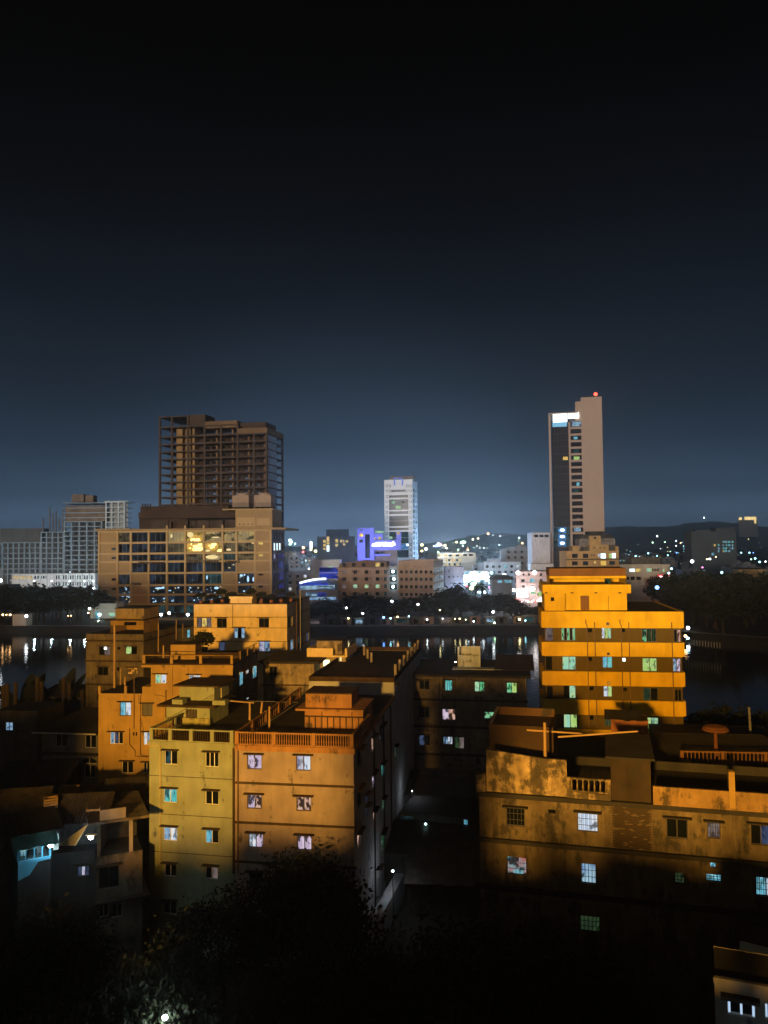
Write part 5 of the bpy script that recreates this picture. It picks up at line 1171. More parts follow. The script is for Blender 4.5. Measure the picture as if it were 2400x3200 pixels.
for i, q in enumerate(((1120, 72, 1250, 165), (1293, 70, 1425, 163))):
    b = ML.rect(ZM, *q, 6); ct = tag(empty('cooling_tower', ML.root.location, ML.rz), ['pale box cooling tower on the mall roof nearer the dark roof canopy', 'pale box cooling tower at the outer corner of the mall roof'][i], 'cooling tower')
    zb_ = a[3] + 0.5
    MB().box(b[0], b[1], 6, 16, zb_ + 1.0 + (b[3] - zb_) * 0.32, b[3]).build('casing', towerpink, ct); MB().box(b[0], b[1], 6.1, 15.9, zb_ + 1.0, zb_ + 1.0 + (b[3] - zb_) * 0.32).build('louvre', towerlouv, ct)
    for k in range(4): MB().box(b[0] + 0.2 + k * (b[1] - b[0] - 0.6) / 3, b[0] + 0.6 + k * (b[1] - b[0] - 0.6) / 3, 6.2, 15.8, zb_, zb_ + 1.0).build('leg', malldark, ct)
    MB().tube([((b[0] + b[1]) / 2, 11, b[3]), ((b[0] + b[1]) / 2, 11, b[3] + 1.3)], 3.2, 14, 2.8).build('fan_stack', towerpink, ct)
for (q, back, m_) in (((385, 205, 1145, 245), 3, malldark), ((400, 158, 1090, 200), 5, malldark), ((390, 250, 770, 350), 8, malldark)):
    b = ML.rect(ZM, *q, back); MB().box(b[0], b[1], back, back + 16, b[2], b[3]).build('roof_canopy', m_, ML.root)
for q in ((480, 280, 640, 350, concbrown), (672, 305, 752, 350, brickm), (790, 270, 1040, 350, concbrown), (1065, 262, 1145, 350, concbrown)):
    b = ML.rect(ZM, *q[:4], 6); MB().box(b[0], b[1], 6, 12, ML.H, b[3]).build('plant_room', q[4], ML.root)
for x in (410, 430, 450, 470): b = ML.rect(ZM, x, 155, x + 8, 165, 4.5); MB().box(b[0], b[1], 4.6, 5.2, b[2] - 1, b[3] + 1.2).build('stub', malldark, ML.root)
for x in (610, 790, 930, 1040): b = ML.rect(ZM, x, 260, x + 8, 350, 1); MB().box(b[0], b[1], 1, 1.8, ML.H, b[3]).build('roof_post', malldark, ML.root)
# podium and quay in front of the mall
pd = Bld('pavilion', 'low white lit pavilion beside the foot of the mall', 'pavilion', ZL(1115, 1640), ZL(1440, 1640), 345, 10, whitew, ZL(1200, 1455), D2=345); pd.w(ZL, 1175, 1545, 1225, 1650, 'cyan', 'plain'); pd.w(ZL, 1340, 1560, 1420, 1600, 'mint', 'plain'); pd.build(); pd.parapet(0.3)
pd2 = Bld('pavilion', 'long flat canopy shelter lit from below in front of the mall', 'pavilion', Z1(950, 340), Z1(1440, 340), 332, 9, plaster('canopy_grey', (0.3, 0.32, 0.33)), Z1(1000, 285), D2=332); pd2.build()

# ------------------------------------------------------------------ unfinished tower behind the mall
TW = Bld('unfinished_tower', 'unfinished brown concrete tower of open floors rising behind the mall', 'tower', ZT(100, 700), ZT(1345, 700), 420, 26, concbrown, ZT(100, 118), D2=408)
fy = [118, 238, 350, 437, 522, 608, 695, 782, 870, 957, 1043, 1130, 1215, 1300]
fz = [TW.hit(*ZT(110, y))[1] for y in fy]
W = TW.W
tx = lambda x: TW.hit(*ZT(x, 700))[0]
X2 = tx(430)
for i, z in enumerate(fz):
    x0 = 0 if i else 0; x1 = W if i >= 2 else (tx(1000) if i == 1 else tx(430))
    MB().box(x0, x1, 0, 26, z - 0.65, z).build('floor_slab', concbrown, TW.root)
for x in (105, 245, 430, 622, 812, 1003, 1192, 1340):
    X = min(tx(x), W - 0.5)
    top = fz[0] if x <= 430 else (fz[1] if x <= 1003 else fz[2])
    MB().box(X - 0.5, X + 0.5, 0.02, 1.0, 0, top).build('column', concbrown, TW.root)
    MB().box(X - 0.5, X + 0.5, 25, 25.98, 0, top).build('column', concbrown, TW.root)
for x in (335, 702, 888, 1078, 1268):
    X = tx(x); MB().box(X - 0.45, X + 0.45, 7, 7.9, 0, fz[1] if x < 1000 else fz[2]).build('inner_column', plaster('column_tan', (0.22, 0.135, 0.07), scale=0.1), TW.root)
# lift core walls
corem = plaster('core_tan', (0.34, 0.22, 0.09), var=0.3, streak=0.3, scale=0.15)
for (xa_, xb_) in ((258, 330), (370, 422), (440, 472)):
    MB().box(tx(xa_), tx(xb_), 4.0, 12, 0, fz[1] - 0.9).build('lift_core', corem, TW.root)
# back partition with openings on lower floors
hl_ = []
for i in range(3, 13):
    zz0 = fz[i] + 0.9 if i >= 7 else fz[i] + 1.2
    for j, (xa_, xb_) in enumerate(((535, 600), (635, 680), (722, 785), (828, 862), (905, 970), (1015, 1060), (1095, 1150), (1168, 1190), (1280, 1335))):
        if i < 7 and j > 2: continue
        hl_.append((tx(xa_) - X2, tx(xb_) - X2, zz0 - 0.0, zz0 + 1.5))
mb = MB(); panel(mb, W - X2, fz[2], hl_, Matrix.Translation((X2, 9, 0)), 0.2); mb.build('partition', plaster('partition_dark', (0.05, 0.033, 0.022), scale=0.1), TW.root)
# spandrel beams on each floor (shadowed openings between)
for i in range(2, 13):
    MB().box(X2 + 0.5, W, 0.3, 0.7, fz[i], fz[i] + 0.4).build('upstand_beam', concbrown, TW.root)
b = TW.rect(ZT, 430, 100, 630, 185, 1); MB().box(b[0], b[1], 1, 14, fz[1], b[3]).build('roof_block', concbrown, TW.root)
b = TW.rect(ZT, 630, 175, 1000, 240, 0.6); MB().box(b[0], b[1], 0.6, 10, b[2], b[3]).build('roof_block', plaster('block_tan', (0.19, 0.125, 0.07), scale=0.1), TW.root)
b = TW.rect(ZT, 1000, 255, 1345, 300, -0.2); MB().box(b[0], b[1], -0.2, 26, fz[2], b[3]).build('roof_block', plaster('block_tan', (0.19, 0.125, 0.07), scale=0.1), TW.root)
b = TW.rect(ZT, 1010, 190, 1330, 255, 4); MB().box(b[0], b[1], 4, 20, b[2], b[3]).build('roof_block', concbrown, TW.root)
MB().box(W - 0.9, W - 0.02, 2, 15, 0, fz[2] - 0.9).build('side_wall', concpale, TW.root)

# ------------------------------------------------------------------ open frame building helper
def frame_bld(name, label, Z, x0, y0, x1, y1, D, dep, nf, nc, mat, cat='building', D2=None, back=None, slab_t=0.55, group=None):
    f = Bld(name, label, cat, Z(x0, (y0 + y1) / 2), Z(x1, (y0 + y1) / 2), D, dep, mat, Z((x0 + x1) / 2, y0), D2=D2 or D, group=group)
    zb_ = f.hit(*Z((x0 + x1) / 2, y1))[1]
    for i in range(nf + 1):
        z = zb_ + (f.H - zb_) * i / nf
        MB().box(0, f.W, 0, dep, z - slab_t, z).build('floor_slab', mat, f.root)
    for j in range(nc + 1):
        X = f.W * j / nc; X = min(max(X, 0.35), f.W - 0.35)
        MB().box(X - 0.4, X + 0.4, 0.03, 0.8, 0, f.H - 0.02).build('column', mat, f.root)
    if back: MB().box(0.3, f.W - 0.3, dep * 0.45, dep * 0.45 + 0.3, 0, f.H - 0.1).build('partition', back, f.root)
    return f
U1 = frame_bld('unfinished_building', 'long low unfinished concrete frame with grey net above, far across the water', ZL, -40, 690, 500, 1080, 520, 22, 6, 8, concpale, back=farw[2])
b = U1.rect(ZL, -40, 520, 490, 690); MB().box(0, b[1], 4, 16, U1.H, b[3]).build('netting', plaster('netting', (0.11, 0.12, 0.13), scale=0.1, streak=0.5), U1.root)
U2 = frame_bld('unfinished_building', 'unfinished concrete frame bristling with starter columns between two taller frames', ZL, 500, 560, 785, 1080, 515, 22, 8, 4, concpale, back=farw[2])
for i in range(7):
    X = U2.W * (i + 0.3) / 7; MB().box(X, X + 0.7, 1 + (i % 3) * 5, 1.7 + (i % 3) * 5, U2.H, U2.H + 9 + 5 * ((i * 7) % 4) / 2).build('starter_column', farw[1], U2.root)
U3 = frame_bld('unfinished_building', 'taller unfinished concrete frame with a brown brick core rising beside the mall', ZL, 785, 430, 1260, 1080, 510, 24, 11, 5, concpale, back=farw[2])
b = U3.rect(ZL, 785, 190, 1300, 430); MB().box(b[0] + 1, b[1], 1, 20, U3.H, b[3] - 2.5).build('upper_wall', plaster('brick_far', (0.20, 0.15, 0.11), var=0.4, scale=0.3), U3.root)
for i in range(4): 
    z = U3.H + (b[3] - U3.H) * (i + 0.8) / 4; MB().box(b[0] - 0.6, b[1] + 0.2, 0.0, 20.5, z - 0.5, z).build('floor_slab', concpale, U3.root)
b2 = U3.rect(ZL, 885, 98, 1030, 190, 3); MB().box(b2[0], b2[1], 3, 12, b[3], b2[3]).build('roof_block', plaster('brick_far', (0.20, 0.15, 0.11)), U3.root)
b2 = U3.rect(ZL, 1030, 110, 1150, 190, 5); MB().box(b2[0], b2[1], 5, 12, b[3], b2[3]).build('roof_block', plaster('brick_far', (0.20, 0.15, 0.11)), U3.root)
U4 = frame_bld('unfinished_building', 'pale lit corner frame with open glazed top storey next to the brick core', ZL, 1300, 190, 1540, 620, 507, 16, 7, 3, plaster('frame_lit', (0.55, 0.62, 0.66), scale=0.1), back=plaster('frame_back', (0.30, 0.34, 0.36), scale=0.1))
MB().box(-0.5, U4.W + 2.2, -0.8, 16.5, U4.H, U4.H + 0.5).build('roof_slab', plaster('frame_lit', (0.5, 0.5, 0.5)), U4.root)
CW = Bld('arcade_building', 'long white two storey arcade lit from outside beneath the unfinished frames', 'building', ZL(145, 1200), ZL(1175, 1190), 470, 14, whitew, ZL(700, 1075), D2=466)
for i in range(9): CW.w(ZL, 165 + i * 27, 1108, 183 + i * 27, 1142, 'yellow', 'plain')
for i in range(5): CW.w(ZL, 425 + i * 34, 1105, 447 + i * 34, 1140, 'dimblue', 'plain')
for i in range(16): CW.w(ZL, 690 + i * 29, 1098, 706 + i * 29, 1150, 'dimteal', 'plain'); CW.w(ZL, 690 + i * 29, 1178, 706 + i * 29, 1225, 'dimteal', 'plain')
CW.build(); CW.band(CW.hit(*ZL(700, 1165))[1], 0.8, 0.6, whitew, name='ledge')
for i in range(12): MB().box(CW.W * i / 12 + 0.3, CW.W * i / 12 + 0.9, -0.6, 0.02, 0, CW.H).build('column', whitew, CW.root)
for i, x in enumerate((420, 640, 860, 1040, 1150)):
    p = pt(*ZL(x, 1170), 436); fl = lamp('floodlight', 'white floodlight on a post facing the long arcade', (p.x, p.y, 0), p.z, (0.75, 0.95, 0.95), 12, 0.4, 'floodlight', 'floodlights by the arcade')
    lamp_light('floodlight_light', fl, (0, 0.9, p.z + 0.5), 5200, (0.52, 0.82, 1.0))
ho = Bld('house', 'small dark lakeside house with lime and teal lit windows', 'house', ZL(-30, 1360), ZL(150, 1360), 350, 8, farw[2], ZL(50, 1215), D2=350)
for q in ((0, 1330, 28, 1358, 'cyan'), (38, 1330, 75, 1358, 'lime'), (92, 1332, 138, 1365, 'lime'), (35, 1245, 70, 1285, 'mint')): ho.w(ZL, *q[:4], q[4], 'plain')
ho.build()
ps = Bld('pump_house', 'small white lit waterside hut with a dazzling lamp', 'hut', ZL(155, 1650), ZL(330, 1660), 316, 5, whitew, ZL(200, 1580), D2=316); ps.build(); MB().box(-0.3, ps.W + 0.3, -0.5, 5.2, ps.H, ps.H + 0.2).build('roof_slab', greyw, ps.root)

# ------------------------------------------------------------------ middle distance: centre tower, purple block, hostels
CT = Bld('office_tower', 'white office tower with a dark banded glass centre', 'tower', ZC(962, 500), ZC(1243, 500), 560, 22, towerw, ZC(1000, 138), D2=556, sidemat=plaster('tower_side', (0.62, 0.68, 0.74), scale=0.1))
f0, fs = 185, 53
for i in range(14):
    y = f0 + i * fs
    for xx in (978, 992, 1215, 1229):
        for yy in (y - 8, y + 8): CT.w(ZC, xx - 4, yy - 4, xx + 4, yy + 4, 'dark', 'plain')
    if i < 2:
        for xx in (1010, 1022, 1183, 1197):
            for yy in (y - 8, y + 8): CT.w(ZC, xx - 4, yy - 4, xx + 4, yy + 4, 'dark', 'plain')
gl = [(1028, 226, 1172, 246, 'blueglass'), (1008, 280, 1198, 303, 'blueglass'), (1008, 322, 1200, 372, 'blueglass'), (1008, 376, 1200, 424, 'blueglass'), (1008, 440, 1200, 466, 'blueglass'), (1008, 486, 1200, 533, 'blueglass'),
      (1008, 538, 1203, 586, 'blueglass'), (1008, 604, 1203, 628, 'blueglass'), (1008, 645, 1203, 700, 'dimteal'), (1008, 705, 1203, 760, 'dimteal'), (1008, 765, 1203, 820, 'blueroom'), (1008, 825, 1203, 900, 'dimteal')]
for q in gl: CT.w(ZC, *q[:4], q[4], 'plain')
for i in range(14):
    z = CT.hit(*ZC(1000, 205 + i * fs))[1]
    CT.wzs(2.5, 9.0, z - 2.9, z - 0.5, 'blueglass'); CT.wzs(14, 17.5, z - 2.6, z - 0.8, 'dark')
CT.build(reveal=0.5)
for q in ((1028, 190, 1172, 222), (1028, 250, 1172, 277), (1028, 305, 1178, 319), (1028, 426, 1180, 438), (1028, 468, 1180, 482), (1028, 590, 1183, 602), (1028, 630, 1183, 643)):
    b = CT.rect(ZC, *q); MB().box(b[0], b[1], -0.6, 0.3, b[2], b[3]).build('spandrel_band', towerw, CT.root)
for q in ((1030, 337, 1062, 362, 'mint'), (1072, 386, 1122, 412, 'mint'), (1130, 342, 1160, 352, 'dimteal'), (1178, 760, 1203, 785, 'brightwhite')):
    b = CT.rect(ZC, *q[:4]); link('lit_pane', unit_box(K[q[4]]), CT.root, (b[0], 0.40, b[2]), 0, (b[1] - b[0], 0.04, b[3] - b[2]))
bl = glow('crown_blue', (0.22, 0.32, 0.95), 0.7, False)
for q in ((1055, 105, 1066, 180), (1134, 105, 1145, 180), (1066, 105, 1134, 114)):
    b = CT.rect(ZC, *q, -0.9); MB().box(b[0], b[1], -0.9, -0.5, b[2], b[3]).build('crown_light', bl, CT.root)
b = CT.rect(ZC, 1015, 92, 1250, 138, 3); MB().box(b[0], b[1], 3, 18, CT.H, b[3]).build('roof_room', greyw, CT.root); CT.parapet(0.8, mat=towerw)
MB().box(b[1] - 1, b[1] - 0.6, 8, 8.4, b[3], b[3] + 3).build('antenna', iron, CT.root)

p = pt(1395, 1700, 505); tf = lamp('floodlight', 'white floodlight mast facing the white office tower', (p.x, p.y, 0), 30, (0.85, 0.92, 1.0), 10, 0.5, 'floodlight'); lamp_light('tower_light', tf, (0, 0, 30.5), 42000, (0.82, 0.90, 1.0))
PB = Bld('office_building', 'violet lit office block with a slim stair slab and a glowing sign', 'building', ZC(692, 800), ZC(860, 800), 470, 12, purplew, ZC(700, 606), D2=470)
for q in ((710, 662, 748, 690, 'dark'), (712, 722, 748, 752, 'dimblue'), (712, 622, 745, 632, 'dimteal'), (768, 668, 818, 905, 'dimblue')): PB.w(ZC, *q[:4], q[4], 'plain')
PB.build()
b = PB.rect(ZC, 835, 662, 945, 720, 1); MB().box(b[0], b[1], 1, 12, b[2], b[3]).build('wing_wall', purplew, PB.root)
b = PB.rect(ZC, 835, 728, 1128, 825, 0.5); MB().box(b[0], b[1], 0.5, 12, b[2], b[3]).build('wing_wall', purplew, PB.root)
b2 = PB.rect(ZC, 865, 825, 1090, 900, 3); MB().box(b2[0], b2[1], 3, 12, 0, b[2]).build('wing_base', farw[3], PB.root)
b3 = PB.rect(ZC, 865, 868, 1025, 884, 0.4); MB().box(b3[0], b3[1], 0.4, 3, b3[2], b3[3]).build('ledge', purplew, PB.root)
b4 = PB.rect(ZC, 1078, 640, 1130, 728, 2); MB().box(b4[0], b4[1], 2, 12, b4[2], b4[3]).build('wing_tower', purplew, PB.root)
for q in ((850, 700, 870, 722, 'yellow'), (900, 695, 930, 720, 'yellow'), (1010, 690, 1040, 715, 'mint'), (870, 635, 960, 655, 'mint'), (1085, 645, 1112, 670, 'yellow'), (880, 840, 950, 866, 'dimblue')):
    c = PB.rect(ZC, *q[:4], 0.9); link('lit_window', unit_box(K[q[4]]), PB.root, (c[0], 0.9 if q[1] > 690 else 1.9, c[2]), 0, (c[1] - c[0], 0.2, c[3] - c[2]))
sgn = tag(empty('illuminated_sign', PB.root.location, PB.rz), 'glowing white script sign on the violet block', 'sign')
lamp_light('sign_light', sgn, (6, -16, PB.H - 14), 14000, (0.34, 0.36, 1.0)); swm = glow('sign_white', (1.0, 0.93, 0.75), 4.0, False); sr = random.Random(2); x = 838
c = PB.rect(ZC, 836, 740, 1058, 808, 0.4); MB().box(c[0], c[1], 0.42, 0.48, c[2], c[3]).build('backing', purplew, sgn)
while x < 1045:
    w_ = sr.uniform(14, 26); y_ = 762 + (1050 - x) * 0.03 + sr.uniform(-6, 6); c = PB.rect(ZC, x, y_ - sr.uniform(10, 18), x + w_, y_ + sr.uniform(12, 20), 0.2)
    mb = MB().tube([(c[0], 0.2, c[2]), ((c[0] + c[1]) / 2, 0.2, c[3]), (c[1], 0.2, (c[2] + c[3]) / 2), ((c[0] + c[1]) / 2, 0.2, c[2]), (c[1] + 0.4, 0.2, c[2] + 0.3)], 0.42, 6)
    mb.build('letter', swm, sgn); x += w_ * 0.85
YW = Bld('apartment_building', 'dark far block with a column of yellow lit windows', 'building', ZC(290, 800), ZC(660, 800), 610, 16, farw[1], ZC(400, 690), D2=610)
for q in ((350, 725, 378, 752), (350, 765, 378, 790), (385, 690, 412, 740), (385, 745, 412, 770), (472, 718, 498, 750), (472, 762, 498, 790), (520, 725, 538, 750), (545, 728, 560, 748), (575, 730, 600, 748), (350, 805, 375, 825), (548, 760, 570, 778)): YW.w(ZC, *q, 'yellow', 'plain')
YW.w(ZC, 385, 780, 412, 840, 'brightwhite', 'plain'); YW.build()
b = YW.rect(ZC, 380, 620, 600, 690, 3); MB().box(b[0], b[1], 3, 14, YW.H, b[3]).build('roof_room', farw[0], YW.root)
BG = Bld('office_building', 'white framed block with broad royal blue glazing', 'building', ZC(232, 1000), ZC(520, 1000), 430, 14, plaster('frame_bluewhite', (0.62, 0.70, 0.80), scale=0.2), ZC(300, 945), D2=430)
BG.w(ZC, 312, 1000, 505, 1048, 'royal', 'plain'); BG.w(ZC, 312, 1058, 505, 1110, 'royal', 'plain'); BG.w(ZC, 405, 988, 440, 1000, 'mint', 'plain'); BG.build(); BG.parapet(1.0, mat=MATS['frame_bluewhite'])
CN = Bld('canopy_hall', 'curved canopy hall edged with white light over blue lit fronts', 'hall', ZC(110, 1200), ZC(495, 1200), 375, 18, plaster('hall_grey', (0.25, 0.28, 0.32), scale=0.2), ZC(300, 1225), D2=378)
CN.w(ZC, 180, 1250, 290, 1285, 'sky', 'plain'); CN.w(ZC, 292, 1250, 385, 1288, 'royal', 'plain'); CN.w(ZC, 120, 1300, 480, 1322, 'sky', 'plain'); CN.build()
K['canopy'] = glow('canopy_white', (0.75, 0.88, 1.0), 3.0, False)
pf = [(112, 1230), (112, 1160), (380, 1110), (470, 1160), (470, 1222)]; pl_ = [CN.hit(*ZC(*p), -1.5) for p in pf]
MB().prism([(x, z) for x, z in pl_], -1.0, 14).build('canopy', plaster('canopy_blue', (0.10, 0.16, 0.45), scale=0.2), CN.root)
q0, q1 = CN.hit(*ZC(118, 1155), -2), CN.hit(*ZC(380, 1112), -2)
mb = MB(); n = 10; mb.tube([(q0[0] + (q1[0] - q0[0]) * i / n, -1.6, q0[1] + (q1[1] - q0[1]) * i / n + 0.5 * sin(pi * i / n)) for i in range(n + 1)], 0.5, 6).build('light_strip', K['canopy'], CN.root)
b = CN.rect(ZC, 120, 1182, 468, 1215, -1.3); MB().box(b[0], b[1], -1.3, -1.05, b[2], b[3]).build('lit_fascia', K['sky'], CN.root)
b = CN.rect(ZC, 125, 1155, 400, 1180, -1.3); MB().box(b[0], b[1], -1.28, -1.06, b[2], b[3]).build('blue_fascia', K['royal'], CN.root)

D1_ = Bld('hostel', 'tan hostel block with a gabled top floor and shelf ledges', 'building', ZC(500, 1150), ZC(988, 1150), 396, 14, dormw, ZC(600, 1005), D2=394)
for ri, y in enumerate((1045, 1115, 1187, 1262)):
    for ci, x in enumerate((560, 670, 782, 893)):
        k = 'mint' if (ri == 2 and ci > 0) else ('dimwhite' if (ri, ci) in ((0, 0), (2, 0)) else 'dark')
        D1_.w(ZC, x - 19, y - 17, x + 19, y + 17, k, 'plain')
    D1_.w(ZC, 957, y - 20, 985, y + 18, 'dimteal', 'plain')
    for x in (525, 640, 705, 820, 935): D1_.w(ZC, x - 5, y - 12, x + 5, y, 'dark', 'plain')
D1_.build()
g = [D1_.hit(*ZC(*p)) for p in ((500, 1005), (985, 1005), (985, 945), (760, 930), (520, 958))]
mb = MB().prism([(g[0][0], D1_.H), (g[1][0], D1_.H), g[2], g[3], g[4]], 0, 14); mb.build('top_storey', plaster('dorm_top', (0.22, 0.14, 0.08), var=0.3, scale=0.2, stain=0.4), D1_.root)
for x in (560, 655, 755, 940): b = D1_.rect(ZC, x - 18, 955, x + 18, 990); MB().box(b[0], b[1], -0.12, 0.0, b[2], b[3]).build('top_window', glass_d, D1_.root)
b = D1_.rect(ZC, 872, 952, 916, 990); MB().box(b[0], b[1], -0.12, 0.0, b[2], b[3]).build('top_window', K['yellow'], D1_.root)
for y in (1010, 1080, 1150, 1228): D1_.band(D1_.hit(*ZC(700, y))[1], 0.5, 0.9, dormw, name='floor_ledge')
D2_ = Bld('hostel', 'tan hostel wing with even rows of small windows and a grey ledged end', 'building', ZC(1105, 1150), ZC(1450, 1150), 394, 30, dormw, ZC(1200, 955), D2=390, sidemat=dormside)
for y in (1045, 1118, 1193, 1270):
    for i in range(7): D2_.w(ZC, 1118 + i * 49, y - 16, 1144 + i * 49, y + 14, 'dark', 'plain')
for i in range(5):
    z = D2_.hit(*ZC(1200, 1045 + 73 * i))[1]
    for j in range(4): D2_.wzs(3 + j * 7, 5 + j * 7, z - 0.6, z + 1.3, 'dark')
D2_.build()
for y in (985, 1012, 1090, 1165, 1240): D2_.band(D2_.hit(*ZC(1200, y))[1], 0.55, 1.0, dormw, name='floor_ledge')
D2_.parapet(1.2, mat=dormw)
ST = Bld('stair_tower', 'lit open stair tower between the two hostel blocks', 'stair tower', ZC(992, 1150), ZC(1103, 1150), 398, 8, bluegrey, ZC(1040, 985), D2=398)
for y in (1045, 1116, 1192): ST.w(ZC, 1015, y - 24, 1085, y + 26, 'dimteal', 'plain')
ST.build()
for (x, y) in ((1047, 1040), (1055, 1113), (1047, 1190)):
    q = ST.hit(*ZC(x, y)); MB().ball((0, 0, 0), 0.7, 10, 6).build('stair_lamp', glow('stair_white', (0.75, 0.95, 1.0), 9), ST.root, (q[0], -0.9, q[1]))

YL = Bld('office_building', 'long pale office block with yellow lit storeys beyond the hostel', 'building', ZR(110, 480), ZR(555, 480), 520, 14, plaster('wall_paleyellow', (0.42, 0.42, 0.36), scale=0.1), ZR(300, 405), D2=520)
for q in ((115, 425, 150, 448, 'yellow'), (180, 425, 225, 448, 'yellow'), (232, 425, 270, 448, 'dark'), (275, 425, 310, 448, 'yellow'), (318, 425, 358, 448, 'dark'), (362, 425, 385, 448, 'yellow'), (405, 420, 450, 442, 'dark'), (475, 420, 520, 442, 'dark')): YL.w(ZR, *q[:4], q[4], 'plain')
for i in range(6): YL.w(ZR, 195 + i * 32, 478, 218 + i * 32, 505, 'yellow' if i % 3 != 1 else 'dark', 'plain'); YL.w(ZR, 200 + i * 32, 530, 222 + i * 32, 555, 'dark' if i % 2 else 'yellow', 'plain')
YL.build(); YL.band(YL.hit(*ZR(300, 465))[1], 0.7, 0.8, MATS['wall_paleyellow'], name='ledge')
WB = Bld('apartment_building', 'plain lilac white block with few tiny windows', 'building', ZR(195, 700), ZR(415, 700), 430, 12, plaster('wall_lilac', (0.46, 0.44, 0.55), scale=0.1), ZR(300, 572), D2=430)
for q in ((228, 615, 245, 632), (230, 680, 247, 697), (283, 682, 300, 697), (332, 680, 350, 697)): WB.w(ZR, *q, 'dark', 'plain')
WB.build()
FR = frame_bld('unfinished_building', 'bluish open concrete frame above the bright market', ZR, 720, 480, 960, 720, 500, 14, 4, 4, bluegrey, back=farw[0])
b = FR.rect(ZR, 855, 385, 940, 460, 3); MB().box(b[0], b[1], 3, 9, FR.H, b[3]).build('roof_room', plaster('wall_lilac', (0.46, 0.44, 0.55)), FR.root)
RS = Bld('restaurant', 'low roofed restaurant with three glowing teal windows by the market', 'building', ZR(740, 760), ZR(985, 760), 400, 8, farw[3], ZR(800, 720), D2=400)
for x in (812, 890, 950): RS.w(ZR, x, 728, x + (50 if x < 940 else 24), 758, 'cyan', 'plain')
RS.build(); MB().prism([(-1, RS.H), (RS.W + 1, RS.H), (RS.W - 2, RS.H + 2.2), (2, RS.H + 2.2)], -1, 9).build('roof', roofm, RS.root)
SHB = Bld('shop_building', 'four storey commercial block with a brilliant shopfront and pinkish walls', 'building', ZR(1028, 800), ZR(1420, 810), 372, 16, plaster('wall_pinkgrey', (0.46, 0.36, 0.34), var=0.3, scale=0.3, stain=0.3), ZR(1100, 625), D2=370)
for q in ((1105, 650, 1125, 672, 'dark'), (1172, 648, 1195, 672, 'dark'), (1305, 645, 1335, 680, 'dimwhite'), (1090, 718, 1130, 752, 'dark'), (1190, 710, 1248, 750, 'cyan'), (1308, 715, 1340, 750, 'dark'), (1095, 790, 1130, 815, 'dimwhite'), (1200, 790, 1245, 812, 'dark'), (1290, 788, 1325, 812, 'dimwhite'),
          (1095, 858, 1150, 888, 'cyan'), (1200, 862, 1262, 892, 'mint'), (1280, 868, 1335, 915, 'lime'), (980, 925, 1020, 950, 'redpaint')): SHB.w(ZR, *q[:4], q[4], 'plain')
SHB.build()
for y in (690, 770, 830): SHB.band(SHB.hit(*ZR(1200, y))[1], 0.35, 0.6, MATS['wall_pinkgrey'], name='floor_ledge')
sb = glow('shop_white', (1.0, 0.93, 0.95), 5.0); sc_ = [glow('shop_red', (1.0, 0.15, 0.15), 1.5, False), glow('shop_cyan', (0.3, 0.85, 1.0), 1.8, False), glow('shop_pink', (1.0, 0.65, 0.7), 2.0, False), glow('shop_lime', (0.6, 0.95, 0.3), 1.2, False)]
sg = SHB.rect(ZR, 1035, 890, 1170, 925); s_ = tag(empty('shop_sign', SHB.root.location, SHB.rz), 'long dazzling white shop sign on the commercial block', 'sign'); MB().box(sg[0], sg[1], -1.0, -0.7, sg[2], sg[3]).build('light_box', sb, s_); MB().box(sg[0], sg[1], -0.69, -0.4, sg[2], sg[3]).build('backing', iron, s_)
lamp_light('sign_light', s_, ((sg[0] + sg[1]) / 2, -9, sg[3] + 2), 9000, (1.0, 0.9, 0.92)); shr_ = random.Random(8)
for i in range(16):
    x = 975 + i * 23; y = 970 + shr_.uniform(-20, 18); w_ = shr_.uniform(10, 20); q = SHB.rect(ZR, x, y - w_ * 0.7, x + w_, y + w_ * 0.7, -2)
    MB().box(q[0], q[1], -2.1, -2.0, q[2], q[3]).build('shop_light', [sb, *sc_][shr_.randrange(5)], SHB.root)
for (x, y, r_) in ((1050, 640, 0.9), (1245, 638, 0.9), (1055, 860, 1.1), (1120, 870, 1.2), (1222, 830, 1.1), (1325, 975, 1.4), (995, 975, 1.1)):
    q = SHB.hit(*ZR(x, y), -0.8); MB().ball((0, 0, 0), r_, 10, 6).build('shop_lamp', glow('shop_lampw', (1, 0.95, 0.92), 9), SHB.root, (q[0], -0.9, q[1]))
PW = Bld('apartment_building', 'tall blank lilac white block with three arched openings at the top', 'building', ZR(1218, 400), ZR(1432, 400), 440, 14, plaster('wall_lilac2', (0.56, 0.56, 0.64), var=0.2, streak=0.3, scale=0.1, stain=0.2), ZR(1300, 178), D2=440)
for x in (1240, 1302, 1363): PW.w(ZR, x, 192, x + 50, 222, 'dark', 'plain')
PW.build(); PW.parapet(0.5)
PW2 = Bld('house', 'low pale block at the foot of the blank lilac tower block', 'building', ZR(1205, 590), ZR(1470, 590), 430, 10, whitew, ZR(1300, 535), D2=430); PW2.build()

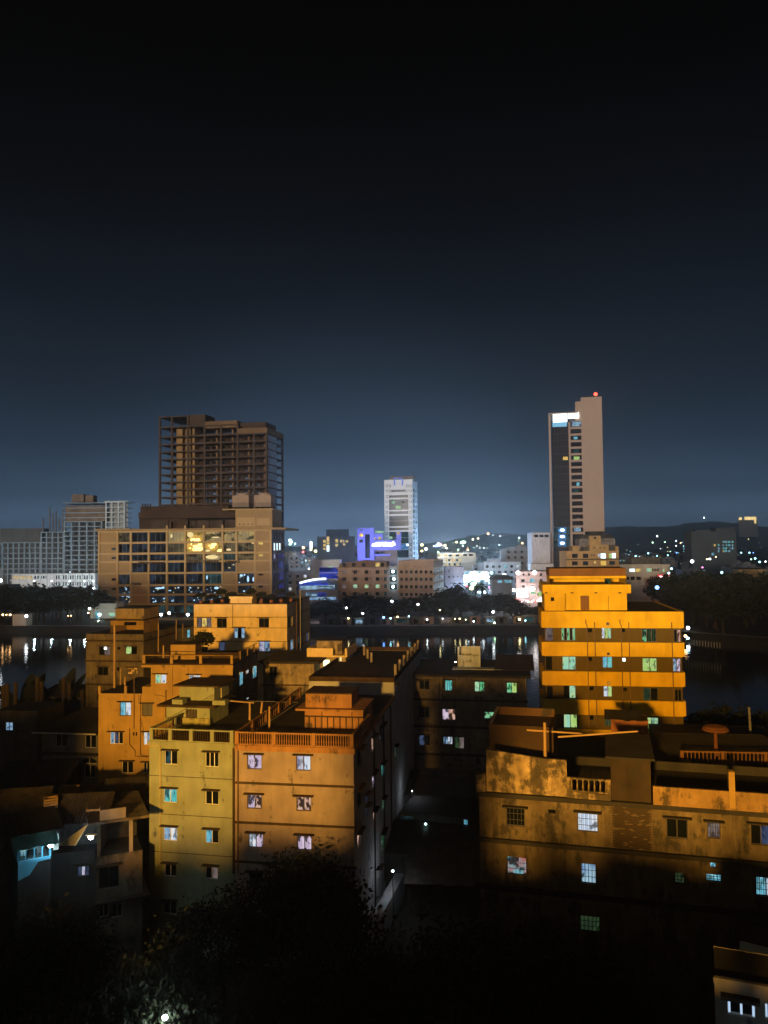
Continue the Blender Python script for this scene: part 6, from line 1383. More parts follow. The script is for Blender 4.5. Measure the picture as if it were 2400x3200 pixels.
# ------------------------------------------------------------------ tall tower at right
T2 = Bld('office_tower', 'very tall slim tower with a dark glass front and blank tan slab', 'tower', R3(252, 600), R3(592, 600), 450, 26, slabw, R3(300, 185), D2=443)
W = T2.W; X = lambda x: T2.hit(*R3(x, 600))[0]; Zt = lambda y: T2.hit(*R3(420, y))[1]
xs1, xg = X(455), X(378)
T2.H = Zt(185)
dg = glossy('tower_glass', (0.016, 0.014, 0.019), 0.5, 0.0)
MB().box(X(262), xg - 0.5, 0.3, 24, 0, Zt(255)).build('glass_front', dg, T2.root)
for x in (250, 378): MB().box(X(x) - 0.55, X(x) + 0.55, -0.4, 1.2, 0, Zt(245) if x == 378 else Zt(192)).build('pier', slabw, T2.root)
MB().box(X(250) - 0.55, X(436), -0.4, 24, Zt(188), Zt(180)).build('roof_beam', slabw, T2.root)
for i in range(1, 26):
    z = Zt(275) * i / 26; MB().box(X(262), xg - 0.55, 0.18, 0.31, z, z + 0.22).build('floor_line', iron, T2.root)
for j in range(1, 6): MB().box(X(262) + (xg - X(262)) * j / 6 - 0.06, X(262) + (xg - X(262)) * j / 6 + 0.06, 0.22, 0.31, 0, Zt(255)).build('mullion', iron, T2.root)
MB().box(xs1, W, -0.3, 25, 0, Zt(90)).build('slab', slabw, T2.root)
MB().box(X(418), xs1, 2, 22, Zt(240), Zt(110)).build('lift_house', slabw, T2.root)
MB().box(xg + 0.5, xs1, 2.0, 24, 0, Zt(240)).build('bay_glass', dg, T2.root)
z = 240
zz = [Zt(240 + 42.6 * i) for i in range(18)]
for i, z in enumerate(zz): MB().box(xg + 0.5, xs1 - 0.02, -0.1, 2.0, z - (0.75 if i else 0.0), z + 0.45).build('balcony_slab', slabw, T2.root)
tw = glow('top_white', (0.95, 1.0, 1.0), 3.0); tc_ = glow('top_cyan', (0.25, 0.60, 0.85), 0.9, False)
for q, m_ in (((265, 195, 358, 245), tw), ((362, 185, 434, 222), tw), ((262, 250, 356, 275), tc_)):
    b = T2.rect(R3, *q, 0.1); MB().box(b[0], b[1], 0.0, 0.15, b[2], b[3]).build('lit_glazing', m_, T2.root)
for q, k in (((388, 245, 455, 272), 'sky'), ((400, 343, 425, 358), 'cyan'), ((400, 425, 432, 450), 'dimteal'), ((400, 470, 438, 492), 'lime'), ((418, 638, 438, 662), 'cyan'), ((390, 680, 430, 702), 'dimteal'), ((420, 868, 440, 882), 'dimwhite'), ((400, 925, 445, 955), 'sky')):
    b = T2.rect(R3, *q, 1.9); link('lit_window', unit_box(K[k]), T2.root, (b[0], 1.85, b[2]), 0, (b[1] - b[0], 0.1, b[3] - b[2]))
b = T2.rect(R3, 330, 472, 362, 492, 0.2); link('lit_window', unit_box(K['yellow']), T2.root, (b[0], 0.2, b[2]), 0, (b[1] - b[0], 0.06, b[3] - b[2]))
for i, (y0, y1) in enumerate(((928, 965), (970, 1008), (1012, 1052))):
    for j in range(4):
        xa_ = 270 + j * 28; b = T2.rect(R3, xa_, y0, xa_ + 25, y1, 0.2); link('lit_window', unit_box(K['blueroom' if j in (1, 2) else 'dimteal']), T2.root, (b[0], 0.2, b[2]), 0, (b[1] - b[0], 0.06, b[3] - b[2]))
    q = T2.hit(*R3(326, (y0 + y1) / 2), -0.2); MB().ball((0, 0, 0), 1.3, 10, 6, 0.6).build('hall_lamp', glow('hall_lampw', (0.7, 0.9, 1.0), 4, False), T2.root, (q[0], 0.0, q[1]))
rb = tag(empty('beacon', T2.P(W - 3.2, 1.0, Zt(90))), 'small red aviation beacon on top of the very tall slim tower', 'beacon'); MB().box(-0.3, 0.3, -0.3, 0.3, 0, 0.8).build('base', iron, rb); MB().ball((0, 0, 1.7), 1.0, 10, 6).build('globe', glow('beacon_red', (1.0, 0.06, 0.03), 7), rb)

# stepped block behind the striped one
SB_ = Bld('apartment_building', 'stepped tan block with dormer tiers rising behind the striped block', 'building', ZS(298, 480), ZS(900, 480), 338, 14, plaster('wall_tan', (0.46, 0.31, 0.14), var=0.2, scale=0.3), ZS(400, 385), D2=338)
for q in ((360, 408, 425, 455, 'dark'), (485, 408, 548, 455, 'dark'), (582, 415, 596, 430, 'dark'), (606, 415, 620, 430, 'dark'), (658, 410, 684, 440, 'white'), (690, 402, 750, 462, 'brightwhite'), (785, 405, 815, 458, 'lime'), (818, 400, 865, 458, 'brightwhite'),
          (360, 495, 425, 540, 'dark'), (485, 495, 548, 540, 'dark'), (612, 495, 635, 518, 'yellow'), (690, 490, 755, 540, 'yellow'), (790, 492, 855, 535, 'dark')): SB_.w(ZS, *q[:4], q[4], 'plain')
SB_.build(); SB_.band(SB_.hit(*ZS(500, 478))[1], 0.4, 0.5, ledge_dark, name='floor_ledge'); SB_.parapet(0.3)
for q, back, m_ in (((365, 315, 445, 372), 1, MATS['wall_tan']), ((560, 305, 782, 380), 0.6, MATS['wall_tan']), ((860, 320, 895, 375), 1, MATS['wall_tan']), ((440, 235, 858, 300), 5, greyw), ((558, 200, 690, 262), 4, MATS['wall_tan']), ((450, 190, 825, 232), 6, roofm), ((555, 150, 740, 195), 7, roofm), ((485, 330, 550, 372), 2, darkw), ((785, 305, 860, 370), 2, darkw)):
    b = SB_.rect(ZS, *q, back); MB().box(b[0], b[1], back, back + 7, b[2] - 2.0, b[3]).build('roof_tier', m_, SB_.root)
for x in (615, 683, 733): b = SB_.rect(ZS, x - 7, 332, x + 7, 347, 0.5); MB().box(b[0], b[1], 0.45, 0.6, b[2], b[3]).build('vent', glass_d, SB_.root)
b = SB_.rect(ZS, 610, 212, 638, 235, 3.9); MB().box(b[0], b[1], 3.85, 4.0, b[2], b[3]).build('vent', glass_d, SB_.root)
WR = Bld('office_building', 'pale grey three storey block with long strip windows partly lit', 'building', ZS(905, 650), ZS(1390, 650), 352, 14, plaster('wall_palegrey', (0.44, 0.44, 0.38), var=0.25, scale=0.2, stain=0.2), ZS(1000, 530), D2=352)
for q in ((1022, 580, 1086, 615, 'brightwhite'), (1094, 580, 1150, 615, 'yellow'), (1220, 575, 1278, 612, 'mint'), (990, 675, 1020, 705, 'dark'), (1035, 672, 1085, 708, 'dark'), (1100, 672, 1155, 708, 'dark')): WR.w(ZS, *q[:4], q[4], 'plain')
for i in range(5): WR.w(ZS, 1285 + i * 17, 578, 1297 + i * 17, 610, 'dark', 'plain'); WR.w(ZS, 1258 + i * 23, 670, 1275 + i * 23, 702, 'dark', 'plain')
WR.build()
b = WR.rect(ZS, 1035, 450, 1375, 525, 3); MB().box(b[0], b[1], 3, 10, WR.H, b[3]).build('roof_room', darkw, WR.root)
WR2 = Bld('house', 'pale annex with a red glowing sign at the end of the grey strip windowed block', 'house', ZS(1392, 650), ZS(1490, 650), 354, 10, plaster('wall_palegrey', (0.44, 0.44, 0.38)), ZS(1440, 530), D2=354); WR2.w(ZS, 1405, 585, 1425, 615, 'mint', 'plain'); WR2.build()
s_ = tag(empty('red_sign', pt(*ZS(1440, 715), 340)), 'round red haloed sign glowing beside the grey office annex', 'sign')
MB().box(-2.6, 2.6, 0, 0.4, -2.0, 2.0).build('light_box', glow('redwhite', (1.0, 0.45, 0.45), 3.5), s_); MB().box(-3.1, 3.1, 0.41, 0.6, -2.5, 2.5).build('border', glow('redrim', (1.0, 0.05, 0.08), 1.2), s_); MB().tube([(0, 0.5, -2.0), (0, 0.5, 2 - s_.location.z)], 0.2).build('post', iron, s_)
BR = Bld('apartment_building', 'beige blank walled block among dark trees by the right bank', 'building', ZE(1292, 950), ZE(1640, 950), 400, 12, plaster('wall_beige', (0.27, 0.20, 0.11), var=0.3, scale=0.2), ZE(1400, 865), D2=398); BR.build()
b = BR.rect(ZE, 1530, 860, 1640, 1100, -1.0); MB().box(b[0], b[1], -1, 0, 0, b[3]).build('bay', MATS['wall_beige'], BR.root); MB().box(-0.3, BR.W + 0.3, -1.3, 12, BR.H, BR.H + 0.3).build('coping', roofm, BR.root)
DT = Bld('apartment_tower', 'dark twin topped far tower with a patch of teal lit windows', 'tower', ZE(710, 560), ZE(1268, 560), 820, 20, farw[2], ZE(900, 400), D2=820)
for i, xx in enumerate((1040, 1100, 1118, 1140, 1165, 1180, 1212)):
    for j, yy in enumerate((515, 555, 595, 630)):
        if (i * 3 + j * 5) % 11 == 0: continue
        DT.w(ZE, xx, yy, xx + (20 if i % 2 == 0 else 14), yy + 24, ['cyan', 'teal', 'sky', 'cyan', 'yellow' if j == 3 else 'teal'][(i + j) % 5], 'plain')
DT.w(ZE, 990, 555, 1015, 582, 'yellow', 'plain'); DT.w(ZE, 962, 662, 995, 690, 'cyan', 'plain'); DT.build()
b = DT.rect(ZE, 1015, 352, 1255, 405, 2); MB().box(b[0], b[1], 2, 18, DT.H, b[3]).build('roof_block', farw[2], DT.root)
b = DT.rect(ZE, 760, 385, 960, 405, 2); MB().box(b[0], b[1], 2, 18, DT.H, b[3]).build('roof_block', farw[2], DT.root)
HS = tag(empty('hilltop_hotel', pt(*ZE(1420, 300), 3600)), 'hilltop building crowned with a golden light bar', 'building')
sx = 3600 / 2500 / 3.95
MB().box(-85 * sx, 110 * sx, 0, 40, -60, 40 * sx).build('wall', farw[1], HS)
MB().box(-50 * sx, 95 * sx, -1, 0, 45 * sx, 82 * sx).build('light_bar', glow('gold_bar', (1.0, 0.72, 0.28), 3.0, False), HS); MB().box(-120 * sx, -82 * sx, -1, 0, 45 * sx, 75 * sx).build('light_bar', glow('gold_bar', (1, .7, .3), 3), HS); MB().box(70 * sx, 92 * sx, -1, 0, 0, 44 * sx).build('light_column', glow('gold_bar', (1, .7, .3), 3), HS); MB().box(-121 * sx, -85.2 * sx, 0, 8, -60, 44 * sx).build('side_wall', farw[1], HS)
#@@PART5
# ------------------------------------------------------------------ far filler blocks and lights
fr_ = random.Random(21)
def far_block(px_, py_, D, w_, depth, mat, nwin, kinds, label, group):
    c = pt(px_, py_, D); root = tag(empty('far_building', (c.x, c.y, 0), fr_.uniform(-0.25, 0.25)), label, 'building', group)
    h = max(c.z, 4.5); MB().box(-w_ / 2, w_ / 2, 0, depth, 0, h).build('wall', mat, root)
    if fr_.random() < 0.7:
        a = fr_.uniform(-w_ * 0.35, w_ * 0.1); MB().box(a, a + w_ * 0.3, 1.5, depth * 0.6, h, h + fr_.uniform(1.5, 3.2)).build('roof_room', mat, root)
    MB().box(-w_ / 2 - 0.2, w_ / 2 + 0.2, -0.2, 0.15, h, h + 0.8).build('parapet', mat, root)
    nx_ = max(2, int(w_ / 3.4)); nz_ = max(1, int(h / 3.3))
    for i in range(nx_):
        for j in range(nz_):
            z = h - 2.6 - j * 3.3
            if z < 0.5 or z < h - 12: continue
            k = fr_.choice(kinds) if fr_.random() < nwin else None
            me = unit_box(K[k] if k else glass_d)
            x = -w_ / 2 + (i + 0.5) * w_ / nx_
            link('window', me, root, (x - 0.75, -0.05, z), 0, (1.5, 0.06, 1.4))
    return root
GA, GB = 'low concrete block in the dim city beyond the lake', 'far low blocks of the city'
kk = ['white', 'cyan', 'yellow', 'mint', 'sky', 'orange', 'brightwhite']
for i in range(95):
    px_ = fr_.uniform(905, 1710); D = fr_.uniform(500, 1500); py_ = 1700 + 2500 * (CAMZ - fr_.uniform(9, 24)) / D
    if D > 800: py_ = min(py_, 1745)
    far_block(px_, py_, D, fr_.uniform(12, 26), 14, fr_.choice(farw + [bluegrey]), 0.30, kk, GA, GB)
for i in range(60):
    px_ = fr_.uniform(1930, 2420); D = fr_.uniform(430, 1700); py_ = 1700 + 2500 * (CAMZ - fr_.uniform(7, 17)) / D
    far_block(px_, py_, D, fr_.uniform(12, 24), 14, fr_.choice(farw[:3]), 0.14, kk, GA, GB)
for i in range(10):
    px_ = fr_.uniform(-30, 330); D = fr_.uniform(600, 1000); py_ = 1700 + 2500 * (CAMZ - fr_.uniform(12, 24)) / D
    far_block(px_, py_, D, fr_.uniform(14, 24), 14, fr_.choice(farw), 0.15, kk, GA, GB)
# small blocks right of the mall
far_block(930, 1790, 430, 12, 12, bluegrey, 0.3, ['sky', 'white'], 'grey slim block squeezed between the mall and the blue glazed block', None)
far_block(1620, 1715, 480, 16, 12, farw[1], 0.2, kk, 'squat grey block behind the pinkish commercial building', None)
far_block(1570, 1760, 470, 22, 12, bluegrey, 0.3, ['cyan', 'white'], 'bluish flat block beside the open concrete frame', None)

LC = {'w': ((0.85, 0.95, 1.0), 9), 'c': ((0.35, 0.85, 1.0), 7), 'o': ((1.0, 0.55, 0.22), 8), 'g': ((0.55, 1.0, 0.6), 6), 'y': ((1.0, 0.85, 0.4), 7), 'b': ((0.15, 0.35, 1.0), 6), 'p': ((1.0, 0.25, 0.75), 5), 'r': ((1.0, 0.12, 0.12), 5)}
LN = {'w': 'white', 'c': 'cyan', 'o': 'amber', 'g': 'green', 'y': 'yellow', 'b': 'blue', 'p': 'pink', 'r': 'red'}
BULB = {}
def farlamp(px_, py_, D, c, r, ground=BZ, label=None, group=None, strength=None, cat='street lamp', name='street_lamp'):
    p = pt(px_, py_, D); zb_ = ground if p.z > ground + 1 else p.z - 3
    if D > 1400: zb_ = p.z - 9
    root = tag(empty(name, (p.x, p.y, zb_)), label or ('small %s lamp dotting the far city' % LN[c]), cat, group or ('far %s lamps' % LN[c]))
    key = (c, strength)
    if key not in BULB: BULB[key] = MB().ball((0, 0, 0), 1.0, 10, 6, 0.9).mesh('bulb', glow('far_%s_%s' % (c, strength), LC[c][0], strength or LC[c][1]))
    MB().tube([(0, 0, 0), (0, 0, p.z - zb_)], 0.09, 5, 0.06).build('pole', iron, root)
    link('bulb', BULB[key], root, (0, 0, p.z - zb_), 0, (r, r, r))
    return root
for (x, y, c, s) in ((700, 180, 'o', 1.5), (520, 247, 'y', 1.3), (580, 237, 'y', 1.2), (328, 280, 'y', 1.4), (842, 207, 'w', .8), (755, 200, 'w', .6), (1065, 232, 'w', .9), (1102, 292, 'o', 1.4), (1168, 408, 'w', 1.6), (830, 313, 'w', .8), (565, 325, 'w', .7),
                     (648, 347, 'w', .8), (600, 345, 'w', .8), (460, 370, 'o', 1.5), (347, 370, 'g', 1.2), (400, 322, 'w', 1.0), (60, 327, 'w', 1.0), (110, 395, 'g', 1.3), (905, 462, 'y', 1.2), (900, 565, 'w', 1.1), (900, 612, 'c', 1.1), (1180, 508, 'c', 1.1), (1183, 547, 'c', 1.0)):
    D = 900 if y < 380 else 560
    farlamp(*ZR(x, y), D, c, s * D / 900 * 0.75)
for (x, y, c, s) in ((115, 305, 'w', 2.0), (135, 308, 'p', 1.8), (92, 322, 'b', 2.0), (400, 282, 'g', 2.2), (385, 285, 'g', 1.6), (420, 280, 'g', 1.6), (190, 318, 'y', 1.5)): farlamp(*ZR(x, y), 880, c, s * 0.9)
for (x, y, c, s) in ((230, 752, 'w', 1.3), (230, 775, 'w', 1.3), (230, 797, 'w', 1.3), (230, 820, 'y', 1.2), (275, 836, 'y', 1.4), (153, 803, 'o', 1.4), (70, 762, 'c', 1.0), (150, 845, 'r', 1.2), (20, 730, 'g', 1.8), (30, 745, 'g', 1.8), (22, 765, 'g', 1.4), (135, 900, 'c', 1.2), (1335, 775, 'y', 1.5), (1375, 815, 'w', 1.6), (1335, 835, 'y', 1.2), (1190, 768, 'c', 1.4), (130, 1115, 'y', 1.0)): farlamp(*ZC(x, y), 640, c, s * 0.75)
for (x, y, c, s) in ((290, 457, 'w', 1.3), (235, 535, 'g', 1.2), (387, 530, 'g', 1.0), (870, 228, 'w', 1.1), (525, 515, 'w', .9), (580, 540, 'o', 1.0), (625, 578, 'c', 1.4), (628, 612, 'c', 1.3), (628, 645, 'c', 1.1), (532, 660, 'b', 1.2), (525, 575, 'w', .9), (180, 668, 'c', 1.4), (25, 703, 'c', 1.3), (290, 700, 'c', 1.0), (422, 692, 'c', 1.2), (742, 690, 'g', 1.1), (927, 638, 'w', 1.8), (940, 738, 'w', 1.8), (905, 742, 'y', 1.2), (850, 842, 'p', 1.3), (1328, 660, 'c', 1.2), (1430, 660, 'c', 1.3), (1478, 660, 'b', .9), (1500, 732, 'c', 1.6), (1450, 742, 'g', 1.2), (1555, 775, 'c', 1.6), (1628, 770, 'w', 1.3), (1015, 712, 'y', 1.0)):
    D = 1000 if y < 700 else 620
    farlamp(*ZE(x, y), D, c, s * D / 1000 * 0.75)
for (x, y, c, s) in ((1090, 905, 'c', 1.5), (1052, 968, 'c', 1.2), (468, 858, 'c', 1.3), (435, 912, 'c', 1.2), (520, 1070, 'g', 1.5), (650, 1058, 'w', 1.4), (785, 1140, 'w', 2.0), (878, 1140, 'c', 1.2), (972, 1178, 'c', 1.3), (1080, 1198, 'w', 2.2), (570, 1100, 'g', 1.2), (700, 1160, 'c', 1.2), (1040, 1172, 'y', .7), (1640, 1430, 'p', .7), (1600, 1455, 'g', .8), (1465, 1390, 'c', .7)): farlamp(*ZE(x, y), 330, c, s * 0.36)
farlamp(*ZE(722, 768), 480, 'w', 1.0, label='dazzling flattened floodlight above the dark trees on the right', group='tree top floodlight', strength=14).children[1].scale = (4.6, 1.5, 2.2)
farlamp(*ZE(290, 1090), 300, 'b', 0.8, label='square blue lit panel below the grey office', group='blue panel lamp')
dr_ = random.Random(31)
for i in range(92):
    right = i >= 66; px_ = dr_.uniform(1935, 2400) if right else dr_.uniform(900, 1715); D = dr_.uniform(550, 1900); z_ = dr_.uniform(5, 24) if D < 1200 else dr_.uniform(8, 40)
    farlamp(px_, 1700 + (CAMZ - z_) * 2500 / D + (1200 - px_) * 0.0105, D, dr_.choice('wwccyyogob' if not right else 'ccwgyc'), dr_.uniform(0.18, 0.5) * D / 700, strength=dr_.choice([1.5, 2.5, 5]))
for (px_, D, w_, lab) in ((965, 520, 55000, 'tall cool white light added for haze glow behind the blue glazed block'), (1475, 560, 130000, 'tall cool white light added for haze glow behind the market fronts'), (1600, 640, 90000, 'tall cool white light added for haze glow behind the open concrete frame')):
    p = pt(px_, 1760, D); fl = lamp('haze_glow_light', lab, (p.x, p.y, BZ), 15, (0.6, 0.8, 1.0), 10, 0.5); lamp_light('added_haze_glow', fl, (0, 0, 15.8), w_, (0.42, 0.68, 1.0))  # lamps added out of sight behind the fronts to make the haze glow
# market glare: many bulbs and lit stalls
mr_ = random.Random(4)
for i in range(34):
    x = mr_.uniform(425, 690); y = mr_.gauss(695, 30); farlamp(*ZR(x, y), mr_.uniform(430, 470), mr_.choice('wwwwwc'), mr_.uniform(0.5, 1.3), label='bare white market bulb in the dazzling street market', group='market bulbs', strength=14, cat='lamp', name='market_lamp')
for (x, y, c, s) in ((440, 795, 'r', 1.0), (505, 822, 'y', 1.4), (520, 775, 'g', 1.5), (545, 770, 'g', 1.3), (720, 815, 'p', 1.0), (740, 845, 'o', 1.5), (890, 678, 'w', 1.8), (900, 810, 'b', 1.3), (570, 865, 'w', .8), (660, 868, 'w', .8), (600, 870, 'c', .8), (945, 835, 'o', 1.3), (1000, 845, 'w', 1.2), (840, 800, 'p', 0.9), (940, 915, 'c', 1.2), (935, 960, 'c', 1.2), (955, 1030, 'o', .9), (770, 700, 'c', 1.2), (740, 640, 'c', 1.0), (720, 760, 'c', 0.9)): farlamp(*ZR(x, y), 410, c, s * 0.75, label='coloured %s shop light in the street market' % LN[c], group='market %s lights' % LN[c], cat='lamp', name='market_lamp')
for q_ in ((470, 690, 440), (600, 690, 440), (540, 650, 425)):
    ml_ = farlamp(*ZR(q_[0], q_[1]), q_[2], 'w', 1.2, label='strong market floodlight among the bare bulbs', group='market floodlights', strength=14, cat='lamp', name='market_floodlight'); lamp_light('market_light', ml_, (0, -1.5, ml_.children[1].location.z), 40000, (0.45, 0.72, 1.0))
for i in range(9):
    px_, py_ = ZR(395 + i * 36, 640 + mr_.uniform(-25, 40)); c = pt(px_, py_, 470); st = tag(empty('market_stall', (c.x, c.y, 0)), 'white lit multi level market front in the street market', 'market stall', 'market fronts')
    MB().box(-3.2, 3.2, 0, 6, 0, c.z).build('wall', plaster('stall_pale', (0.45, 0.55, 0.62), scale=0.3), st); MB().box(-3.3, 3.3, -2.0, 0.0, c.z - 0.2, c.z).build('awning', plaster('awning', (0.5, 0.6, 0.65)), st)
    MB().box(-2.8, 2.8, -0.1, -0.02, c.z - 4.2, c.z - 0.8).build('front', K['cyan'], st)

# ------------------------------------------------------------------ vegetation
def crown_mesh(seed, R, Hh, nclump, nleaf, leaf, mat, flat=0.75):
    rr = random.Random(seed); mb = MB()
    for c in range(nclump):
        th = rr.uniform(0, 2 * pi); u_ = rr.uniform(-0.55, 1); q = sqrt(max(0, 1 - u_ * u_)); k = rr.uniform(0.55, 1.0)
        cx, cy, cz = R * q * cos(th) * k, R * q * sin(th) * k, Hh * 0.5 * u_ * k
        cr_ = R * rr.uniform(0.20, 0.36)
        for i in range(nleaf):
            px_, py_, pz_ = cx + rr.gauss(0, cr_ * 0.55), cy + rr.gauss(0, cr_ * 0.55), cz + rr.gauss(0, cr_ * 0.42)
            a = Vector((rr.gauss(0, 1), rr.gauss(0, 1), rr.gauss(0, 0.6))).normalized(); b = a.cross(Vector((rr.gauss(0, 1), rr.gauss(0, 1), rr.gauss(0, 1)))).normalized()
            s = leaf * rr.uniform(0.6, 1.4); p = Vector((px_, py_, pz_)); n = len(mb.v)
            mb.v += [tuple(p - a * s), tuple(p + b * s * 0.45), tuple(p + a * s), tuple(p - b * s * 0.45)]; mb.f.append((n, n + 1, n + 2, n + 3))
    return mb.mesh('crown', mat)
def trunk_mesh(seed, h, r, R, mat):
    rr = random.Random(seed); mb = MB(); mb.tube([(0, 0, 0), (rr.uniform(-.2, .2), rr.uniform(-.2, .2), h * 0.5), (rr.uniform(-.3, .3), rr.uniform(-.3, .3), h)], r, 7, r * 0.55)
    for i in range(6):
        t = rr.uniform(0, 2 * pi); mb.tube([(0, 0, h * rr.uniform(0.6, 0.95)), (R * 0.35 * cos(t), R * 0.35 * sin(t), h * 1.25), (R * 0.7 * cos(t), R * 0.7 * sin(t), h * rr.uniform(1.35, 1.8))], r * 0.45, 5, r * 0.12)
    return mb.mesh('trunk', mat)
CRS = [crown_mesh(i, 5.0, 7.0, 46, 46, 0.62, leafm) for i in range(4)]; TRS = [trunk_mesh(i, 4.2, 0.32, 5.0, barkm) for i in range(4)]
def tree(loc, h, w_, v, label, group, name='shore_tree'):
    root = tag(empty(name, loc, v * 1.7), label, 'tree', group); sx_ = w_ / 10.0; sz_ = h / 10.2
    link('trunk', TRS[v % 4], root, (0, 0, 0), 0, (sx_, sx_, sz_)); link('crown', CRS[v % 4], root, (0, 0, 6.6 * sz_), 0, (sx_, sx_, sz_))
    return root
tl = random.Random(12)
FT = [(960, 1893, 60), (1015, 1880, 80), (1060, 1888, 70), (1120, 1862, 110), (1165, 1868, 100), (1215, 1895, 60), (1275, 1870, 85), (1335, 1862, 80), (1405, 1840, 95), (1440, 1858, 90), (1485, 1872, 90), (1530, 1862, 100), (1575, 1862, 90), (1615, 1885, 70), (1655, 1900, 80), (1700, 1893, 80), (1380, 1885, 60), (915, 1900, 70)]
for i, (px_, py_, w_) in enumerate(FT):
    D = 306 + (i * 7) % 22; p = pt(px_, py_, D); tree((p.x, p.y, BZ), p.z - BZ, w_ * D / 2500 * 1.1, i, 'dark rounded shore tree standing before ' + ('the curved canopy hall' if px_ < 1050 else 'the gabled hostel block' if px_ < 1225 else 'the ledged hostel wing' if px_ < 1360 else 'the plain lilac white block' if px_ < 1450 else 'the dazzling street market' if px_ < 1600 else 'the pinkish commercial block'), 'trees along the far shore')
for i in range(22):
    px_ = -30 + 15.5 * i + tl.uniform(-10, 10); D = tl.uniform(326, 350); p = pt(px_, tl.uniform(1832, 1870), D)
    tree((p.x, p.y, BZ), p.z - BZ, tl.uniform(11, 16), i, 'tall dark tree in the grove left of the mall', 'grove beside the mall', 'grove_tree')
for i in range(34):
    px_ = tl.uniform(2070, 2430); D = tl.uniform(262, 345); hh = tl.uniform(11, 17); x = (px_ - 1200) / 2500 * D
    if D < 268 and px_ < 2200: D = 285
    tree(((px_ - 1200) / 2500 * D, D, BZ), hh, tl.uniform(11, 17), i, ['dark spreading tree', 'shorter dark tree'][hh < 13.5] + (' on the right bank before the beige blank walled block' if px_ > 2290 else ' in the wood on the right bank'), 'wood on the right bank', 'bank_tree')
for i in range(9):
    px_ = 2150 + 33 * i; D = tl.uniform(104, 118); tree(((px_ - 1200) / 2500 * D, D, 0), tl.uniform(6, 9.8), tl.uniform(7, 10), i, 'shadowy tree on the near bank behind the striped block', 'near bank trees', 'near_bank_tree')
# palms
def palm(loc, h, s, label, group):
    root = tag(empty('palm_tree', loc), label, 'palm', group)
    MB().tube([(0, 0, 0), (0.15 * s, 0, h * 0.5), (0.05 * s, 0.1 * s, h)], 0.22, 7, 0.14).build('trunk', barkm, root)
    for k in range(14):
        a = 2 * pi * k / 14 + 0.2 * (k % 3); up = [0.9, 0.5, 0.15][k % 3]; mb = MB(); n = 7; pr_ = None
        for i in range(n):
            t = (i + 1) / n; r_ = s * t; z = s * (up * t - 1.0 * t * t * (1.1 - up * 0.3)); w_ = s * 0.13 * sin(pi * min(1, t * 0.9 + 0.08)) + 0.02
            cur = (Vector((cos(a) * r_ - sin(a) * w_, sin(a) * r_ + cos(a) * w_, z - w_ * 0.5)), Vector((cos(a) * r_, sin(a) * r_, z)), Vector((cos(a) * r_ + sin(a) * w_, sin(a) * r_ - cos(a) * w_, z - w_ * 0.5)))
            if pr_: mb.quad(pr_[0], pr_[1], cur[1], cur[0]); mb.quad(pr_[1], pr_[2], cur[2], cur[1])
            pr_ = cur
        mb.build('frond', leafm, root, (0.05 * s, 0.1 * s, h))
for (x, y) in ((350, 790), (610, 800)): p = pt(*ZR(x, y), 318); palm((p.x, p.y, BZ), p.z - BZ, 4.5, 'feathery palm rising above the far shore trees', 'palms on the far shore')
def banana(loc, h, label, group, sd):
    rr = random.Random(sd); root = tag(empty('banana_plant', loc), label, 'plant', group); MB().tube([(0, 0, 0), (0, 0, h * 0.45)], 0.16, 7, 0.1).build('stem', leafm, root)
    for k in range(9):
        a = rr.uniform(0, 2 * pi); up = rr.uniform(0.8, 1.6); mb = MB(); n = 6; pr_ = None; s = h * 0.5
        for i in range(n + 1):
            t = i / n; r_ = s * 0.7 * t; z = s * (up * t - 0.45 * t * t); w_ = 0.05 + s * 0.16 * sin(pi * min(1, t * 0.95))
            cur = (Vector((cos(a) * r_ - sin(a) * w_, sin(a) * r_ + cos(a) * w_, z)), Vector((cos(a) * r_ + sin(a) * w_, sin(a) * r_ - cos(a) * w_, z)))
            if pr_: mb.quad(pr_[0], pr_[1], cur[1], cur[0])
            pr_ = cur
        mb.build('leaf', leafm, root, (0, 0, h * 0.45))
for i, (x, y) in enumerate(((290, 740), (670, 750), (890, 790))): p = pt(*Q4(x, y), 124); banana((p.x, p.y, 0), p.z, 'broad leaved banana plant by the water', 'banana plants by the water', i)
# big dark tree in front and undergrowth
def big_tree(loc, h, w_, seed, label, nleaf=70, leaf=0.22):
    root = tag(empty('foreground_tree', loc), label, 'tree'); sx_ = w_ / 10
    link('trunk', trunk_mesh(seed, 4.5, 0.35, 5, barkm), root, (0, 0, 0), 0, (sx_, sx_, h / 10.2)); link('crown', crown_mesh(seed + 50, 5.0, 7.4, 70, nleaf, leaf, leafm), root, (0, 0, 6.4 * h / 10.2), 0, (sx_, sx_, h / 10.2))
    return root
p = pt(930, 2675, 59.3); big_tree((p.x, p.y, 0), p.z - 0.3, 8.2, 1, 'large black crowned tree in front of the salmon block', 150, 0.2)
p = pt(690, 2800, 57.5); big_tree((p.x, p.y, 0), p.z, 8.0, 2, 'lower dark tree in front of the yellow green block', 110, 0.2)
p = pt(1060, 2760, 47); big_tree((p.x, p.y, 0), p.z, 6.5, 3, 'dark tree by the mouth of the alley', 90, 0.2)
p = pt(1400, 2890, 46); big_tree((p.x, p.y, 0), p.z, 9, 4, 'dark tree beyond the alley wall before the weathered block', 70)
p = pt(1750, 2960, 42); big_tree((p.x, p.y, 0), p.z, 9, 5, 'dark tree at the foot of the weathered block', 70)
p = pt(160, 2860, 48); big_tree((p.x, p.y, 0), p.z, 7, 6, 'dark tree below the blue veranda with pale lit leaves', 80)
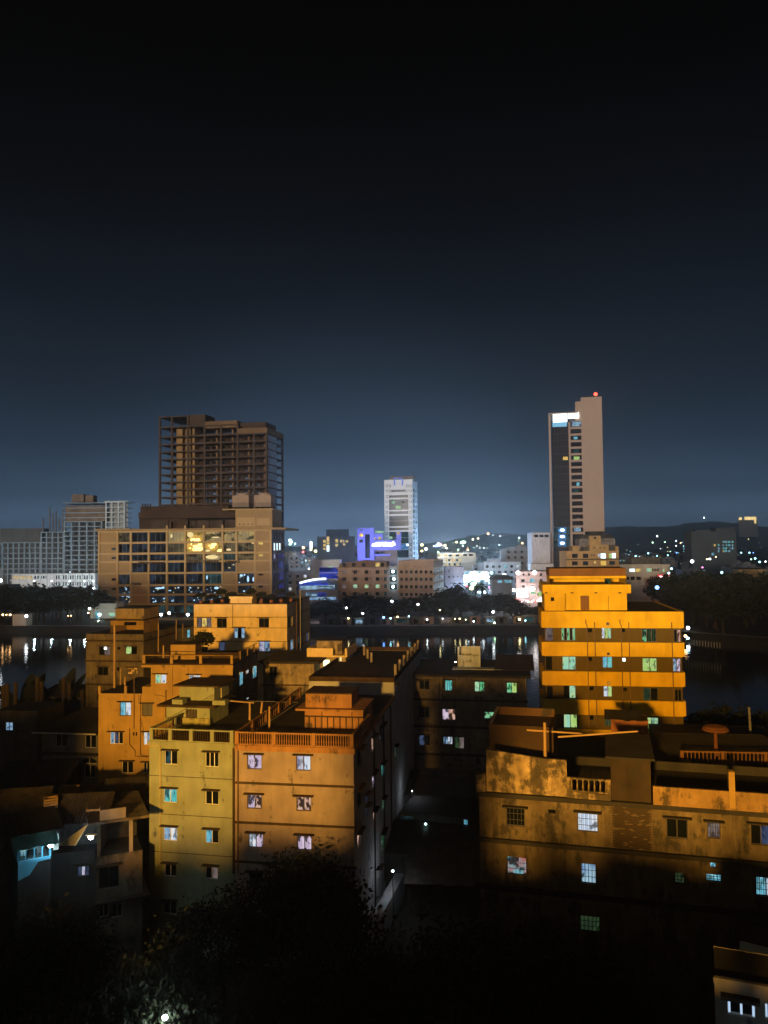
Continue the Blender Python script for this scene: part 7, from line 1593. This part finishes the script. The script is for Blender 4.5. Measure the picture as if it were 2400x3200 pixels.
p = pt(510, 3045, 34); bt = big_tree((p.x, p.y, 0), p.z, 6.6, 7, 'leafy tree lit from within at the lower edge', 260, 0.14); bt.children[1].data.materials[0] = leafpale
gl_ = lamp('garden_lamp', 'white garden lamp shining through leaves at the lower edge', (pt(515, 3180, 32.2).x, 32.2, 0), pt(515, 3180, 32.2).z, (0.85, 1.0, 0.9), 30, 0.12, 'lamp'); lamp_light('garden_light', gl_, (0, -0.6, pt(515, 3180, 32.2).z - 0.1), 120, (0.85, 1.0, 0.9), 0.15)
p = pt(200, 3130, 36); big_tree((p.x, p.y, 0), p.z, 7, 8, 'black tree in the lower left corner', 60)
# plants on the cream roof
for i in range(12):
    X_ = 0.6 + i * (Dq.W - 0.8) / 11.5; yv = 1.2 + (i * 5 % 4) * 1.4; hh = [1.6, 1.2, 1.9, 1.3][i % 4]
    r_ = tag(empty('roof_shrub', Dq.P(X_, yv, Dq.H)), 'dark potted shrub among the greenery on the cream roof', 'plant', 'cream roof shrubs')
    MB().tube([(0, 0, 0), (0, 0, 0.4)], 0.22, 8, 0.28).build('pot', rust, r_); MB().tube([(0, 0, 0.4), (0, 0, hh * 0.6)], 0.04).build('stem', barkm, r_); link('crown', CRS[i % 4], r_, (0, 0, hh * 0.75), 0, (0.14, 0.14, hh / 14))
r_ = tag(empty('roof_bush', Cq.P(Cq.hit(*Z2(215, 560), 8)[0], 8, UH + 0.1)), 'bushy dark plant on the railed terrace of the orange house', 'plant')
MB().tube([(0, 0, 0), (0, 0, 0.7)], 0.5, 8, 0.6).build('pot', darkw, r_); link('crown', CRS[1], r_, (0, 0, 1.5), 0, (0.26, 0.26, 0.24)); MB().tube([(0, 0, 0.7), (0, 0, 1.3)], 0.06).build('stem', barkm, r_)

# ------------------------------------------------------------------ shore lamps, huts and poles
for (x, y, c, s) in ((838, 275, 'w', .55), (1015, 335, 'w', .6), (1612, 237, 'w', .5), (1330, 205, 'w', .7), (860, 388, 'y', .4), (1240, 378, 'b', .6), (1315, 388, 'c', .45), (1390, 372, 'o', .5), (1512, 365, 'c', .35)): farlamp(*Q2(x, y), 303, c, s * 0.62, label='%s lamp glinting on the far lake shore' % LN[c], group='shore lamps %s' % LN[c], strength=16)
for (x, y, c, s) in ((870, 333, 'w', .7), (1167, 417, 'y', .6), (1233, 430, 'c', .4), (22, 247, 'w', .6), (440, 410, 'y', .3), (492, 410, 'y', .35), (560, 420, 'y', .3), (270, 312, 'y', .4), (650, 440, 'w', .4), (885, 455, 'g', .5), (125, 420, 'w', .5), (300, 410, 'w', .3)): farlamp(*Q3(x, y), 303, c, s * 0.62, label='%s lamp glinting on the far lake shore' % LN[c], group='shore lamps %s' % LN[c], strength=16)
for (x, y, c, s) in ((325, 1600, 'w', 1.0), (35, 1585, 'o', .6), (80, 1585, 'o', .4), (125, 1585, 'o', .6), (840, 1597, 'o', .3), (878, 1597, 'o', .3), (1105, 1510, 'w', .8), (1090, 1562, 'o', .5), (1230, 1585, 'w', .9), (1160, 1255, 'w', .6), (5, 1160, 'w', 1.2)): farlamp(*ZL(x, y), 312, c, s * 0.55, label='%s lamp on the waterfront left of the mall' % LN[c], group='left waterfront lamps %s' % LN[c], strength=18)
for (x, y) in ((280, 240), (1040, 240), (1140, 222), (1370, 240)):
    ml_ = farlamp(*Z1(x, y), 336, 'w', .6, label='dazzling white lamp at the foot of the mall', group='mall forecourt lamps', strength=14); lamp_light('forecourt_light', ml_, (0, -0.9, ml_.children[1].location.z), 2600, (0.7, 1.0, 0.85))
for (x, y, c, s) in ((470, 35, 'o', .45), (505, 68, 'c', .45), (1245, 135, 'y', .35), (1330, 133, 'y', .25), (1645, 60, 'c', .6)): farlamp(*Q5(x, y), 258, c, s, label='%s lamp on the right bank walkway' % LN[c], group='right bank lamps %s' % LN[c], strength=14)
farlamp(2150, 1962, 275, 'w', .55, label='bright white lamp beside the right bank railing', group='railing lamp', strength=22)
hr_ = random.Random(9)
for i in range(16):
    px_ = 985 + 45 * i + hr_.uniform(-8, 8); D = 304.5; c = pt(px_, 1940, D); w_ = hr_.uniform(3.5, 6); h = hr_.uniform(2.2, 3.0)
    r_ = tag(empty('shore_hut', (c.x, c.y, BZ)), 'low promenade stall with ' + ['grey walls and a pale roof', 'dark walls and a dark tin roof', 'pinkish walls and a grey roof'][i % 3] + (' and a glowing counter' if i % 3 == 0 else ' and a dark shutter'), 'stall', 'stalls on the far promenade')
    MB().box(-w_ / 2, w_ / 2, 0, 3, 0, h).build('wall', [greyw, darkw, plaster('hut_pink', (0.25, 0.16, 0.13))][i % 3], r_)
    MB().box(-w_ / 2 - 0.3, w_ / 2 + 0.3, -0.7, 3.2, h, h + 0.12).build('roof', [palec, tin, greyw][i % 3], r_)
    if i % 3 == 0: MB().box(-w_ * 0.35, w_ * 0.35, -0.04, -0.005, 0.7, h - 0.5).build('counter_front', K[['dimwhite', 'sky', 'dimteal'][i // 3 % 3]], r_)
    else: MB().box(-w_ * 0.3, w_ * 0.1, -0.04, -0.005, 0.3, h - 0.5).build('shutter', glass_d, r_)
# right bank railing
for i in range(14):
    px_ = 2133 + i * 9; a = ptz(px_, 2012 + i * 1.1, BZ); rp_ = MB().box(-0.08, 0.08, -0.08, 0.08, 0, 1.6).build('railing_post', palec, None, (a.x, a.y, BZ)); tag(rp_, 'pale railing post on the right bank walkway', 'post', 'railing posts on the right bank')
# roof poles on the near houses
for i, (Z_, x, y0, y1, D, lab, r0) in enumerate(((Z1, 465, 370, 1145, 84.5, 'tall pale bamboo mast before the soot stained house', 0.10), (Z1, 540, 905, 1110, 88, 'short bamboo mast on the lower orange terrace', 0.07), (Z1, 595, 1010, 1110, 89, 'stubby concrete post on the lower orange terrace', 0.12),
        (Z1, 1070, 620, 775, 86, 'ochre post by the terrace tank', 0.09), (Z1, 1008, 340, 700, 115, 'thin mast with a pale tip before the dark low block', 0.09), (Z1, 1228, 300, 540, 116, 'thin mast left of the creeper roof', 0.07), (Z1, 1310, 345, 530, 116, 'thin leaning mast beside the creeper roof', 0.06),
        (Z2, 793, 1400, 1620, 72, 'ochre frame post on the roof of the yellow green block', 0.10), (Z2, 1035, 1450, 1720, 70, 'upright bamboo on the salmon roof', 0.09))):
    a = pt(*Z_(x, y0), D); b_ = pt(*Z_(x - 2, y1), D); pole('roof_mast', lab, b_, a, r0)
a = pt(*Z2(945, 1400), 75); b_ = pt(*Z2(930, 1535), 75); pole('roof_mast', 'short tilted bamboo at the party wall', b_, a, 0.1)
a = pt(*Z2(530, 1382), 72); b_ = pt(*Z2(845, 1408), 72); pole('frame_bar', 'level bamboo bar of the roof frame on the yellow green block', a, b_, 0.06)
a = pt(*Z1(1105, 1530), 68.3); b_ = pt(*Z2(350, 1300), 72); pole('cable', 'thin cable slung from the stair house to the balustrade', a, b_, 0.02, iron, 'cable')

# ------------------------------------------------------------------ clutter on the lower left roofs
cl = random.Random(6)
for i in range(16):
    c = pt(*P7(cl.uniform(60, 980), cl.uniform(420, 640)), cl.uniform(61, 72))
    if i % 3 == 0:
        r_ = tag(empty('oil_drum', (c.x, c.y, c.z - 0.9), cl.uniform(0, 3)), 'rusty drum left on the tin roofs behind the blue veranda', 'drum', 'drums on the tin roofs')
        MB().tube([(0, 0, 0), (0, 0, 0.9)], 0.3, 12).build('body', rust, r_); MB().tube([(0, 0, 0.86), (0, 0, 0.93)], 0.32, 12).build('rim', tin, r_); MB().tube([(0, 0, 0.42), (0, 0, 0.47)], 0.315, 12).build('hoop', tin, r_)
    elif i % 3 == 1:
        r_ = tag(empty('plank_stack', (c.x, c.y, c.z - 0.7), cl.uniform(-0.6, 0.6)), 'leaning stack of rough boards on the tin roofs', 'planks', 'boards on the tin roofs')
        for k in range(4): MB().box(-1.1 + 0.05 * k, 1.0 + 0.08 * k, 0.06 * k, 0.06 * k + 0.05, -0.3, 0.5 + 0.06 * k).build('plank', bamboo, r_)
    else:
        r_ = tag(empty('roof_crate', (c.x, c.y, c.z - 0.8), cl.uniform(-0.6, 0.6)), 'slatted crate on the tin roofs behind the blue veranda', 'crate', 'crates on the tin roofs')
        for k in range(4): MB().box(-0.5, 0.5, -0.4, -0.36, 0.02 + k * 0.2, 0.16 + k * 0.2).box(-0.5, 0.5, 0.36, 0.4, 0.02 + k * 0.2, 0.16 + k * 0.2).build('slat', bamboo, r_)
        for sx_ in (-0.5, 0.45): MB().box(sx_, sx_ + 0.05, -0.355, 0.355, 0, 0.8).build('end_board', bamboo, r_)
